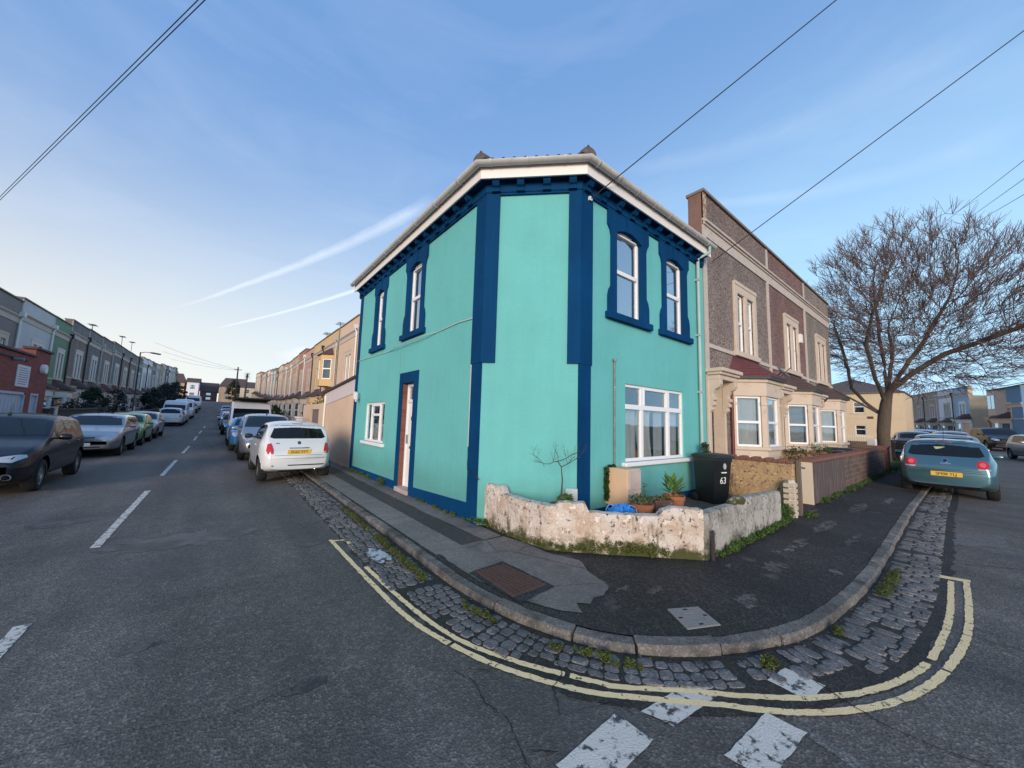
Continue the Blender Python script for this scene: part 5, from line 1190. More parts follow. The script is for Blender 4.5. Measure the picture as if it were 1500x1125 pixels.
sp_ = m.build('plastic_tub', wht, bevel=.02, origin=(0, 0, 0)); sp_.location = (19.9, 2.42, 1.08); sp_.rotation_euler = (0, 0, 1.2); tag(sp_, 'small white box standing on the brick pier near the tree', 'box')
# front garden dividing walls with toothed tops between the bays
for i, (X, lb) in enumerate(((12.2, 'low divider wall with a toothed red brick top before the plum house'), (16.05, 'low divider wall with a toothed red brick top before the grey house by the tree'))):
    q = root('divider_wall', lb, 'wall', (X, 2.8, .1), 0, 'garden dividers between the bays')
    m = MB(); m.box(X-.08, X+.08, 2.23, 3.46, .1, .98); m.build('stonework', ochre_w, q, world=True)
    m = MB(); y = 2.24; k = 0
    while y < 3.40: m.box(X-.11, X+.11, y, y+.10, .98, 1.06 if k % 2 else 1.02); y += .105; k += 1
    m.build('brick_top', clayb, q, world=True, bevel=.008)
# bins and bags in the front gardens, seen over the wall
wheelie('wheelie_bin', 'black wheelie bin just behind the front wall, before the grey house with the black downpipe', (15.2, 2.6, .05), 0.1, None, 'bins in the front gardens')
wheelie('wheelie_bin', 'black wheelie bin behind the front wall, before the plum house bay', (14.3, 2.62, .0), -.1, None, 'bins in the front gardens')
rn = random.Random(31); m = MB(); leaves(m, [(10.9+rn.uniform(-.35, .35), 2.65+rn.uniform(-.2, .2), .5+rn.random()*.62, .13) for _ in range(26)], .05, 40, rn); tag(m.build('shrub', ivy_m), 'dark little shrub behind the front wall beside the red tiled bay', 'shrub')
rn = random.Random(32); m = MB(); leaves(m, [(13.4+rn.uniform(-.35, .35), 2.72+rn.uniform(-.2, .2), .5+rn.random()*.68, .13) for _ in range(26)], .05, 40, rn); tag(m.build('shrub', weed_m), 'green shrub behind the front wall between the second and third bays', 'shrub')
rn = random.Random(33); m = MB(); leaves(m, [(7.45+rn.uniform(-.08, .08), 3.26+rn.uniform(-.04, .04), .85+rn.random()*.42, .07) for _ in range(22)], .035, 50, rn); m.tube([(7.45, 3.26, .24), (7.45, 3.26, 1.0)], .02, 5); tag(m.build('conifer', ivy_m), 'small dark conifer peeping over the lid of the numbered bin', 'conifer')
# ================================================================ cream house across the side street
CX = 50; cz = .50
cream_r = stucco('cream_render', (.62, .50, .34), .06, .2)
ch = root('cream_house', 'cream rendered house end with hipped brown roof beyond the bare tree', 'house', (CX, 7, cz))
def TW(v): return (v[1], 12.0-7-v[0], v[2])      # facade facing -X : local x from Y=12 down to 3.8
m = MB(); fl = [(5.35, 5.95+.1, 3.05, 3.75+.1), (5.32, 6.02, .95, 1.85)]
a0 = 8.3
fl = [(12-7.25, 12-6.45, 3.05-.08, 4.02), (12-7.20, 12-6.45, .75, 1.75)]
wall_holes(m, 0, a0, -.4, 4.95, fl, .12); m.add([(0, 0, -.4), (0, 8, -.4), (0, 8, 4.95), (0, 0, 4.95), (a0, 0, -.4), (a0, 8, -.4), (a0, 8, 4.95), (a0, 0, 4.95)], [(0, 1, 2, 3), (4, 7, 6, 5)])
m.v = [TW(v) for v in m.v]; m.build('wall', cream_r, ch)
for hh in fl:
    a, b, c, d = hh; window(ch, TW, a, b, c, d, .05, [(a+.05, b-.05, c+(d-c)*.55, c+(d-c)*.62)], back=True, room=.3)
    m = MB(); m.box(a-.2, b+.2, -.06, .03, c-.10, c-.01); m.v = [TW(v) for v in m.v]; m.build('window_sill', cream_r, ch)
m = MB(); m.box(0, a0, -.02, 0, 2.45, 2.53); m.v = [TW(v) for v in m.v]; m.build('string_course', cream_r, ch)
m = MB(); lo = [(-.3, 8.3), (-.3, -.15), (a0+.08, -.15), (a0+.08, 8.3)]; hi = [(4, 4), (4, 4), (4.3, 4), (4.3, 4)]; roof_slab(m, lo, 4.98, hi, 6.75, 12); m.prism(lo, 4.88, 4.975); m.v = [TW(v) for v in m.v]; m.build('roof', tile_dark, ch)
rl = root('railings', 'row of pale spiked railings on a low dark wall before the cream house', 'railings', (30, 4.3, .2))
m = MB(); m.box(30, 30.2, 3.6, 6.4, .1, 1.0); m.build('base_wall', brick_d, rl, world=True)
m = MB(); m.box(30.09, 30.12, 3.6, 6.4, 1.30, 1.33)
for k in range(28): m.tube([(30.1, 3.65+k*.1, 1.0), (30.1, 3.65+k*.1, 1.38), (30.1, 3.65+k*.1, 1.44)], [.010, .010, .001], 5)
m.build('rails', wht, rl, world=True)
for i, (X, Y, lb) in enumerate(((26.3, 2.62, 'dark wheelie bin beside the tree trunk, nearer the red brick pier'), (26.6, 2.18, 'dark wheelie bin nearer the parked cars, by the tree trunk'))):
    wheelie('wheelie_bin', lb, (X, Y, hz_(X, 3)+.12), pi/2+.1, None, 'bins by the tree')
# verge under the tree
m = MB(); rn = random.Random(41)
leaves(m, strip_pts([(20.6, 2.0), (25.6, 2.3)], 140, .12, .13, .35, .03)+strip_pts([(21, 2.6), (25.6, 2.8)], 80, .12, .13, .3, .03), .04, 30, rn); tag(m.build('verge_grass', weed_m), 'rough green verge round the foot of the bare tree', 'grass', kind='stuff')
# ================================================================ far terrace beyond the bend on the right
blue_r = stucco('blue_render', (.34, .47, .62), .06, .2); lil_r = stucco('pale_lilac_render', (.78, .76, .79), .05, .2); brn_r = stucco('buff_render', (.42, .33, .25), .2, .3); ora_r = stucco('peach_render', (.62, .46, .34), .06, .2); och_r = stucco('ochre_render', (.60, .42, .21), .08, .2)
blue2 = stucco('slate_blue_render', (.14, .26, .40), .06, .2)
fr_ = terrace('terraced_house', 'pale blue end house of the far terrace beyond the parked cars', (63.1, .96, .55), radians(-161.8), w=3.4, Hh=6.0, wall=blue_r, par=blue_r, trim=wht, bay_m=lil_r, detail=1, side=cream_r, group='far terrace past the bend')
pc = terrace('terraced_house', 'detail master of plain row houses', (0, 0, 0), 0, w=3.75, Hh=6.8, wall=P_brown, par=P_par, detail=1, tile=tile_brown)
PLAIN = pc
m = MB(); m.tube([(3.62, -.16, 6.1), (3.62, -.07, 5.9), (3.62, -.07, .1)], .045, 6); m.box(3.52, 3.72, -.2, -.03, 6.1, 6.3); m.build('downpipe', dark_gut, pc)
# ================================================================ rows up the left-hand street
chim(pc, 3.75, 3.0, 6.2)
index_kids()
green_r = stucco('sage_green_render', (.16, .27, .18), .08, .2); white_r = stucco('white_render', (.52, .53, .54), .08, .2); grey_r = stucco('grey_render', (.22, .205, .195), .12, .3)
pink_r = stucco('pink_render', (.52, .30, .24), .07, .2); tan_r = stucco('tan_render', (.46, .32, .22), .12, .2); cream2 = stucco('buttery_render', (.66, .55, .40), .06, .2); teal_r = stucco('turquoise_render', (.10, .40, .46), .06, .2)
rust_r = stucco('rust_render', (.38, .18, .12), .14, .2); slate_r = pebble('pebbledash_slate', (.11, .10, .10), (.22, .205, .20), (.36, .34, .33))
doors = [M('door_'+n_, c_, .45, var=.1) for n_, c_ in (('red', (.22, .03, .03)), ('navy', (.02, .04, .10)), ('green', (.03, .09, .05)), ('white', (.6, .6, .58)), ('grey', (.15, .16, .17)), ('brown', (.09, .05, .03)))]
rdr = random.Random(99)
def R_(wall, par=None, bay=None, tile=None, trim=None):
    d = {'wall': wall, 'parapet': par or wall, 'front_door': rdr.choice(doors), 'downpipe': rdr.choice([dark_gut, wht, grey_upvc]), 'bay_roof': rdr.choice([tile_brown, tile_dark, tile_red])}
    if bay: d['bay'] = bay; d['bay_head'] = bay; d['bay_column'] = bay
    if tile: d['bay_roof'] = tile
    if trim: d['window_surround'] = trim
    return d
GL = 'terrace on the left of the street'; GR = 'terrace on the right of the street'; GF = 'far terrace past the bend'
w_ = 3.75
# left row, facing the street (towards +X); local x runs up the street
left = [(27.45, 1.13, white_r, white_r, 'white rendered terraced house, left of the sage green one'),
        (31.65, .80, green_r, green_r, 'sage green terraced house above the dark bay roof'),
        (34.65, 1.0, P_brown, slate_r, 'brown pebbledash terraced house directly right of the sage green one')]
Y = 34.65+3.75
names = ['second', 'third', 'fourth', 'fifth', 'sixth', 'seventh', 'eighth', 'ninth', 'tenth', 'eleventh', 'twelfth', 'thirteenth', 'fourteenth', 'fifteenth', 'sixteenth', 'seventeenth']
mats = [slate_r, P_brown, slate_r, P_brown, P_brown, slate_r, lil_r, lil_r, P_brown, white_r, tan_r, white_r, P_brown, lil_r, white_r, cream2, lil_r]
for i in range(16):
    left.append((Y, 1.0, mats[i], mats[i] if mats[i] in (lil_r, white_r, cream2, tan_r) else slate_r, '%s terraced house beyond the sage green one in the left row' % names[i])); Y += 3.75
P_left = pebble('pebbledash_left', (.14, .10, .085), (.27, .21, .18), (.42, .35, .31)); pale_sur = M('pale_surround', (.66, .60, .55), .8, var=.1)
first = True
for (y0, sc, wl, pr, lb) in left:
    c = copy_tree(pc, (-7.7, y0, hz_(-7, y0+1.8)+(-.10 if y0 < 34 else .05)), pi/2, lb, GL, R_(P_left if wl is P_brown else wl, pr, pale_sur if wl not in (white_r, green_r) else wht, None, pale_sur), skip=('chimney', 'chimney_pot') if y0 < 60 else ())
    c.scale = (sc, 1, random.Random(int(y0*10)).uniform(.975, 1.035))
# grey neighbour behind the garage
c = copy_tree(pc, (-7.7, 23.5, -.30), pi/2, 'grey rendered terraced house with a pale pilaster, partly behind the red brick garage', GL, R_(grey_r, grey_r), skip=('chimney', 'chimney_pot')); c.scale = (1.05, 1, 1)
c = copy_tree(pc, (-7.7, 19.6, -.30), pi/2, 'leftmost grey terraced house, behind the red brick garage', GL, R_(grey_r, grey_r), skip=('chimney', 'chimney_pot'))
# right row, facing -X; local x runs down the street, so the origin is the uphill end
rt = [(24.1, 1.05, ora_r, 'peach terraced house rising just beyond the mint green house'),
      (28.25, 1.0, och_r, 'ochre yellow terraced house with an upstairs bay'),
      (32.05, 1.0, och_r, 'ochre yellow terraced house between the upstairs bay and the pink one'),
      (35.7, .95, pink_r, 'salmon pink terraced house beyond the ochre ones')]
Y = 39.45
rm = [rust_r, tan_r, tan_r, tan_r, cream2, rust_r, teal_r, pink_r, lil_r, tan_r, cream2, rust_r, ora_r, tan_r, cream2, och_r]
for i in range(16):
    rt.append((Y, 1.0, rm[i], '%s terraced house beyond the salmon pink one on the right' % (['first']+names)[i])); Y += 3.75
for (y1, sc, wl, lb) in rt:
    c = copy_tree(pc, (5.42, y1, hz_(5, y1-1.8)+.15), -pi/2, lb, GR, R_(wl, wl, stone if wl not in (ora_r, och_r) else wl, None, stone), skip=('chimney', 'chimney_pot') if y1 < 50 else ())
    c.scale = (sc*1.01, 1, random.Random(int(y1*10)).uniform(.975, 1.03))
    if 'upstairs bay' in lb and 'between' not in lb:
        BAYH = c
# the upstairs bay of the ochre house
m = MB(); b0, b1, d = 1.0, 2.7, .62; ROOTS[BAYH.name] = Matrix.Identity(4)
m.prism([(b0, 0), (b0+.45, -d), (b1-.45, -d), (b1, 0)], 3.3, 3.75)
ub = m.build('upper_bay', och_r, BAYH)
m = MB(); m.prism([(b0, 0), (b0+.45, -d), (b1-.45, -d), (b1, 0)], 5.05, 5.3); m.build('bay_head', och_r, ub)
for (p, q) in (((b0, 0), (b0+.45, -d)), ((b0+.45, -d), (b1-.45, -d)), ((b1-.45, -d), (b1, 0))):
    L = sqrt((q[0]-p[0])**2+(q[1]-p[1])**2); ux, uy = (q[0]-p[0])/L, (q[1]-p[1])/L
    T = lambda v, p=p, ux=ux, uy=uy: (p[0]+ux*v[0]-uy*v[1], p[1]+uy*v[0]+ux*v[1], v[2])
    m = MB(); m.box(0, .1, 0, .1, 3.75, 5.05); m.box(L-.1, L, 0, .1, 3.75, 5.05); m.v = [T(v) for v in m.v]; m.build('bay_column', och_r, ub)
    window(ub, T, .1, L-.1, 3.75, 5.05, .04, [(.15, L-.15, 4.38, 4.45)], back=True, room=.3, gm=pane)
m = MB(); roof_slab(m, [(b0-.12, 0), (b0+.4, -d-.12), (b1-.4, -d-.12), (b1+.12, 0)], 5.32, [(b0+.3, 0), (b0+.6, -.02), (b1-.6, -.02), (b1-.3, 0)], 5.85, 6); m.build('bay_roof', tile_brown, ub)
# far terrace past the bend (faces this way from the other side of the road)
dx_, dy_ = .95, .313
fl_ = [(1, lil_r, 'pale lilac house beside the pale blue one in the far terrace'), (2, brn_r, 'buff house next to the pale lilac one in the far terrace'), (3, brn_r, 'second brown house from the pale lilac one in the far terrace'), (4, brn_r, 'third brown house from the pale lilac one in the far terrace'), (5, tan_r, 'farthest brown house of the far terrace, beside the cream house end')]
for i, wl, lb in fl_:
    X0, Y0 = 63.1+dx_*4.0*i, .96+dy_*4.0*i
    c = copy_tree(pc, (X0, Y0, .55+.05*i), radians(-161.8), lb, GF, R_(wl, wl, stone), skip=('chimney', 'chimney_pot')); c.scale = (1.07, 1, .885)
# remove the master: it becomes the nearest brown house of the far terrace
bh = terrace('corner_bay_house', 'far corner house with peach bays, blue panels and blue side wall', (56.6, -1.2, .5), radians(-161.8), w=5.2, Hh=5.3, wall=blue2, par=blue2, trim=stone, bay_m=stone, detail=1, side=blue2, par_z=4.9)
m = MB(); roof_slab(m, [(-.3, -.4), (5.5, -.4)], 5.38, [(-.3, 4), (5.5, 4)], 6.5, 10); roof_slab(m, [(5.5, 8.4), (-.3, 8.4)], 5.38, [(5.5, 4), (-.3, 4)], 6.5, 10); m.add([(5.2, 0, 5.3), (5.2, 8, 5.3), (5.2, 4, 6.45)], [(0, 1, 2)]); m.add([(0, 0, 5.3), (0, 8, 5.3), (0, 4, 6.45)], [(0, 1, 2)]); m.build('roof', tile_dark, bh)
m = MB(); m.prism([(.9, -.01), (1.4, -.5), (2.6, -.5), (3.1, -.01)], 2.9, 5.1); m.build('upper_bay', stone, bh)
for x in (1.45, 2.05):
    m = MB(); m.box(x, x+.5, -.53, -.505, 3.5, 4.7); m.build('window', pane_sky, bh)
# now the master itself takes a place of its own
pc.location = (-7.7, Y0 if False else 98.4, hz_(-7, 100)+.15)
LAST = left[-1]
pc.location = (-7.7, LAST[0]+3.75, hz_(-7, LAST[0]+5.5)+.15); pc.rotation_euler = (0, 0, pi/2); tag(pc, 'topmost brown terraced house of the left-hand row, at the head of the hill', 'house', GL)
# ---------------------------------------------------------------- red brick garage on the left
gr_b = brick('garage_brick', (.20, .045, .04), (.26, .07, .055), (.17, .08, .07), 4.0, dirt=(.10, .05, .05), dlo=.55, dhi=.8)
gg = root('garage', 'red brick garage with white doors and a dark coping at the left edge', 'garage', (-5.3, 19.5, .1))
def TG(v): return (-v[1]+0, v[0]-19.5, v[2]-.1)
Hg = []
m = MB(); wall_holes(m, 15.5, 22.05, 0, 3.1, [(17.2, 20.25, .12, 2.1), (20.72, 21.42, .12, 2.1)], .12)
m.add([(22.05, 0, 0), (22.05, 0, 3.62), (22.05, 2.3, 3.62), (22.05, 2.3, 0), (15.5, 0, 0), (15.5, 2.3, 0), (15.5, 2.3, 3.1), (15.5, 0, 3.1), (22.05, 2.3, 3.1)], [(0, 1, 2, 3), (4, 5, 6, 7), (5, 3, 8, 6)])
pr = [(15.5, 3.1), (15.5, 3.35), (19.6, 3.35), (20.6, 3.42), (20.6, 3.66), (22.05, 3.66), (22.05, 3.1)]
m.xprism(pr, 0, 2.3)
m.v = [TG(v) for v in m.v]; m.build('wall', gr_b, gg)
m = MB(); m.box(15.5, 20.58, -.06, .2, 3.37, 3.45); m.box(20.52, 22.12, -.06, .3, 3.665, 3.75); m.box(17.0, 20.0, -.04, 0, 3.16, 3.22); m.v = [TG(v) for v in m.v]; m.build('coping', M('garage_coping', (.05, .05, .055), .8, var=.3), gg, bevel=.01)
gd = M('garage_door_paint', (.40, .45, .54), .6, var=.15, vscale=5, dark=(.22, .24, .28), dscale=8, dlo=.55, dhi=.7)
m = MB(); m.box(17.2, 20.25, .06, .10, .12, 2.1)
for k in range(12): m.box(17.3+k*.245, 17.3+k*.245+.2, .05, .06, .3, 1.85)
m.box(17.2, 17.28, .0, .06, .12, 2.1); m.box(20.17, 20.25, .0, .06, .12, 2.1); m.box(17.2, 20.25, .0, .06, 2.02, 2.1)
m.v = [TG(v) for v in m.v]; m.build('garage_door', gd, gg)
m = MB(); m.box(20.72, 21.42, .06, .10, .12, 2.1); m.box(20.72, 20.79, .0, .06, .12, 2.1); m.box(21.35, 21.42, .0, .06, .12, 2.1); m.box(20.79, 21.35, .0, .06, 2.03, 2.1); m.v = [TG(v) for v in m.v]; m.build('side_door', gd, gg)
sg = MB(); sg.box(19.30, 20.30, -.02, 0, 2.28, 3.0); sg.v = [TG(v) for v in sg.v]; so = sg.build('notice_board', M('notice_white', (.62, .60, .64), .6, var=.08), gg)
def lines_text(txts, x0, z0, sz, dz, T, parent, mt, name='lettering'):
    m = MB()
    for i, t_ in enumerate(txts):
        v_, f_ = text_mesh(t_, sz); m.add([(v[0]+x0, -.0215-v[2]*.3, v[1]+z0-i*dz) for v in v_], f_)
    m.v = [T(v) for v in m.v]; return m.build(name, mt, parent)
m = MB()
rz_ = random.Random(12)
for i in range(8):      # rows of small print, too far off to read
    z = 2.90-i*.075; x = 19.42; xe = 20.18 if i not in (0, 7) else 20.05
    while x < xe:
        L = rz_.uniform(.03, .09); m.box(x, min(x+L, xe), -.024, -.0205, z-.014, z+.012); x += L+.022
m.v = [TG(v) for v in m.v]; m.build('print', M('notice_ink', (.22, .26, .36), .7, var=.1), so)
m = MB(); m.lathe([(.0, -.12), (.16, -.12), (.18, -.08), (.18, 0), (0, 0)], (21.35, 0, 3.02), 16, axis='y'); m.v = [TG(v) for v in m.v]; m.build('alarm_box', wht, gg, smooth=40)
m = MB(); m.lathe([(.0, -.25), (.05, -.25), (.06, -.05), (0, 0)], (18.8, 0, 3.12), 10, axis='y'); m.v = [TG(v) for v in m.v]; m.build('wall_lamp', M('lamp_grey', (.2, .2, .22), .5, var=.1), gg)
# left garden walls
lw = brick('old_wall_brick', (.07, .04, .04), (.11, .06, .055), (.09, .07, .07), 3.2)
for k, (a, b, h_, mt, lb) in enumerate([(22.3, 31.5, 1.5, M('dark_panel', (.055, .045, .045), .85, var=.3, stretch=(1, 1, 8)), 'dark timber boarded garden wall below the white and green houses'),
                                      (31.6, 52, 1.25, lw, 'dark red brick garden wall behind the parked green car'), (52.2, 75, 1.25, lw, 'dark red brick garden wall beside the white van on the left')]):
    m = MB(); ys = axis([(a, b, 8)])
    for y0, y1 in zip(ys, ys[1:]): m.prism([(-5.42, y0), (-5.2, y0), (-5.2, y1), (-5.42, y1)], lambda x, y: hz_(-5, y)-.1, lambda x, y, h_=h_: hz_(-5, y)+h_); m.prism([(-5.46, y0), (-5.16, y0), (-5.16, y1), (-5.46, y1)], lambda x, y, h_=h_: hz_(-5, y)+h_, lambda x, y, h_=h_: hz_(-5, y)+h_+.07)
    tag(m.build('garden_wall', mt), lb, 'wall')
m = MB(); m.box(-5.19, -5.13, 22.75, 23.0, 1.28, 1.62); tag(m.build('wall_sign', M('cream_sign', (.6, .52, .44), .6, var=.1), bevel=.01), 'small cream box on the wall end right of the red garage', 'box')
# ---------------------------------------------------------------- peach side extension behind the green house
peach = stucco('peach_wall', (.60, .45, .33), .10, .35)
ex = root('side_extension', 'single storey peach wall with dark sloping coping beyond the mint green house', 'outbuilding', (3, 13, .1))
m = MB(); m.prism([(3.02, 11.01), (7.5, 11.01), (7.5, 15.0), (3.02, 15.0)], 0, lambda x, y: 2.72-(y-11)*.075); m.build('wall', peach, ex, world=True)
m = MB(); m.prism([(3.0, 11.01), (3.019, 11.01), (3.019, 15.0), (3.0, 15.0)], lambda x, y: 2.30-(y-11)*.075, lambda x, y: 2.72-(y-11)*.075); m.build('painted_band', M('pale_band', (.56, .50, .50), .8, var=.1), ex, world=True)
m = MB(); m.prism([(2.93, 11.0), (7.6, 11.0), (7.6, 15.06), (2.93, 15.06)], lambda x, y: 2.725-(y-11)*.075, lambda x, y: 2.80-(y-11)*.075); m.build('coping', M('dark_coping', (.05, .04, .045), .8, var=.3), ex, world=True, bevel=.012)
m = MB(); m.tube([(2.98, 14.75, 2.35), (2.98, 14.75, .15)], .035, 8); m.build('downpipe', wht, ex, world=True)
yw = root('yard_wall', 'lower peach yard wall with a dark boarded gate', 'wall', (3, 17, .1))
m = MB()
for a, b, z0, z1 in ((15.1, 15.95, 0, 2.08), (17.5, 19.4, 0, 2.08), (15.95, 17.5, 1.86, 2.08)): m.box(3.02, 3.22, a, b, z0, z1)
m.build('wall', peach, yw, world=True)
m = MB()
for k in range(9): m.box(3.08, 3.12, 15.96+k*.171, 15.96+k*.171+.16, .12, 1.85)
m.build('gate', M('grey_boards', (.16, .13, .13), .85, var=.3, stretch=(1, 1, .2), vscale=20), yw, world=True)
m = MB(); ys = axis([(19.5, 60, 14)])
for y0, y1 in zip(ys, ys[1:]): m.prism([(3.05, y0), (3.25, y0), (3.25, y1), (3.05, y1)], lambda x, y: hz_(3, y)-.1, lambda x, y: hz_(3, y)+1.25)
tag(m.build('garden_wall', lw), 'low dark garden wall along the right row behind the parked van', 'wall')
m = MB(); m.box(2.98, 3.25, 20.3, 21.0, .1, 1.45); m.box(2.93, 3.3, 20.25, 21.05, 1.45, 1.53); tag(m.build('gate_pier', wht, bevel=.01), 'white painted gate pier past the peach yard wall', 'pier')
# ---------------------------------------------------------------- houses closing the top of the street
def end_house(name, label, x0, x1, y0, z0, hw, hr, wm_, rm_, hip=0.0, depth=8):
    r = root(name, label, 'house', ((x0+x1)/2, y0, z0)); X0, X1 = -(x1-x0)/2, (x1-x0)/2
    m = MB(); hs = []
    n = max(1, int((X1-X0)/2.6))
    for k in range(n):
        xc = X0+(X1-X0)*(k+.5)/n; hs += [(xc-.5, xc+.5, hw*.62, hw*.86), (xc-.5, xc+.5, hw*.18, hw*.42)]
    wall_holes(m, X0, X1, -1, hw, hs, .1); m.add([(X0, 0, -1), (X0, depth, -1), (X0, depth, hw), (X0, 0, hw), (X1, 0, -1), (X1, depth, -1), (X1, depth, hw), (X1, 0, hw)], [(0, 1, 2, 3), (4, 5, 6, 7)])
    if not hip: m.add([(X0, 0, hw), (X0, depth, hw), (X0, depth/2, hr), (X1, 0, hw), (X1, depth, hw), (X1, depth/2, hr)], [(0, 1, 2), (3, 4, 5)])
    m.build('wall', wm_, r)
    for h_ in hs:
        m = MB(); m.box(h_[0], h_[1], .06, .07, h_[2], h_[3]); w = m.build('window', pane_sky, r); m = MB(); m.box(h_[0]-.02, h_[1]+.02, .02, .055, h_[2], h_[2]+.07); m.box(h_[0], h_[1], .02, .055, (h_[2]+h_[3])/2-.03, (h_[2]+h_[3])/2+.03); m.build('frame', white_upvc, w)
    m = MB(); roof_slab(m, [(X0-.3, -.3), (X1+.3, -.3)], hw, [(X0-.3+hip, depth/2), (X1+.3-hip, depth/2)], hr, 8); roof_slab(m, [(X1+.3, depth+.3), (X0-.3, depth+.3)], hw, [(X1+.3-hip, depth/2), (X0-.3+hip, depth/2)], hr, 8)
    if hip:
        m.add([(X0-.3, -.3, hw), (X0-.3, depth+.3, hw), (X0-.3+hip, depth/2, hr)], [(0, 1, 2)]); m.add([(X1+.3, -.3, hw), (X1+.3, depth+.3, hw), (X1+.3-hip, depth/2, hr)], [(0, 1, 2)])
    m.build('roof', rm_, r); return r
dred = stucco('dull_red_render', (.20, .10, .10), .1); roofb = M('old_brown_roof', (.10, .07, .065), .9, var=.25, vscale=2)
z = hz_(0, 135)
end_house('end_house', 'brown roofed house closing the street, right of the road', -.8, 6.5, 134, z, 4.4, 7.3, tan_r, roofb, 1.5)
end_house('end_house', 'low red walled house closing the street, straight up the road', -5.0, -1.2, 136, z, 2.8, 5.6, dred, roofb)
end_house('end_house', 'pale narrow house closing the street, left of the red walled one', -7.6, -5.2, 130, z, 4.8, 6.2, lil_r, roofb)
end_house('end_house', 'brown roofed house behind the dark trees at the top left of the street', -13.5, -8.2, 132, z, 4.6, 7.4, tan_r, roofb, 1)
end_house('end_house', 'pale fronted house right of the telegraph pole at the top of the street', 3.6, 9, 118, hz_(0, 118), 4.0, 5.8, cream2, roofb, 1.5)
# ================================================================ vehicles
def paint(name, c, metal=0.0, rough=.35, coat=1.0):
    m, t, b = newmat(name); n = t.nodes; l = t.links
    b.inputs['Base Color'].default_value = (*c, 1); b.inputs['Metallic'].default_value = metal; b.inputs['Roughness'].default_value = rough
    b.inputs['Coat Weight'].default_value = coat; b.inputs['Specular IOR Level'].default_value = .5*coat; b.inputs['Coat Roughness'].default_value = .05
    tc = n.new('ShaderNodeTexCoord'); z = n.new('ShaderNodeTexNoise'); z.inputs['Scale'].default_value = 2.5; z.inputs['Detail'].default_value = 8; l.new(tc.outputs['Object'], z.inputs['Vector'])
    sp = n.new('ShaderNodeSeparateXYZ'); l.new(tc.outputs['Object'], sp.inputs[0])
    a = n.new('ShaderNodeMath'); a.operation = 'MULTIPLY_ADD'; l.new(z.outputs[0], a.inputs[0]); a.inputs[1].default_value = -.5; l.new(sp.outputs[2], a.inputs[2])
    r = n.new('ShaderNodeMapRange'); r.inputs[1].default_value = -.05; r.inputs[2].default_value = .30; r.inputs[3].default_value = .22; r.inputs[4].default_value = 0; l.new(a.outputs[0], r.inputs[0])
    x = n.new('ShaderNodeMix'); x.data_type = 'RGBA'; l.new(r.outputs[0], x.inputs[0]); x.inputs[6].default_value = (*c, 1); x.inputs[7].default_value = (.09, .085, .08, 1); l.new(x.outputs[2], b.inputs['Base Color'])
    r2_ = n.new('ShaderNodeMapRange'); r2_.inputs[1].default_value = .3; r2_.inputs[2].default_value = .7; r2_.inputs[3].default_value = .03; r2_.inputs[4].default_value = .16; l.new(z.outputs[0], r2_.inputs[0]); l.new(r2_.outputs[0], b.inputs['Coat Roughness'])
    return m
car_glass = M('car_glass', (.008, .011, .012), .03, var=.5, vscale=1.5, spec=.42)
tyre_m = M('tyre_rubber', (.012, .012, .013), .85, var=.3); rim_m = M('alloy_rim', (.42, .43, .45), .3, .8, var=.2); trim_m = M('car_trim', (.014, .015, .017), .5, var=.2)
lamp_r = M('tail_lamp', (.45, .012, .015), .12, coat=1, var=.35, vscale=12); lamp_c = M('head_lamp', (.42, .45, .47), .12, metal=.3, coat=1, var=.15, vscale=25); lamp_o = M('indicator', (.6, .25, .05), .2, coat=1, var=.2)
plate_y = M('plate_yellow', (.72, .46, .06), .45, var=.05); plate_w = M('plate_white', (.7, .7, .7), .45, var=.05); ink = M('plate_ink', (.01, .01, .01), .5, var=.1); chrome = M('chrome', (.6, .62, .64), .12, 1, var=.1)
def smooth_prof(pts, x, s=.035):
    return sum(interp(x+o, pts)*w for o, w in ((-2*s, .1), (-s, .2), (0, .4), (s, .2), (2*s, .1)))
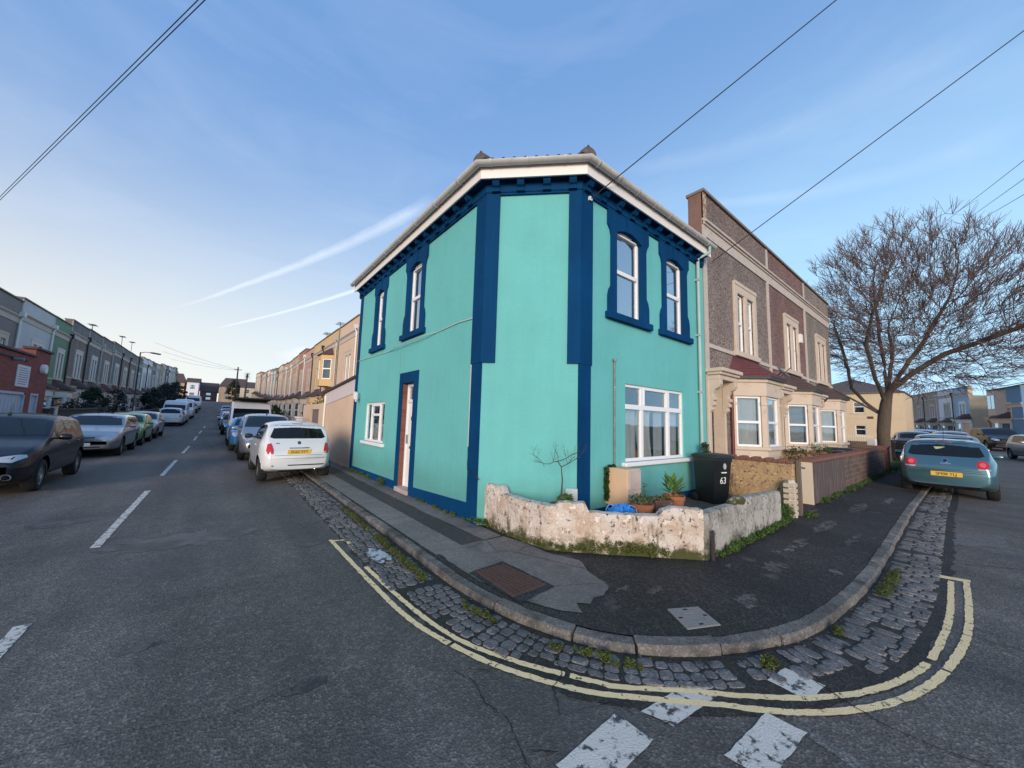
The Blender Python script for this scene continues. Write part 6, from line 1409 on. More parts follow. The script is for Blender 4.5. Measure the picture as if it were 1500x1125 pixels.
SPECS = {
 'hatch': dict(L=3.92, W=1.68, H=1.47, top=[(0, .60), (.06, .72), (.45, .86), (.95, .96), (1.08, 1.0), (1.75, 1.38), (2.05, 1.45), (2.6, 1.47), (3.15, 1.44), (3.42, 1.38), (3.74, 1.03), (3.84, .97), (3.92, .78)], belt=[(0, .58), (.4, .80), (1.1, .90), (3.5, .98), (3.92, .80)], wheels=(.78, 3.22), R=.30,
               side=[(1.28, 2.22, 2.24), (2.26, 3.02, 3.06)], sideend=3.25, ws=(1.05, 1.36), rw=(1.05, 1.37), tum=.75, rt=.14),
 'mini': dict(L=3.55, W=1.63, H=1.49, top=[(0, .58), (.08, .74), (.40, .90), (.78, .99), (.92, 1.04), (1.50, 1.41), (1.85, 1.48), (2.4, 1.49), (2.85, 1.44), (3.05, 1.38), (3.34, 1.04), (3.48, .93), (3.55, .76)], belt=[(0, .56), (.4, .82), (.95, .93), (3.1, .99), (3.55, .80)], wheels=(.66, 2.96), R=.29,
              side=[(1.15, 2.20, 2.22), (2.28, 2.78, 2.9)], sideend=2.95, ws=(1.08, 1.40), rw=(1.07, 1.38), tum=.72, rt=.19),
 'estate': dict(L=4.58, W=1.77, H=1.47, top=[(0, .62), (.07, .72), (.5, .86), (1.1, .97), (1.25, 1.01), (1.95, 1.37), (2.3, 1.44), (3.0, 1.47), (3.9, 1.42), (4.15, 1.37), (4.42, 1.02), (4.52, .95), (4.58, .8)], belt=[(0, .60), (.5, .80), (1.25, .92), (4.2, .99), (4.58, .82)], wheels=(.9, 3.5), R=.32,
                side=[(1.48, 2.45, 2.48), (2.52, 3.38, 3.40), (3.46, 4.0, 4.08)], sideend=4.1, ws=(1.05, 1.36), rw=(1.05, 1.35), tum=.76),
 'mpv': dict(L=4.1, W=1.70, H=1.60, top=[(0, .62), (.06, .74), (.40, .90), (.72, 1.02), (.85, 1.07), (1.70, 1.52), (2.05, 1.58), (2.8, 1.60), (3.4, 1.57), (3.70, 1.50), (3.92, 1.08), (4.02, 1.0), (4.1, .8)], belt=[(0, .60), (.4, .84), (.9, .96), (3.7, 1.02), (4.1, .82)], wheels=(.76, 3.36), R=.30,
             side=[(1.10, 2.2, 2.25), (2.30, 3.1, 3.15), (3.2, 3.55, 3.62)], sideend=3.65, ws=(1.12, 1.50), rw=(1.12, 1.48), tum=.77),
 'suv': dict(L=4.5, W=1.86, H=1.74, top=[(0, .72), (.06, .90), (.5, 1.03), (1.1, 1.12), (1.22, 1.17), (1.85, 1.62), (2.15, 1.70), (3.0, 1.74), (3.9, 1.70), (4.15, 1.62), (4.38, 1.20), (4.46, 1.05), (4.5, .85)], belt=[(0, .72), (.5, .98), (1.2, 1.08), (4.2, 1.14), (4.5, .9)], wheels=(.9, 3.55), R=.36,
             side=[(1.42, 2.45, 2.48), (2.52, 3.38, 3.42), (3.48, 4.0, 4.05)], sideend=4.1, ws=(1.22, 1.60), rw=(1.22, 1.60), tum=.80),
 'van': dict(L=5.1, W=1.92, H=2.30, top=[(0, .72), (.05, .95), (.30, 1.12), (.75, 1.25), (.85, 1.30), (1.45, 1.88), (1.75, 2.18), (2.1, 2.28), (3.0, 2.30), (4.9, 2.28), (5.05, 2.2), (5.1, 2.0)], belt=[(0, .72), (.4, 1.0), (.85, 1.22), (5.0, 1.30), (5.1, 1.2)], wheels=(.95, 3.95), R=.34,
             side=[(1.10, 1.95, 2.0)], sideend=2.0, ws=(1.32, 1.84), rw=(1.35, 1.85), tum=.88),
}
def make_body(sp):
    L, Wd, Hh, tum = sp['L'], sp['W'], sp['H'], sp['tum']
    xs = sorted(set([0, .015, .035, .06, .1, .15]+[round(.2+.055*i, 4) for i in range(int((L-.4)/.055)+1)]+[L-.15, L-.1, L-.06, L-.035, L-.015, L]))
    def zt(x): return smooth_prof(sp['top'], min(max(x, .0), L))
    def zb_(x): return smooth_prof(sp['belt'], x)
    def plan(x):
        f = max(0, 1-x/.75); r = max(0, 1-(L-x)/.6)
        k = 1-.20*f**2.2-sp.get('rt', .12)*r**2.0
        e0 = sqrt(max(0, 1-(1-min(x, .15)/.15)**2)); e1 = sqrt(max(0, 1-(1-min(L-x, .15)/.15)**2))
        return k*(.88+.12*e0)*(.90+.10*e1), min(e0, e1)
    rings = []
    for x in xs:
        pk, e = plan(x); w = Wd/2*pk; t = zt(x); b = min(zb_(x), t-.02); base = .22+.06*max(0, 1-x/.3)+.08*max(0, 1-(L-x)/.3)
        zm = (t+base)/2; k = min(1, max(0, (t-b-.06)/(Hh-b-.06)))
        wr = w*(.95-(.95-tum)*k)
        P = [(0, base), (.7*w, base), (.93*w, base+.03), (.985*w, base+.13), (w, base+.30), (w*1.0, b-.20), (w*.985, b-.07), (w*.955, b)]
        cnt = [2, 2, 3, 4, 6, 3, 3]
        up = [(wr+(w*.945-wr)*.93, b+.035*k+.004), (wr+.02*k+(w*.86-wr)*(1-k)*.6, b+(t-b)*(.86 if k > .2 else .70)), (wr*.93, t-.035*k-.01), (wr*.6, t-.004), (0, t+.012)]
        cnt += [1, 8, 3, 4, 4]
        P += up; ring = []
        for (p, q), c in zip(zip(P, P[1:]), cnt):
            for i in range(c): ring.append((p[0]+(q[0]-p[0])*i/c, p[1]+(q[1]-p[1])*i/c))
        ring.append(P[-1])
        # soft corners
        for _ in range(2):
            ring = [ring[0]]+[((ring[i-1][0]+2*ring[i][0]+ring[i+1][0])/4, (ring[i-1][1]+2*ring[i][1]+ring[i+1][1])/4) for i in range(1, len(ring)-1)]+[ring[-1]]
        zq = .92+.08*e
        out = []
        for y, z in ring:
            z2 = zm+(z-zm)*zq
            sh = 0
            if x < .8: sh = (1-x/.8)*(.22*max(0, z2-.52)**1.3+.16*max(0, .42-z2))
            if L-x < .5: sh = -(1-(L-x)/.5)*(.16*max(0, z2-.62)+.20*max(0, .42-z2))
            out.append((L/2-x-sh, y, z2))
        rings.append(out)
    n = len(rings[0]); vs = []; N2 = 2*n-2
    for ring in rings:
        full = [(x, y, z) for x, y, z in ring]+[(x, -y, z) for x, y, z in ring[-2:0:-1]]
        vs += full
    wheels = [(L/2-wx, sp['R']+.02) for wx in sp['wheels']]; RA = sp['R']+.055
    vv = [list(v) for v in vs]
    for v in vv:
        if abs(v[1]) > Wd*.30 and v[2] < RA+sp['R']+.1:
            for wx, wz in wheels:
                dx, dz = v[0]-wx, v[2]-wz; d = sqrt(dx*dx+dz*dz)
                if abs(d-RA) < .034 and d > 0: v[0] = wx+dx/d*RA; v[2] = wz+dz/d*RA
    fs = []
    def inside(f):
        cx = sum(vv[i][0] for i in f)/len(f); cy = sum(vv[i][1] for i in f)/len(f); cz = sum(vv[i][2] for i in f)/len(f)
        return abs(cy) > Wd*.28 and any((cx-wx)**2+(cz-wz)**2 < (RA-.004)**2 for wx, wz in wheels)
    for i in range(len(rings)-1):
        for k in range(N2):
            f = (i*N2+k, i*N2+(k+1) % N2, (i+1)*N2+(k+1) % N2, (i+1)*N2+k)
            if not inside(f): fs.append(f)
    fs.append(tuple(range(N2))); fs.append(tuple(range((len(rings)-1)*N2, len(rings)*N2)))
    return vv, fs, wheels, RA, zt, zb_
def decal(bvh, poly, plane, sgn, off=.004, cell=.09, rim=.012):
    """patch cut to a 2-d outline and pressed on to the body, with a rim that drops back to it"""
    bm = bmesh.new(); vs = [bm.verts.new((p[0], p[1], 0)) for p in poly]; bm.faces.new(vs)
    x0, x1 = min(p[0] for p in poly), max(p[0] for p in poly); y0, y1 = min(p[1] for p in poly), max(p[1] for p in poly)
    k = x0+cell
    while k < x1: bmesh.ops.bisect_plane(bm, geom=bm.verts[:]+bm.edges[:]+bm.faces[:], plane_co=(k, 0, 0), plane_no=(1, 0, 0)); k += cell
    k = y0+cell
    while k < y1: bmesh.ops.bisect_plane(bm, geom=bm.verts[:]+bm.edges[:]+bm.faces[:], plane_co=(0, k, 0), plane_no=(0, 1, 0)); k += cell
    be = [e for e in bm.edges if len(e.link_faces) == 1]
    bm.verts.ensure_lookup_table(); bm.verts.index_update()
    out = []; inner = []
    for v in bm.verts:
        a, b = v.co.x, v.co.y
        if plane == 'side': o, d = Vector((a, 3*sgn, b)), Vector((0, -sgn, 0))
        elif plane == 'end': o, d = Vector((5*sgn, a, b)), Vector((-sgn, 0, 0))
        else: o, d = Vector((a, b, 4)), Vector((0, 0, -1))
        h = bvh.ray_cast(o, d)
        if h[0] is None:
            hh = bvh.find_nearest(o+d*(5 if plane == 'end' else 3)*.5) if False else bvh.find_nearest(Vector((a, .6*sgn, b)) if plane == 'side' else Vector((sgn*1.9, a, b)))
            p = hh[0]; nn = hh[1]
        else: p, nn = h[0], h[1]
        if nn.dot(d) > 0: nn = -nn
        out.append(tuple(p+nn*off)); inner.append(tuple(p-nn*rim))
    fs = [tuple(v.index for v in f.verts) for f in bm.faces]; n = len(out)
    fs += [(e.verts[0].index, e.verts[1].index, n+e.verts[1].index, n+e.verts[0].index) for e in be]
    bm.free(); return out+inner, fs
def rrect(x0, x1, y0, y1, r=.03, n=4):
    P = []
    for cx, cy, a0 in ((x1-r, y1-r, 0), (x0+r, y1-r, pi/2), (x0+r, y0+r, pi), (x1-r, y0+r, 3*pi/2)):
        for i in range(n+1): P.append((cx+r*cos(a0+pi/2*i/n), cy+r*sin(a0+pi/2*i/n)))
    return P
def circ(x, y, r, n=20, ry=None): return [(x+r*cos(2*pi*i/n), y+(ry or r)*sin(2*pi*i/n)) for i in range(n)]
def car(name, label, cat, kind, loc, rz, pm, group=None, front=None, rear=None, plate_f=None, plate_r=None, extras=None, detail=2):
    sp = SPECS[kind]; L, Wd, Hh = sp['L'], sp['W'], sp['H']
    r = root(name, label, cat, loc, rz, group)
    vv, fs, wheels, RA, zt, zb_ = make_body(sp)
    m = MB(); m.add(vv, fs); body = m.build('body', pm, r, smooth=42)
    bvh = BVHTree.FromPolygons([Vector(v) for v in vv], [tuple(f) for f in fs])
    def D(nm, poly, plane, sgn, mt, parent=body, off=.004, cell=.09):
        v_, f_ = decal(bvh, poly, plane, sgn, off, cell); m = MB(); m.add(v_, f_); return m.build(nm, mt, parent, smooth=35)
    hx = lambda x: L/2-x
    # side glass, door seams
    for sg in (1, -1):
        for (xa, xb, xc) in sp['side']:
            up = []; lo = []; n = 10
            for i in range(n+1):
                x = xa+(xb-xa)*i/n; lo.append((hx(x), zb_(x)+.035))
                up.append((hx(x), max(zb_(x)+.05, min(zt(x)-.10, Hh-.12 if kind != 'van' else 1.86))))
            up = [p for p in up if p[1] > zb_(L/2-p[0])+.055]
            poly = lo+up[::-1]
            # slim tail corners
            D('window', poly, 'side', sg, car_glass, cell=.12)
        if detail > 1:
            seams = [(sp['side'][0][0]+.02, .34, zb_(1.3)+.02), (sp['side'][0][1]+.04, .34, zt(2.3)-.08)]
            if len(sp['side']) > 1: seams.append((sp['side'][1][1]-.02, .62 if kind != 'mini' else .9, zb_(3)+.02))
            for x, z0, z1 in seams: D('door_seam', [(hx(x)-.005, z0), (hx(x)+.005, z0), (hx(x)+.005, z1), (hx(x)-.005, z1)], 'side', sg, trim_m, off=.0015)
            D('door_seam', [(hx(sp['side'][0][0]+.02), .345), (hx(sp['wheels'][1]-RA-.02), .345), (hx(sp['wheels'][1]-RA-.02), .335), (hx(sp['side'][0][0]+.02), .335)], 'side', sg, trim_m, off=.0015)
            for (xa, xb, xc) in sp['side'][:2]:
                if kind == 'mini' and xa > 2: continue
                m = MB(); yb = Wd/2*.985*sg; m.box(hx(xb-.04), hx(xb-.20), yb-.012, yb+.022, zb_(xb)-.13, zb_(xb)-.105); m.build('door_handle', pm, body, bevel=.006)
        # mirror
        mx = hx(sp['side'][0][0]+.10); mz = zb_(sp['side'][0][0])+.10
        m = MB(); m.lathe([(.0, -.10), (.05, -.095), (.075, -.05), (.08, .03), (.06, .08), (0, .095)], (0, 0, 0), 12, axis='y')
        m.v = [(mx+v[0]*.7, sg*(Wd/2+.10)+v[1], mz+v[2]*.85) for v in m.v]; m.box(mx-.02, mx+.02, min(sg*(Wd/2-.08), sg*(Wd/2+.05)), max(sg*(Wd/2-.08), sg*(Wd/2+.05)), mz-.05, mz-.01)
        m.build('wing_mirror', trim_m if kind in ('mini', 'van') else pm, r, smooth=40)
    # screens
    wz0, wz1 = sp['ws']; yl_, yh_ = Wd/2*.83, Wd/2*(tumf(sp))
    D('windscreen', [(-yl_, wz0), (yl_, wz0), (yh_, wz1), (-yh_, wz1)], 'end', 1, car_glass, cell=.12)
    wz0, wz1 = sp['rw']
    if kind != 'van': D('rear_window', [(-yl_*.92, wz0+.02), (-yl_*.80, wz0-.012), (yl_*.80, wz0-.012), (yl_*.92, wz0+.02), (yh_*.96, wz1), (-yh_*.96, wz1)], 'end', -1, car_glass, cell=.12)
    else: D('rear_window', rrect(-.62, -.06, 1.35, 1.85), 'end', -1, car_glass); D('rear_window', rrect(.06, .62, 1.35, 1.85), 'end', -1, car_glass)
    # wheels
    for wx, wz in wheels:
        for sg in (1, -1):
            y = sg*(Wd/2-.115); R = sp['R']
            w = MB(); w.lathe([(R*.66, -.10), (R*.92, -.10), (R*.99, -.075), (R, 0), (R*.99, .075), (R*.92, .10), (R*.66, .10)], (wx, y, wz-.02), 28, axis='y', cap=False)
            ty = w.build('wheel', tyre_m, r, smooth=40)
            w = MB(); yo_ = sg*.085
            w.lathe([(R*.68, yo_), (R*.68, yo_-.02*sg), (R*.60, yo_-.04*sg), (R*.60, yo_-.08*sg), (R*.68, -yo_)], (wx, y, wz-.02), 24, axis='y', cap=False)
            for k in range(5):
                a = 2*pi*k/5+.3; ca, sa = cos(a), sin(a); v0 = []
                for rr, hw_ in ((.03, .030), (R*.63, .022)):
                    for yy in (yo_-.015*sg, yo_-.045*sg):
                        for s_ in (-1, 1): v0.append((wx+ca*rr-sa*hw_*s_, y+yy, wz-.02+sa*rr+ca*hw_*s_))
                w.add(v0, [(0, 1, 5, 4), (2, 6, 7, 3), (0, 4, 6, 2), (1, 3, 7, 5)])
            w.lathe([(.0, yo_-.005*sg), (.05, yo_-.01*sg), (.05, yo_-.05*sg)], (wx, y, wz-.02), 14, axis='y', cap=False)
            w.build('rim', rim_m, ty, smooth=35)
            w = MB(); w.lathe([(.0, yo_-.07*sg), (R*.62, yo_-.07*sg)], (wx, y, wz-.02), 20, axis='y', cap=False); w.build('brake_disc', trim_m, ty)
            # arch liner
            w = MB(); n = 14; vs = []
            for k in range(n+1):
                a = -.25+(pi+.5)*k/n
                for yy in (sg*(Wd/2-.03), sg*(Wd/2-.30)): vs.append((wx+RA*cos(a), yy, wz+RA*sin(a)))
            w.add(vs, [(2*k, 2*k+1, 2*k+3, 2*k+2) for k in range(n)]); w.add([vs[2*k+1] for k in range(n+1)], [tuple(range(n+1))]); w.build('arch_liner', trim_m, body)
    if front: front(D, sp)
    if rear: rear(D, sp)
    for txt, sg, mt, z in ((plate_f, 1, plate_w, .44), (plate_r[0] if plate_r else None, -1, plate_y, plate_r[1] if plate_r else 0)):
        if txt is None: continue
        h = bvh.ray_cast(Vector((5*sg, 0, z)), Vector((-sg, 0, 0)))[0]; x = h.x+sg*.012
        m = MB(); m.box(min(x, x-sg*.03), max(x, x-sg*.03), -.26, .26, z-.056, z+.056); pl_ = m.build('number_plate', mt, body, bevel=.004)
        if txt:
            v_, f_ = text_mesh(txt, .098); m = MB(); m.add([(x+sg*(.002+v[2]), sg*v[0]*.92, z+v[1]) for v in v_], f_); m.build('lettering', ink, pl_)
    # sill strip, aerial
    if detail > 1:
        m = MB(); ax = hx(2.0 if kind != 'mini' else 1.6); m.tube([(ax, 0, Hh-.01), (ax-.10, 0, Hh+.20)], [.006, .003], 6); m.box(ax-.03, ax+.03, -.02, .02, Hh-.02, Hh+.02); m.build('aerial', trim_m, body)
    if extras: extras(D, sp, r, body, bvh)
    return r
def tumf(sp): return sp['tum']*.90
# ---- front and rear ends
def front_std(grille=(.30, .58, .66), lampz=(.62, .76), lampx=(.44, .76)):
    def f(D, sp):
        W2 = sp['W']/2; z0, z1 = lampz; a, b = lampx
        for s in (1, -1):
            D('headlight', [(s*a*.98, z0+.01), (s*(b-.12), z0-.02), (s*b, z0+.06), (s*b*.98, z1+.02), (s*(b-.08), z1+.03), (s*a, z0+.07)], 'end', 1, lamp_c, cell=.05)
            D('fog_lamp', circ(s*(W2*.70), .36, .055, 14), 'end', 1, lamp_c)
        g, gz0, gz1 = grille
        D('grille', rrect(-g, g, gz0, gz1, .02), 'end', 1, trim_m, cell=.06); D('lower_grille', rrect(-W2*.55, W2*.55, .27, .37, .03), 'end', 1, trim_m, cell=.06)
        D('badge', circ(0, gz1+.025, .045, 16), 'end', 1, chrome, off=.009)
    return f
def rear_std(style='block', z=(.78, 1.0)):
    def f(D, sp):
        W2 = sp['W']/2
        for s in (1, -1):
            if style == 'round':
                D('tail_light', [(s*(W2*.70+.10*cos(t)), .86+.105*sin(t)) for t in [2*pi*i/18 for i in range(18)]]+[], 'end', -1, lamp_r, cell=.05, off=.006)
                D('lamp_ring', circ(s*W2*.70, .87, .052, 16), 'end', -1, M('lamp_glow', (.7, .10, .10), .2, coat=1, var=.2), cell=.04, off=.012)
                D('reverse_lamp', [(s*(W2*.62), .745), (s*(W2*.82), .745), (s*(W2*.84), .775), (s*(W2*.60), .775)], 'end', -1, lamp_c, cell=.05, off=.008)
            else:
                D('tail_light', [(s*(W2*.70), z[0]), (s*(W2*.88), z[0]+.01), (s*(W2*.87), z[1]), (s*(W2*.74), z[1]-.01)], 'end', -1, lamp_r, cell=.05)
        D('rear_bumper_seam', [(-W2*.84, .655), (W2*.84, .655), (W2*.84, .666), (-W2*.84, .666)], 'end', -1, trim_m, off=.0015)
        D('lower_valance', rrect(-W2*.62, W2*.62, .25, .33, .02), 'end', -1, trim_m, cell=.06)
    return f
teal = paint('teal_metallic', (.07, .17, .21), .55, .32); whitep = paint('white_car_paint', (.66, .68, .70), 0, .3); navyp = paint('midnight_paint', (.003, .005, .011), 0, .5, .45)
silver = paint('silver_paint', (.33, .34, .35), .7, .32); greenp = paint('lime_paint', (.10, .30, .02), .2, .3); bluep = paint('bright_blue_paint', (.02, .16, .42), .3, .3); greyp = paint('grey_paint', (.12, .13, .14), .6, .3); blackp = paint('black_paint', (.006, .006, .008), 0, .4, .5); pbluep = paint('pale_blue_paint', (.28, .36, .44), .6, .32)
def rr_polo(D, sp):
    rear_std('round')(D, sp)
    D('badge', circ(0, .93, .05, 18), 'end', -1, chrome, off=.006, cell=.04); D('badge_field', circ(0, .93, .040, 18), 'end', -1, trim_m, off=.008, cell=.04)
    D('tailgate_seam', [(-.55, .70), (.55, .70), (.55, .708), (-.55, .708)], 'end', -1, trim_m, off=.0015)
    D('boot_handle', rrect(-.09, .09, .845, .872, .01), 'end', -1, chrome, off=.008)
    D('wiper', [(-.02, 1.05), (.30, 1.075), (.30, 1.088), (-.02, 1.072)], 'end', -1, trim_m, off=.016)
    D('brake_light', rrect(-.14, .14, 1.392, 1.408, .005), 'end', -1, lamp_r, off=.006)
    D('window_sticker', [(-.02, 1.27), (.18, 1.265), (.14, 1.20), (.05, 1.23)], 'end', -1, M('pale_green_card', (.42, .48, .22), .6, var=.2), off=.009)
def rr_mini(D, sp):
    for s in (1, -1):
        D('tail_light', [(s*.56, .70), (s*.66, .70), (s*.69, .78), (s*.665, .93), (s*.60, .95), (s*.575, .88), (s*.55, .78)], 'end', -1, lamp_r, cell=.05, off=.010)
    D('rear_bumper_slot', [(-.56, .405), (.56, .405), (.58, .432), (-.58, .432)], 'end', -1, trim_m, off=.004); D('tailgate_seam', [(-.52, .655), (.52, .655), (.52, .663), (-.52, .663)], 'end', -1, trim_m, off=.0015)
    D('boot_handle', rrect(-.22, .22, .815, .84, .01), 'end', -1, chrome, off=.014); D('badge', circ(.0, .955, .038, 16), 'end', -1, M('dark_badge', (.10, .10, .11), .3, .5, var=.2), off=.008, cell=.04)
    D('brake_light', rrect(-.12, .12, 1.415, 1.43, .005), 'end', -1, lamp_r, off=.006); D('wiper', [(-.28, 1.08), (.02, 1.062), (.02, 1.075), (-.28, 1.092)], 'end', -1, trim_m, off=.016)
    D('lower_valance', rrect(-.55, .55, .24, .30, .02), 'end', -1, trim_m, cell=.06); D('exhaust', circ(-.38, .275, .03, 12), 'end', -1, chrome, off=.012)
    D('lettering', rrect(.42, .50, .94, .955, .004), 'end', -1, trim_m, off=.003)
CARS = {}
car('parked_car', 'teal blue metallic hatchback parked at the right kerb, tail with round red lamps', 'car', 'hatch', (14.45+1.96, .50, .0), radians(1.5), teal, front=front_std(), rear=rr_polo, plate_r=('SM08 YLJ', .60))
car('parked_car', 'white rounded city car seen from behind beside the green house pavement', 'car', 'mini', (1.53, 9.92+1.78, .03), pi/2+radians(1), whitep, front=front_std(), rear=rr_mini, plate_r=('SG62 VYY', .74)).scale = (.95, .95, .95)
car('parked_car', 'dark navy hatchback with long swept headlights at the left edge of the photo', 'car', 'hatch', (-3.45, 12.55, 0), -pi/2+.01, navyp, front=front_std((.36, .50, .58), (.63, .71), (.40, .74)), rear=rear_std(), plate_f='')
car('parked_car', 'silver estate car facing us behind the dark navy hatchback', 'car', 'estate', (-3.50, 20.35, 0), -pi/2, silver, front=front_std((.34, .58, .68), (.60, .76), (.44, .80)), rear=rear_std(), plate_f='S AW')
index_kids()
def cc(src, lb, loc, rz, pm, skip=()):
    c = copy_tree(src, loc, rz, lb, None, {'body': pm, 'door_handle': pm, 'wing_mirror': pm}, skip); return c
base_f = car('parked_car', 'silver people carrier facing us right behind the white city car', 'car', 'mpv', (1.42, 15.1+2.0, .02), -pi/2, silver, front=front_std((.30, .60, .67), (.70, .86), (.42, .76)), rear=rear_std(), plate_f='')
g1 = car('parked_car', 'lime green hatchback facing us between two silver cars on the left', 'car', 'hatch', (-3.48, 25.0, hz_(-3, 25)), -pi/2, greenp, front=front_std(), rear=rear_std(), plate_f='', detail=1)
s1 = car('parked_suv', 'black four wheel drive parked across the road before the blue side house', 'car', 'suv', (46.5, -1.2, hz_(46, -1)), radians(195), blackp, front=front_std((.4, .72, .88), (.76, .9), (.5, .82)), rear=rear_std('block', (.95, 1.3)), plate_f='', plate_r=('', .85), detail=1)
v1 = car('parked_van', 'white van with a tall cream forehead facing us on the right of the hill', 'van', 'van', (1.30, 24.9, hz_(0, 25)), -pi/2, whitep, front=front_std((.5, .62, .80), (.78, 1.0), (.5, .82)), rear=rear_std('block', (.9, 1.3)), plate_f='', detail=1,
         extras=lambda D, sp, r, b, bvh: (lambda m: (m.box(-1.6, 1.35, -.86, .86, 2.36, 2.42), [m.box(x, x+.06, -.8, .8, 2.28, 2.36) for x in (-1.5, -.3, .9)], m.build('roof_rack', trim_m, r)))(MB()))
index_kids()
cc(g1, 'bright blue hatchback between the silver people carrier and the white van', (1.22, 21.0, .02), -pi/2, bluep)
cc(g1, 'silver grey hatchback facing us just beyond the lime green one on the left', (-3.45, 29.4, hz_(-3, 29.4)), -pi/2, silver)
c_ = cc(base_f, 'white hatchback on the left of the hill with its tail towards us', (-3.40, 45.5, hz_(-3, 45.5)), pi/2, whitep)
cc(v1, 'white van on the left of the hill right behind the white hatchback', (-3.55, 50.6, hz_(-3, 50.6)), -pi/2, whitep, ('roof_rack',))
cc(v1, 'second white van up the left of the hill, rounded roof', (-3.5, 60.0, hz_(-3, 60)), -pi/2, whitep, ('roof_rack',))
cc(g1, 'black car farther up the left of the hill beyond the vans', (-3.5, 72, hz_(-3, 72)), -pi/2, blackp)
cc(v1, 'white box van farthest up the left of the hill', (-3.6, 80, hz_(-3, 80)), -pi/2, whitep, ('roof_rack',))
for k, (y, x, pm, lb) in enumerate([(33, .95, blackp, 'black car just uphill of the tall white van on the right'), (40, .85, whitep, 'small white car second uphill of the tall white van on the right'), (47, .8, greyp, 'grey car third uphill of the tall white van on the right'), (56, .8, bluep, 'blue car fourth uphill of the tall white van on the right'), (66, .8, silver, 'silver car fifth uphill of the tall white van on the right')]):
    cc(g1, lb, (x, y, hz_(0, y)), -pi/2, pm)
def rz_of(src, lb, x, y, deg, pm): return cc(src, lb, (x, y, hz_(x, y)), radians(deg), pm)
rz_of(base_f, 'pale blue grey car parked directly ahead of the teal hatchback', 20.6, .62, 3, pbluep)
rz_of(g1, 'silver car roof beyond the pale blue grey car on the right street', 37.5, .95, 8, silver)
rz_of(g1, 'grey car behind the wheelie bins by the tree', 34.0, 2.35, 10, greyp)
rz_of(g1, 'dark car beyond the wheelie bins, left of the silver roofed car', 42.5, 2.3, 10, pbluep)
rz_of(g1, 'silver hatchback at the right edge beyond the black four wheel drive', 34.5, -2.45, 195, silver)
# ================================================================ bare tree
bark = M('tree_bark', (.095, .074, .058), .95, var=.35, vscale=14, bump=.9, bscale=25, stretch=(1, 1, .35), dark=(.05, .055, .035), dscale=5)
twig_m = M('twig_bark_red', (.12, .082, .076), .95, var=.3)
TX, TY = 24.6, 2.62
tr = root('bare_tree', 'large spreading bare tree on the right street, its crown reaching the frame edge', 'tree', (TX, TY, .15))
rt = random.Random(17)
from mathutils.kdtree import KDTree
NB = [Vector((0, 0, -.2)), Vector((.0, .0, .15)), Vector((.02, -.02, .8)), Vector((.0, -.05, 1.5)), Vector((-.03, -.12, 2.2)), Vector((-.02, -.20, 2.8)), Vector((.0, -.30, 3.3))]
nodes = list(NB); par = [-1]+list(range(len(NB)-1))
def limb_seed(start, pts):
    k = start
    for q in pts:
        a = nodes[k]; q = Vector(q); n = max(1, int((q-a).length/.32))
        for i in range(1, n+1): nodes.append(a.lerp(q, i/n)+Vector((rt.gauss(0, .015), rt.gauss(0, .015), 0))); par.append(k); k = len(nodes)-1
# main limbs read off the photograph: leaning left fork, two middle leaders, long low right limb, front and back ones
limb_seed(4, [(.1, .55, 2.9), (-.1, .95, 3.6), (.1, 1.15, 5.2), (.0, 1.5, 7.0)])
limb_seed(6, [(.1, -.25, 4.3), (-.1, -.2, 5.8), (.2, -.1, 7.5)])
limb_seed(6, [(-.3, -.8, 4.2), (-.2, -1.6, 5.6), (.0, -2.3, 7.2)])
limb_seed(6, [(.2, -1.0, 4.1), (.3, -2.1, 5.0), (.2, -3.4, 5.5), (.0, -4.6, 6.0)])
limb_seed(5, [(.9, -.3, 4.0), (2.0, -.4, 5.6), (3.0, -.2, 7.0)])
limb_seed(5, [(-.8, .0, 3.9), (-1.9, .1, 5.4), (-2.8, -.3, 6.8)])
limb_seed(4, [(.0, 1.3, 3.3), (.1, 2.3, 4.0), (.0, 3.2, 4.5)])
att = []
while len(att) < 5200:
    d = Vector((rt.uniform(-1, 1), rt.uniform(-1, 1), rt.uniform(-1, 1)))
    if not .25 < d.length < 1: continue
    p = Vector((d.x*4.6, -1.35+d.y*6.7, 6.7+d.z*(4.6 if d.z > 0 else 3.6)))
    lump = .86+.14*sin(4*atan2(d.y, d.z)+1)+.08*sin(7*atan2(d.y, d.x))
    if d.length > lump: continue
    if p.z < 3.3+.25*abs(p.y+.5)*.4: continue
    att.append(p)
alive = att; kc = {}
for it in range(70):
    kd = KDTree(len(nodes))
    for i, n_ in enumerate(nodes): kd.insert(n_, i)
    kd.balance(); pull = {}; keep = []
    for a in alive:
        c, i, dist = kd.find(a)
        if dist < .36: continue
        keep.append(a)
        if dist < 3.2: v = (a-nodes[i]).normalized(); pull[i] = pull.get(i, Vector((0, 0, 0)))+v
    alive = keep
    if not pull or len(nodes) > 12000: break
    for i, v in pull.items():
        if kc.get(i, 0) >= 3: continue
        kc[i] = kc.get(i, 0)+1
        g = nodes[i]-nodes[par[i]] if par[i] >= 0 else Vector((0, 0, 1))
        d = (v.normalized()+g.normalized()*.75+Vector((rt.gauss(0, .07), rt.gauss(0, .07), rt.gauss(0, .07)+.08))).normalized()
        nodes.append(nodes[i]+d*.27); par.append(i)
ch_ = [[] for _ in nodes]
for i, q in enumerate(par):
    if q >= 0: ch_[q].append(i)
rad = [0]*len(nodes)
for i in range(len(nodes)-1, -1, -1):
    rad[i] = max(.0085, sum(rad[c]**2.5 for c in ch_[i])**(1/2.5)) if ch_[i] else .0085
sc_ = .27/rad[3]; mxr = max(rad[4:]); rad = [r_ if r_ < .015 else .015+(.23-.015)*((r_-.015)/(mxr-.015))**1.25 for r_ in rad]
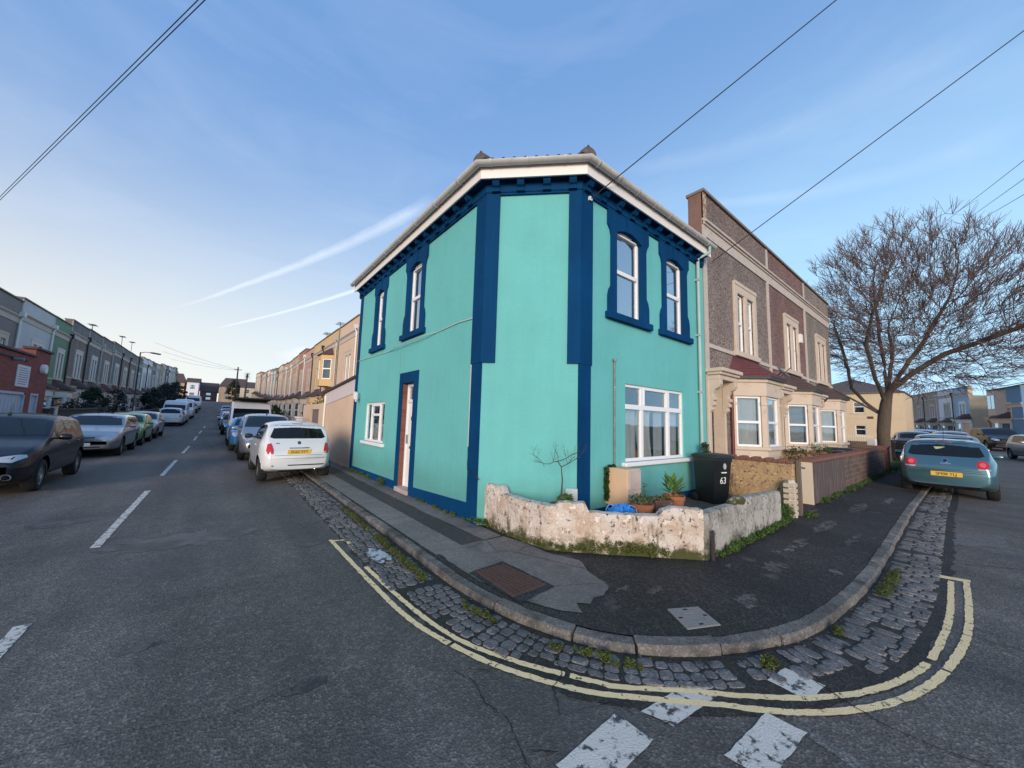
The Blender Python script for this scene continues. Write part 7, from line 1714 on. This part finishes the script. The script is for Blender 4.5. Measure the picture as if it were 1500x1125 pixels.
rad[0] = .36; rad[1] = .27; rad[2] = .245; rad[3] = .235; rad[4] = .235
limb = MB(); tw = MB(); trunk = MB()
trunk.tube(NB, [rad[i] for i in range(len(NB))], 14); trunk.build('trunk', bark, tr, smooth=60)
stack = [(c, i) for i in range(len(NB)) for c in ch_[i] if c >= len(NB)]
while stack:
    i, q = stack.pop(); chain = [nodes[q], nodes[i]]; rr = [min(rad[q], rad[i]*1.15), rad[i]]; k = i
    while ch_[k]:
        ks = sorted(ch_[k], key=lambda c: -rad[c]); stack += [(c, k) for c in ks[1:]]; k = ks[0]; chain.append(nodes[k]); rr.append(rad[k])
    (limb if rr[0] > .035 else tw).tube(chain, rr, 8 if rr[0] > .09 else (6 if rr[0] > .035 else 4), cap=False)
# fine twigs towards the tips, turned up and outwards
cen = Vector((0, -1.5, 5.0))
for i in range(len(NB), len(nodes)):
    if rad[i] > .03: continue
    for _ in range(5 if not ch_[i] else (3 if rt.random() < .4 else 2)):
        out = (nodes[i]-cen).normalized(); d = (out*1.0+Vector((rt.gauss(0, .5), rt.gauss(0, .5), rt.gauss(.25, .4)))).normalized(); p = nodes[i]; pts = [p]; L_ = rt.uniform(.35, .85)
        for s_ in range(3): d = (d+Vector((rt.gauss(0, .12), rt.gauss(0, .12), rt.gauss(.04, .12)))).normalized(); p = p+d*L_/3; pts.append(p)
        tw.tube(pts, [.0078, .0072, .0064, .0045], 3, cap=False)
        if rt.random() < .8: d2 = (d+Vector((rt.gauss(0, .5), rt.gauss(0, .5), rt.gauss(.1, .4)))).normalized(); tw.tube([pts[1], pts[1]+d2*.2, pts[1]+d2*.42+Vector((0, 0, .03))], [.0068, .006, .004], 3, cap=False)
lo_ = limb.build('crown', bark, tr, smooth=60); tw.build('twigs', twig_m, lo_)
m = MB(); m.box(-.02, .02, .0, .22, 2.08, 2.20); m.box(-.30, -.27, -.05, .15, 1.9, 2.1) if False else None; m.v = [(v[0], v[1]+.26, v[2]) for v in m.v]; m.build('tree_sign', M('dark_sign', (.10, .05, .04), .6, var=.2), tr)
# ================================================================ shrubs and trees up the street
def bush(name, label, cat, x, y, z, rx, ry, h, mt, seed, size=.14, n=60, cl=60, group=None):
    r = root(name, label, cat, (x, y, z), 0, group); rn = random.Random(seed); P = []
    for _ in range(cl):
        a = rn.uniform(0, 2*pi); q = rn.random()**.5; zz = rn.random(); k = sin(pi*min(1, .25+.75*zz))**.6 if zz > .3 else .8+.2*zz
        P.append((rx*q*cos(a)*k, ry*q*sin(a)*k, .15*h+zz*h*.78*(1.05-.22*q), .10*h*rn.uniform(.6, 1.2)))
    m = MB(); leaves(m, P, size, n, rn); m.build('foliage', mt, r)
    m = MB()
    for _ in range(7):
        a = rn.uniform(0, 2*pi); m.tube([(0, 0, -.1), (rx*.2*cos(a), ry*.2*sin(a), h*.3), (rx*.5*cos(a), ry*.5*sin(a), h*.65)], [.05, .035, .012], 5)
    m.build('stem', bark, r); return r
dkg = leaf_mat('dark_evergreen', (.022, .042, .022)); dkg2 = leaf_mat('blue_evergreen', (.020, .036, .030)); mid = leaf_mat('laurel_green', (.035, .065, .018))
bush('evergreen_shrub', 'dark rounded evergreen behind the silver estate car on the left', 'shrub', -5.9, 31.5, .1, 1.0, 2.6, 3.0, dkg, 1, .13, 70, 70)
bush('evergreen_shrub', 'smaller dark evergreen left of the lamp post', 'shrub', -6.3, 40.5, .3, .9, 1.6, 3.2, dkg2, 2, .14, 50, 40)
for i, (y, h, rx, ry, lb) in enumerate([(56, 3.6, 1.2, 3.4, 'dark evergreen mass below the far left terrace, nearest of three'), (66, 4.6, 1.3, 3.8, 'tall dark evergreen mass halfway up the left of the hill'), (78, 4.8, 1.4, 4.2, 'dark evergreen mass near the top left of the hill')]):
    bush('evergreen_tree', lb, 'tree', -5.9, y, hz_(-5, y), rx, ry, h, dkg2, 10+i, .2, 60, 70, 'dark trees up the left of the hill')
bush('evergreen_tree', 'broad dark tree among the houses closing the top of the street', 'tree', 2.4, 122, hz_(0, 122), 2.2, 2.2, 6.3, dkg, 21, .35, 60, 60)
bush('evergreen_tree', 'dark tree before the brown house at the top left of the street', 'tree', -9.4, 118, hz_(0, 118), 2.6, 2.4, 5.2, dkg, 22, .35, 60, 60)
bush('laurel_hedge', 'green laurel beyond the tall white van on the right', 'hedge', 3.9, 40, .3, .7, 3.0, 2.4, mid, 23, .14, 60, 60)
bush('laurel_hedge', 'dark hedge higher up behind the cars on the right', 'hedge', 3.7, 60, .9, .8, 6.0, 2.5, dkg, 24, .16, 60, 70)
bush('evergreen_shrub', 'dark shrub before the tan bays past the peach yard wall', 'shrub', 4.1, 24.5, .1, .55, .8, 2.3, dkg, 25, .10, 50, 40)
bush('evergreen_shrub', 'dark plant topping the peach yard wall near the white gate pier', 'shrub', 3.9, 19.9, .1, .5, .7, 2.9, mid, 26, .10, 30, 24)
# palm
pr_ = root('palm_tree', 'slim spiky palm against the sky at the top of the street', 'palm tree', (2.6, 66, hz_(2, 66)))
m = MB(); m.tube([(0, 0, 0), (0, 0, 3), (.05, 0, 6.0)], [.14, .11, .10], 8); m.build('trunk', bark, pr_)
m = MB(); rp_ = random.Random(3)
for i in range(70):
    a = rp_.uniform(0, 6.3); e = rp_.uniform(-.6, 1.3); u = Vector((cos(a)*cos(e), sin(a)*cos(e), sin(e))); w = Vector((-sin(a), cos(a), 0))*.035; c = Vector((.05, 0, 6.0)); L_ = rp_.uniform(.6, 1.0)
    m.add([c-w, c+w, c+u*L_-Vector((0, 0, .18))], [(0, 1, 2)])
m.build('crown', dkg, pr_)
# lamp post
lamp = root('street_lamp', 'tall dark lamp post with a short arm before the left terrace', 'street lamp', (-4.75, 36.2, hz_(-4.7, 36)))
m = MB(); m.tube([(0, 0, 0), (0, 0, 1.2), (0, 0, 1.25), (0, 0, 5.5)], [.07, .07, .042, .034], 10); m.build('post', M('lamp_post_dark', (.03, .035, .045), .5, .3, var=.2), lamp, smooth=40)
m = MB(); m.tube([(0, 0, 5.45), (.2, .2, 5.56), (.5, .6, 5.6)], .022, 6); m.build('arm', trim_m, lamp)
m = MB(); m.box(-.09, .09, -.32, .32, -.05, .05); m.v = [(v[0]*.77+v[1]*.64+.68, -v[0]*.64+v[1]*.77+.82, v[2]+5.6) for v in m.v]; m.build('lantern', M('lantern_grey', (.18, .19, .2), .5, var=.2), lamp, bevel=.02)
m = MB(); m.box(.05, .07, -.14, .14, 1.35, 1.70); m.build('post_sign', wht, lamp)
# telegraph pole and its wires
tp = root('telegraph_pole', 'dark wooden telegraph pole at the top of the street beside the palm', 'telegraph pole', (1.75, 78, hz_(2, 78)))
m = MB(); m.tube([(0, 0, 0), (0, 0, 7.6)], [.14, .10], 8); m.build('pole', M('creosote', (.05, .04, .035), .9, var=.3), tp)
m = MB(); m.box(-.55, .55, -.04, .04, 7.1, 7.2); m.build('cross_arm', trim_m, tp)
zt_ = hz_(2, 78)+7.2
def cable(label, pts, r_, sag=0.0, cat='cable', group=None):
    P = []
    for a, b in zip(pts, pts[1:]):
        for i in range(16):
            t = i/16; P.append((a[0]+(b[0]-a[0])*t, a[1]+(b[1]-a[1])*t, a[2]+(b[2]-a[2])*t-sag*4*t*(1-t)))
    P.append(pts[-1]); m = MB(); m.tube(P, r_, 5); tag(m.build('overhead_cable', cable_m), label, cat, group)
for k in range(3): cable(['highest', 'middle', 'lowest'][k]+' of three wires strung left from the telegraph pole up the street', [(1.75, 78, zt_-k*.1), (-7.5, 66+k*9, zt_+1.4)], .013, .25, group='wires at the top of the street')
for X in (.03, -.03): cable('twin black cables crossing the top left corner of the sky', [(-.35+X, -2.2, 8.6), (-7.2+X, 21.4, 8.4)], .009, .35, group='twin cables over the left street') if False else None
def line_through(p, q, zp, zq, e0=1.0, e1=1.0):
    a = pix(p, zp); b = pix(q, zq); d = b-a; return a-d*e0, b+d*e1
def pix(p, z):
    v = Matrix(RC) @ Vector((p[0]-750, -(p[1]-562.5), -533)); t = (z-1.6)/v.z; return Vector((0, 0, 1.6))+v*t
def pixx(p, X):
    v = Matrix(RC) @ Vector((p[0]-750, -(p[1]-562.5), -533)); return Vector((0, 0, 1.6))+v*(X/v.x)
a, b = line_through((0, 288), (290, 0), 8.2, 8.2, 1.2, 1.2)
for k, o_ in enumerate((Vector((0, 0, 0)), Vector((.045, .02, 0)))):
    cable(['left-hand', 'right-hand'][k]+' one of the twin black cables crossing the top left sky', [tuple(a+o_), tuple(b+o_)], .0075, .0, group='twin cables over the left street')
hp = Vector((4.17, 3.42, 5.05)); q = pix((1225, 0), 8.0); cable('black cable rising from the green house eaves to the top right of the sky', [tuple(hp), tuple(hp+(q-hp)*2.0)], .009)
hp = Vector((8.45, 3.44, 5.35)); q = pix((1500, 45), 8.6); cable('black cable rising from the grey-brown house cornice across the right of the sky', [tuple(hp), tuple(hp+(q-hp)*1.5)], .010)
for nm_, (p, q) in zip(('upper', 'middle', 'lower'), (((1410, 305), (1500, 235)), ((1430, 312), (1500, 262)), ((1440, 320), (1500, 285)))):
    a = pixx(p, 31); b = pixx(q, 22); cable(nm_+' of three thin cables at the right edge above the bare tree', [tuple(a+(a-b)*.5), tuple(b+(b-a)*.7)], .011, group='cables behind the bare tree')
# rooftop aerials
for i, (x, y, z, lb) in enumerate(((-8.2, 41.5, 7.5, 'small television aerial above the left terrace, nearest of them'), (-8.3, 52.5, 8.4, 'television aerial second along the left terrace roofs'), (-8.3, 57.5, 8.6, 'television aerial third along the left terrace roofs'), (5.9, 26.5, 7.4, 'television aerial above the ochre house beyond the peach one'), (5.9, 30.5, 7.4, 'television aerial above the second ochre house'))):
    zz = z; m = MB(); m.tube([(x, y, zz-1.2), (x, y, zz+.6)], .022, 5); m.tube([(x-.1, y-.45, zz+.5), (x+.1, y+.5, zz+.55)], .014, 4)
    for k in range(6): yy = y-.4+k*.17; m.tube([(x-.22, yy, zz+.52), (x+.22, yy, zz+.52)], .010, 4)
    tag(m.build('aerial', trim_m), lb, 'aerial')
# fallen leaves and grit in the gutters
lf = MB(); rl_ = random.Random(77)
for _ in range(260):
    s_ = rl_.uniform(AL[i0], AL[i1]); d_ = abs(rl_.gauss(.05, .09)); x, y = at_s(s_, d_); z = hz_(x, y)+.012; a_ = rl_.uniform(0, 6.3); q = rl_.uniform(.008, .02)
    lf.add([(x+q*cos(a_), y+q*sin(a_), z), (x-q*.6*sin(a_), y+q*.6*cos(a_), z+.006), (x-q*cos(a_), y-q*sin(a_), z), (x+q*.6*sin(a_), y-q*.6*cos(a_), z+.003)], [(0, 1, 2, 3)])
for _ in range(60):
    x, y = rl_.uniform(-2, 3), rl_.uniform(1.5, 12); z = hz_(x, y)+.004+(.13 if x > 1.85 else 0); a_ = rl_.uniform(0, 6.3); q = rl_.uniform(.005, .013)
    lf.add([(x+q*cos(a_), y+q*sin(a_), z), (x-q*.6*sin(a_), y+q*.6*cos(a_), z+.003), (x-q*cos(a_), y-q*sin(a_), z), (x+q*.6*sin(a_), y-q*.6*cos(a_), z+.003)], [(0, 1, 2, 3)])
tag(lf.build('fallen_leaves', M('leaf_litter', (.16, .11, .06), .9, var=.5, vscale=30)), 'dead leaves and grit scattered along the gutter and road', 'litter', kind='stuff')
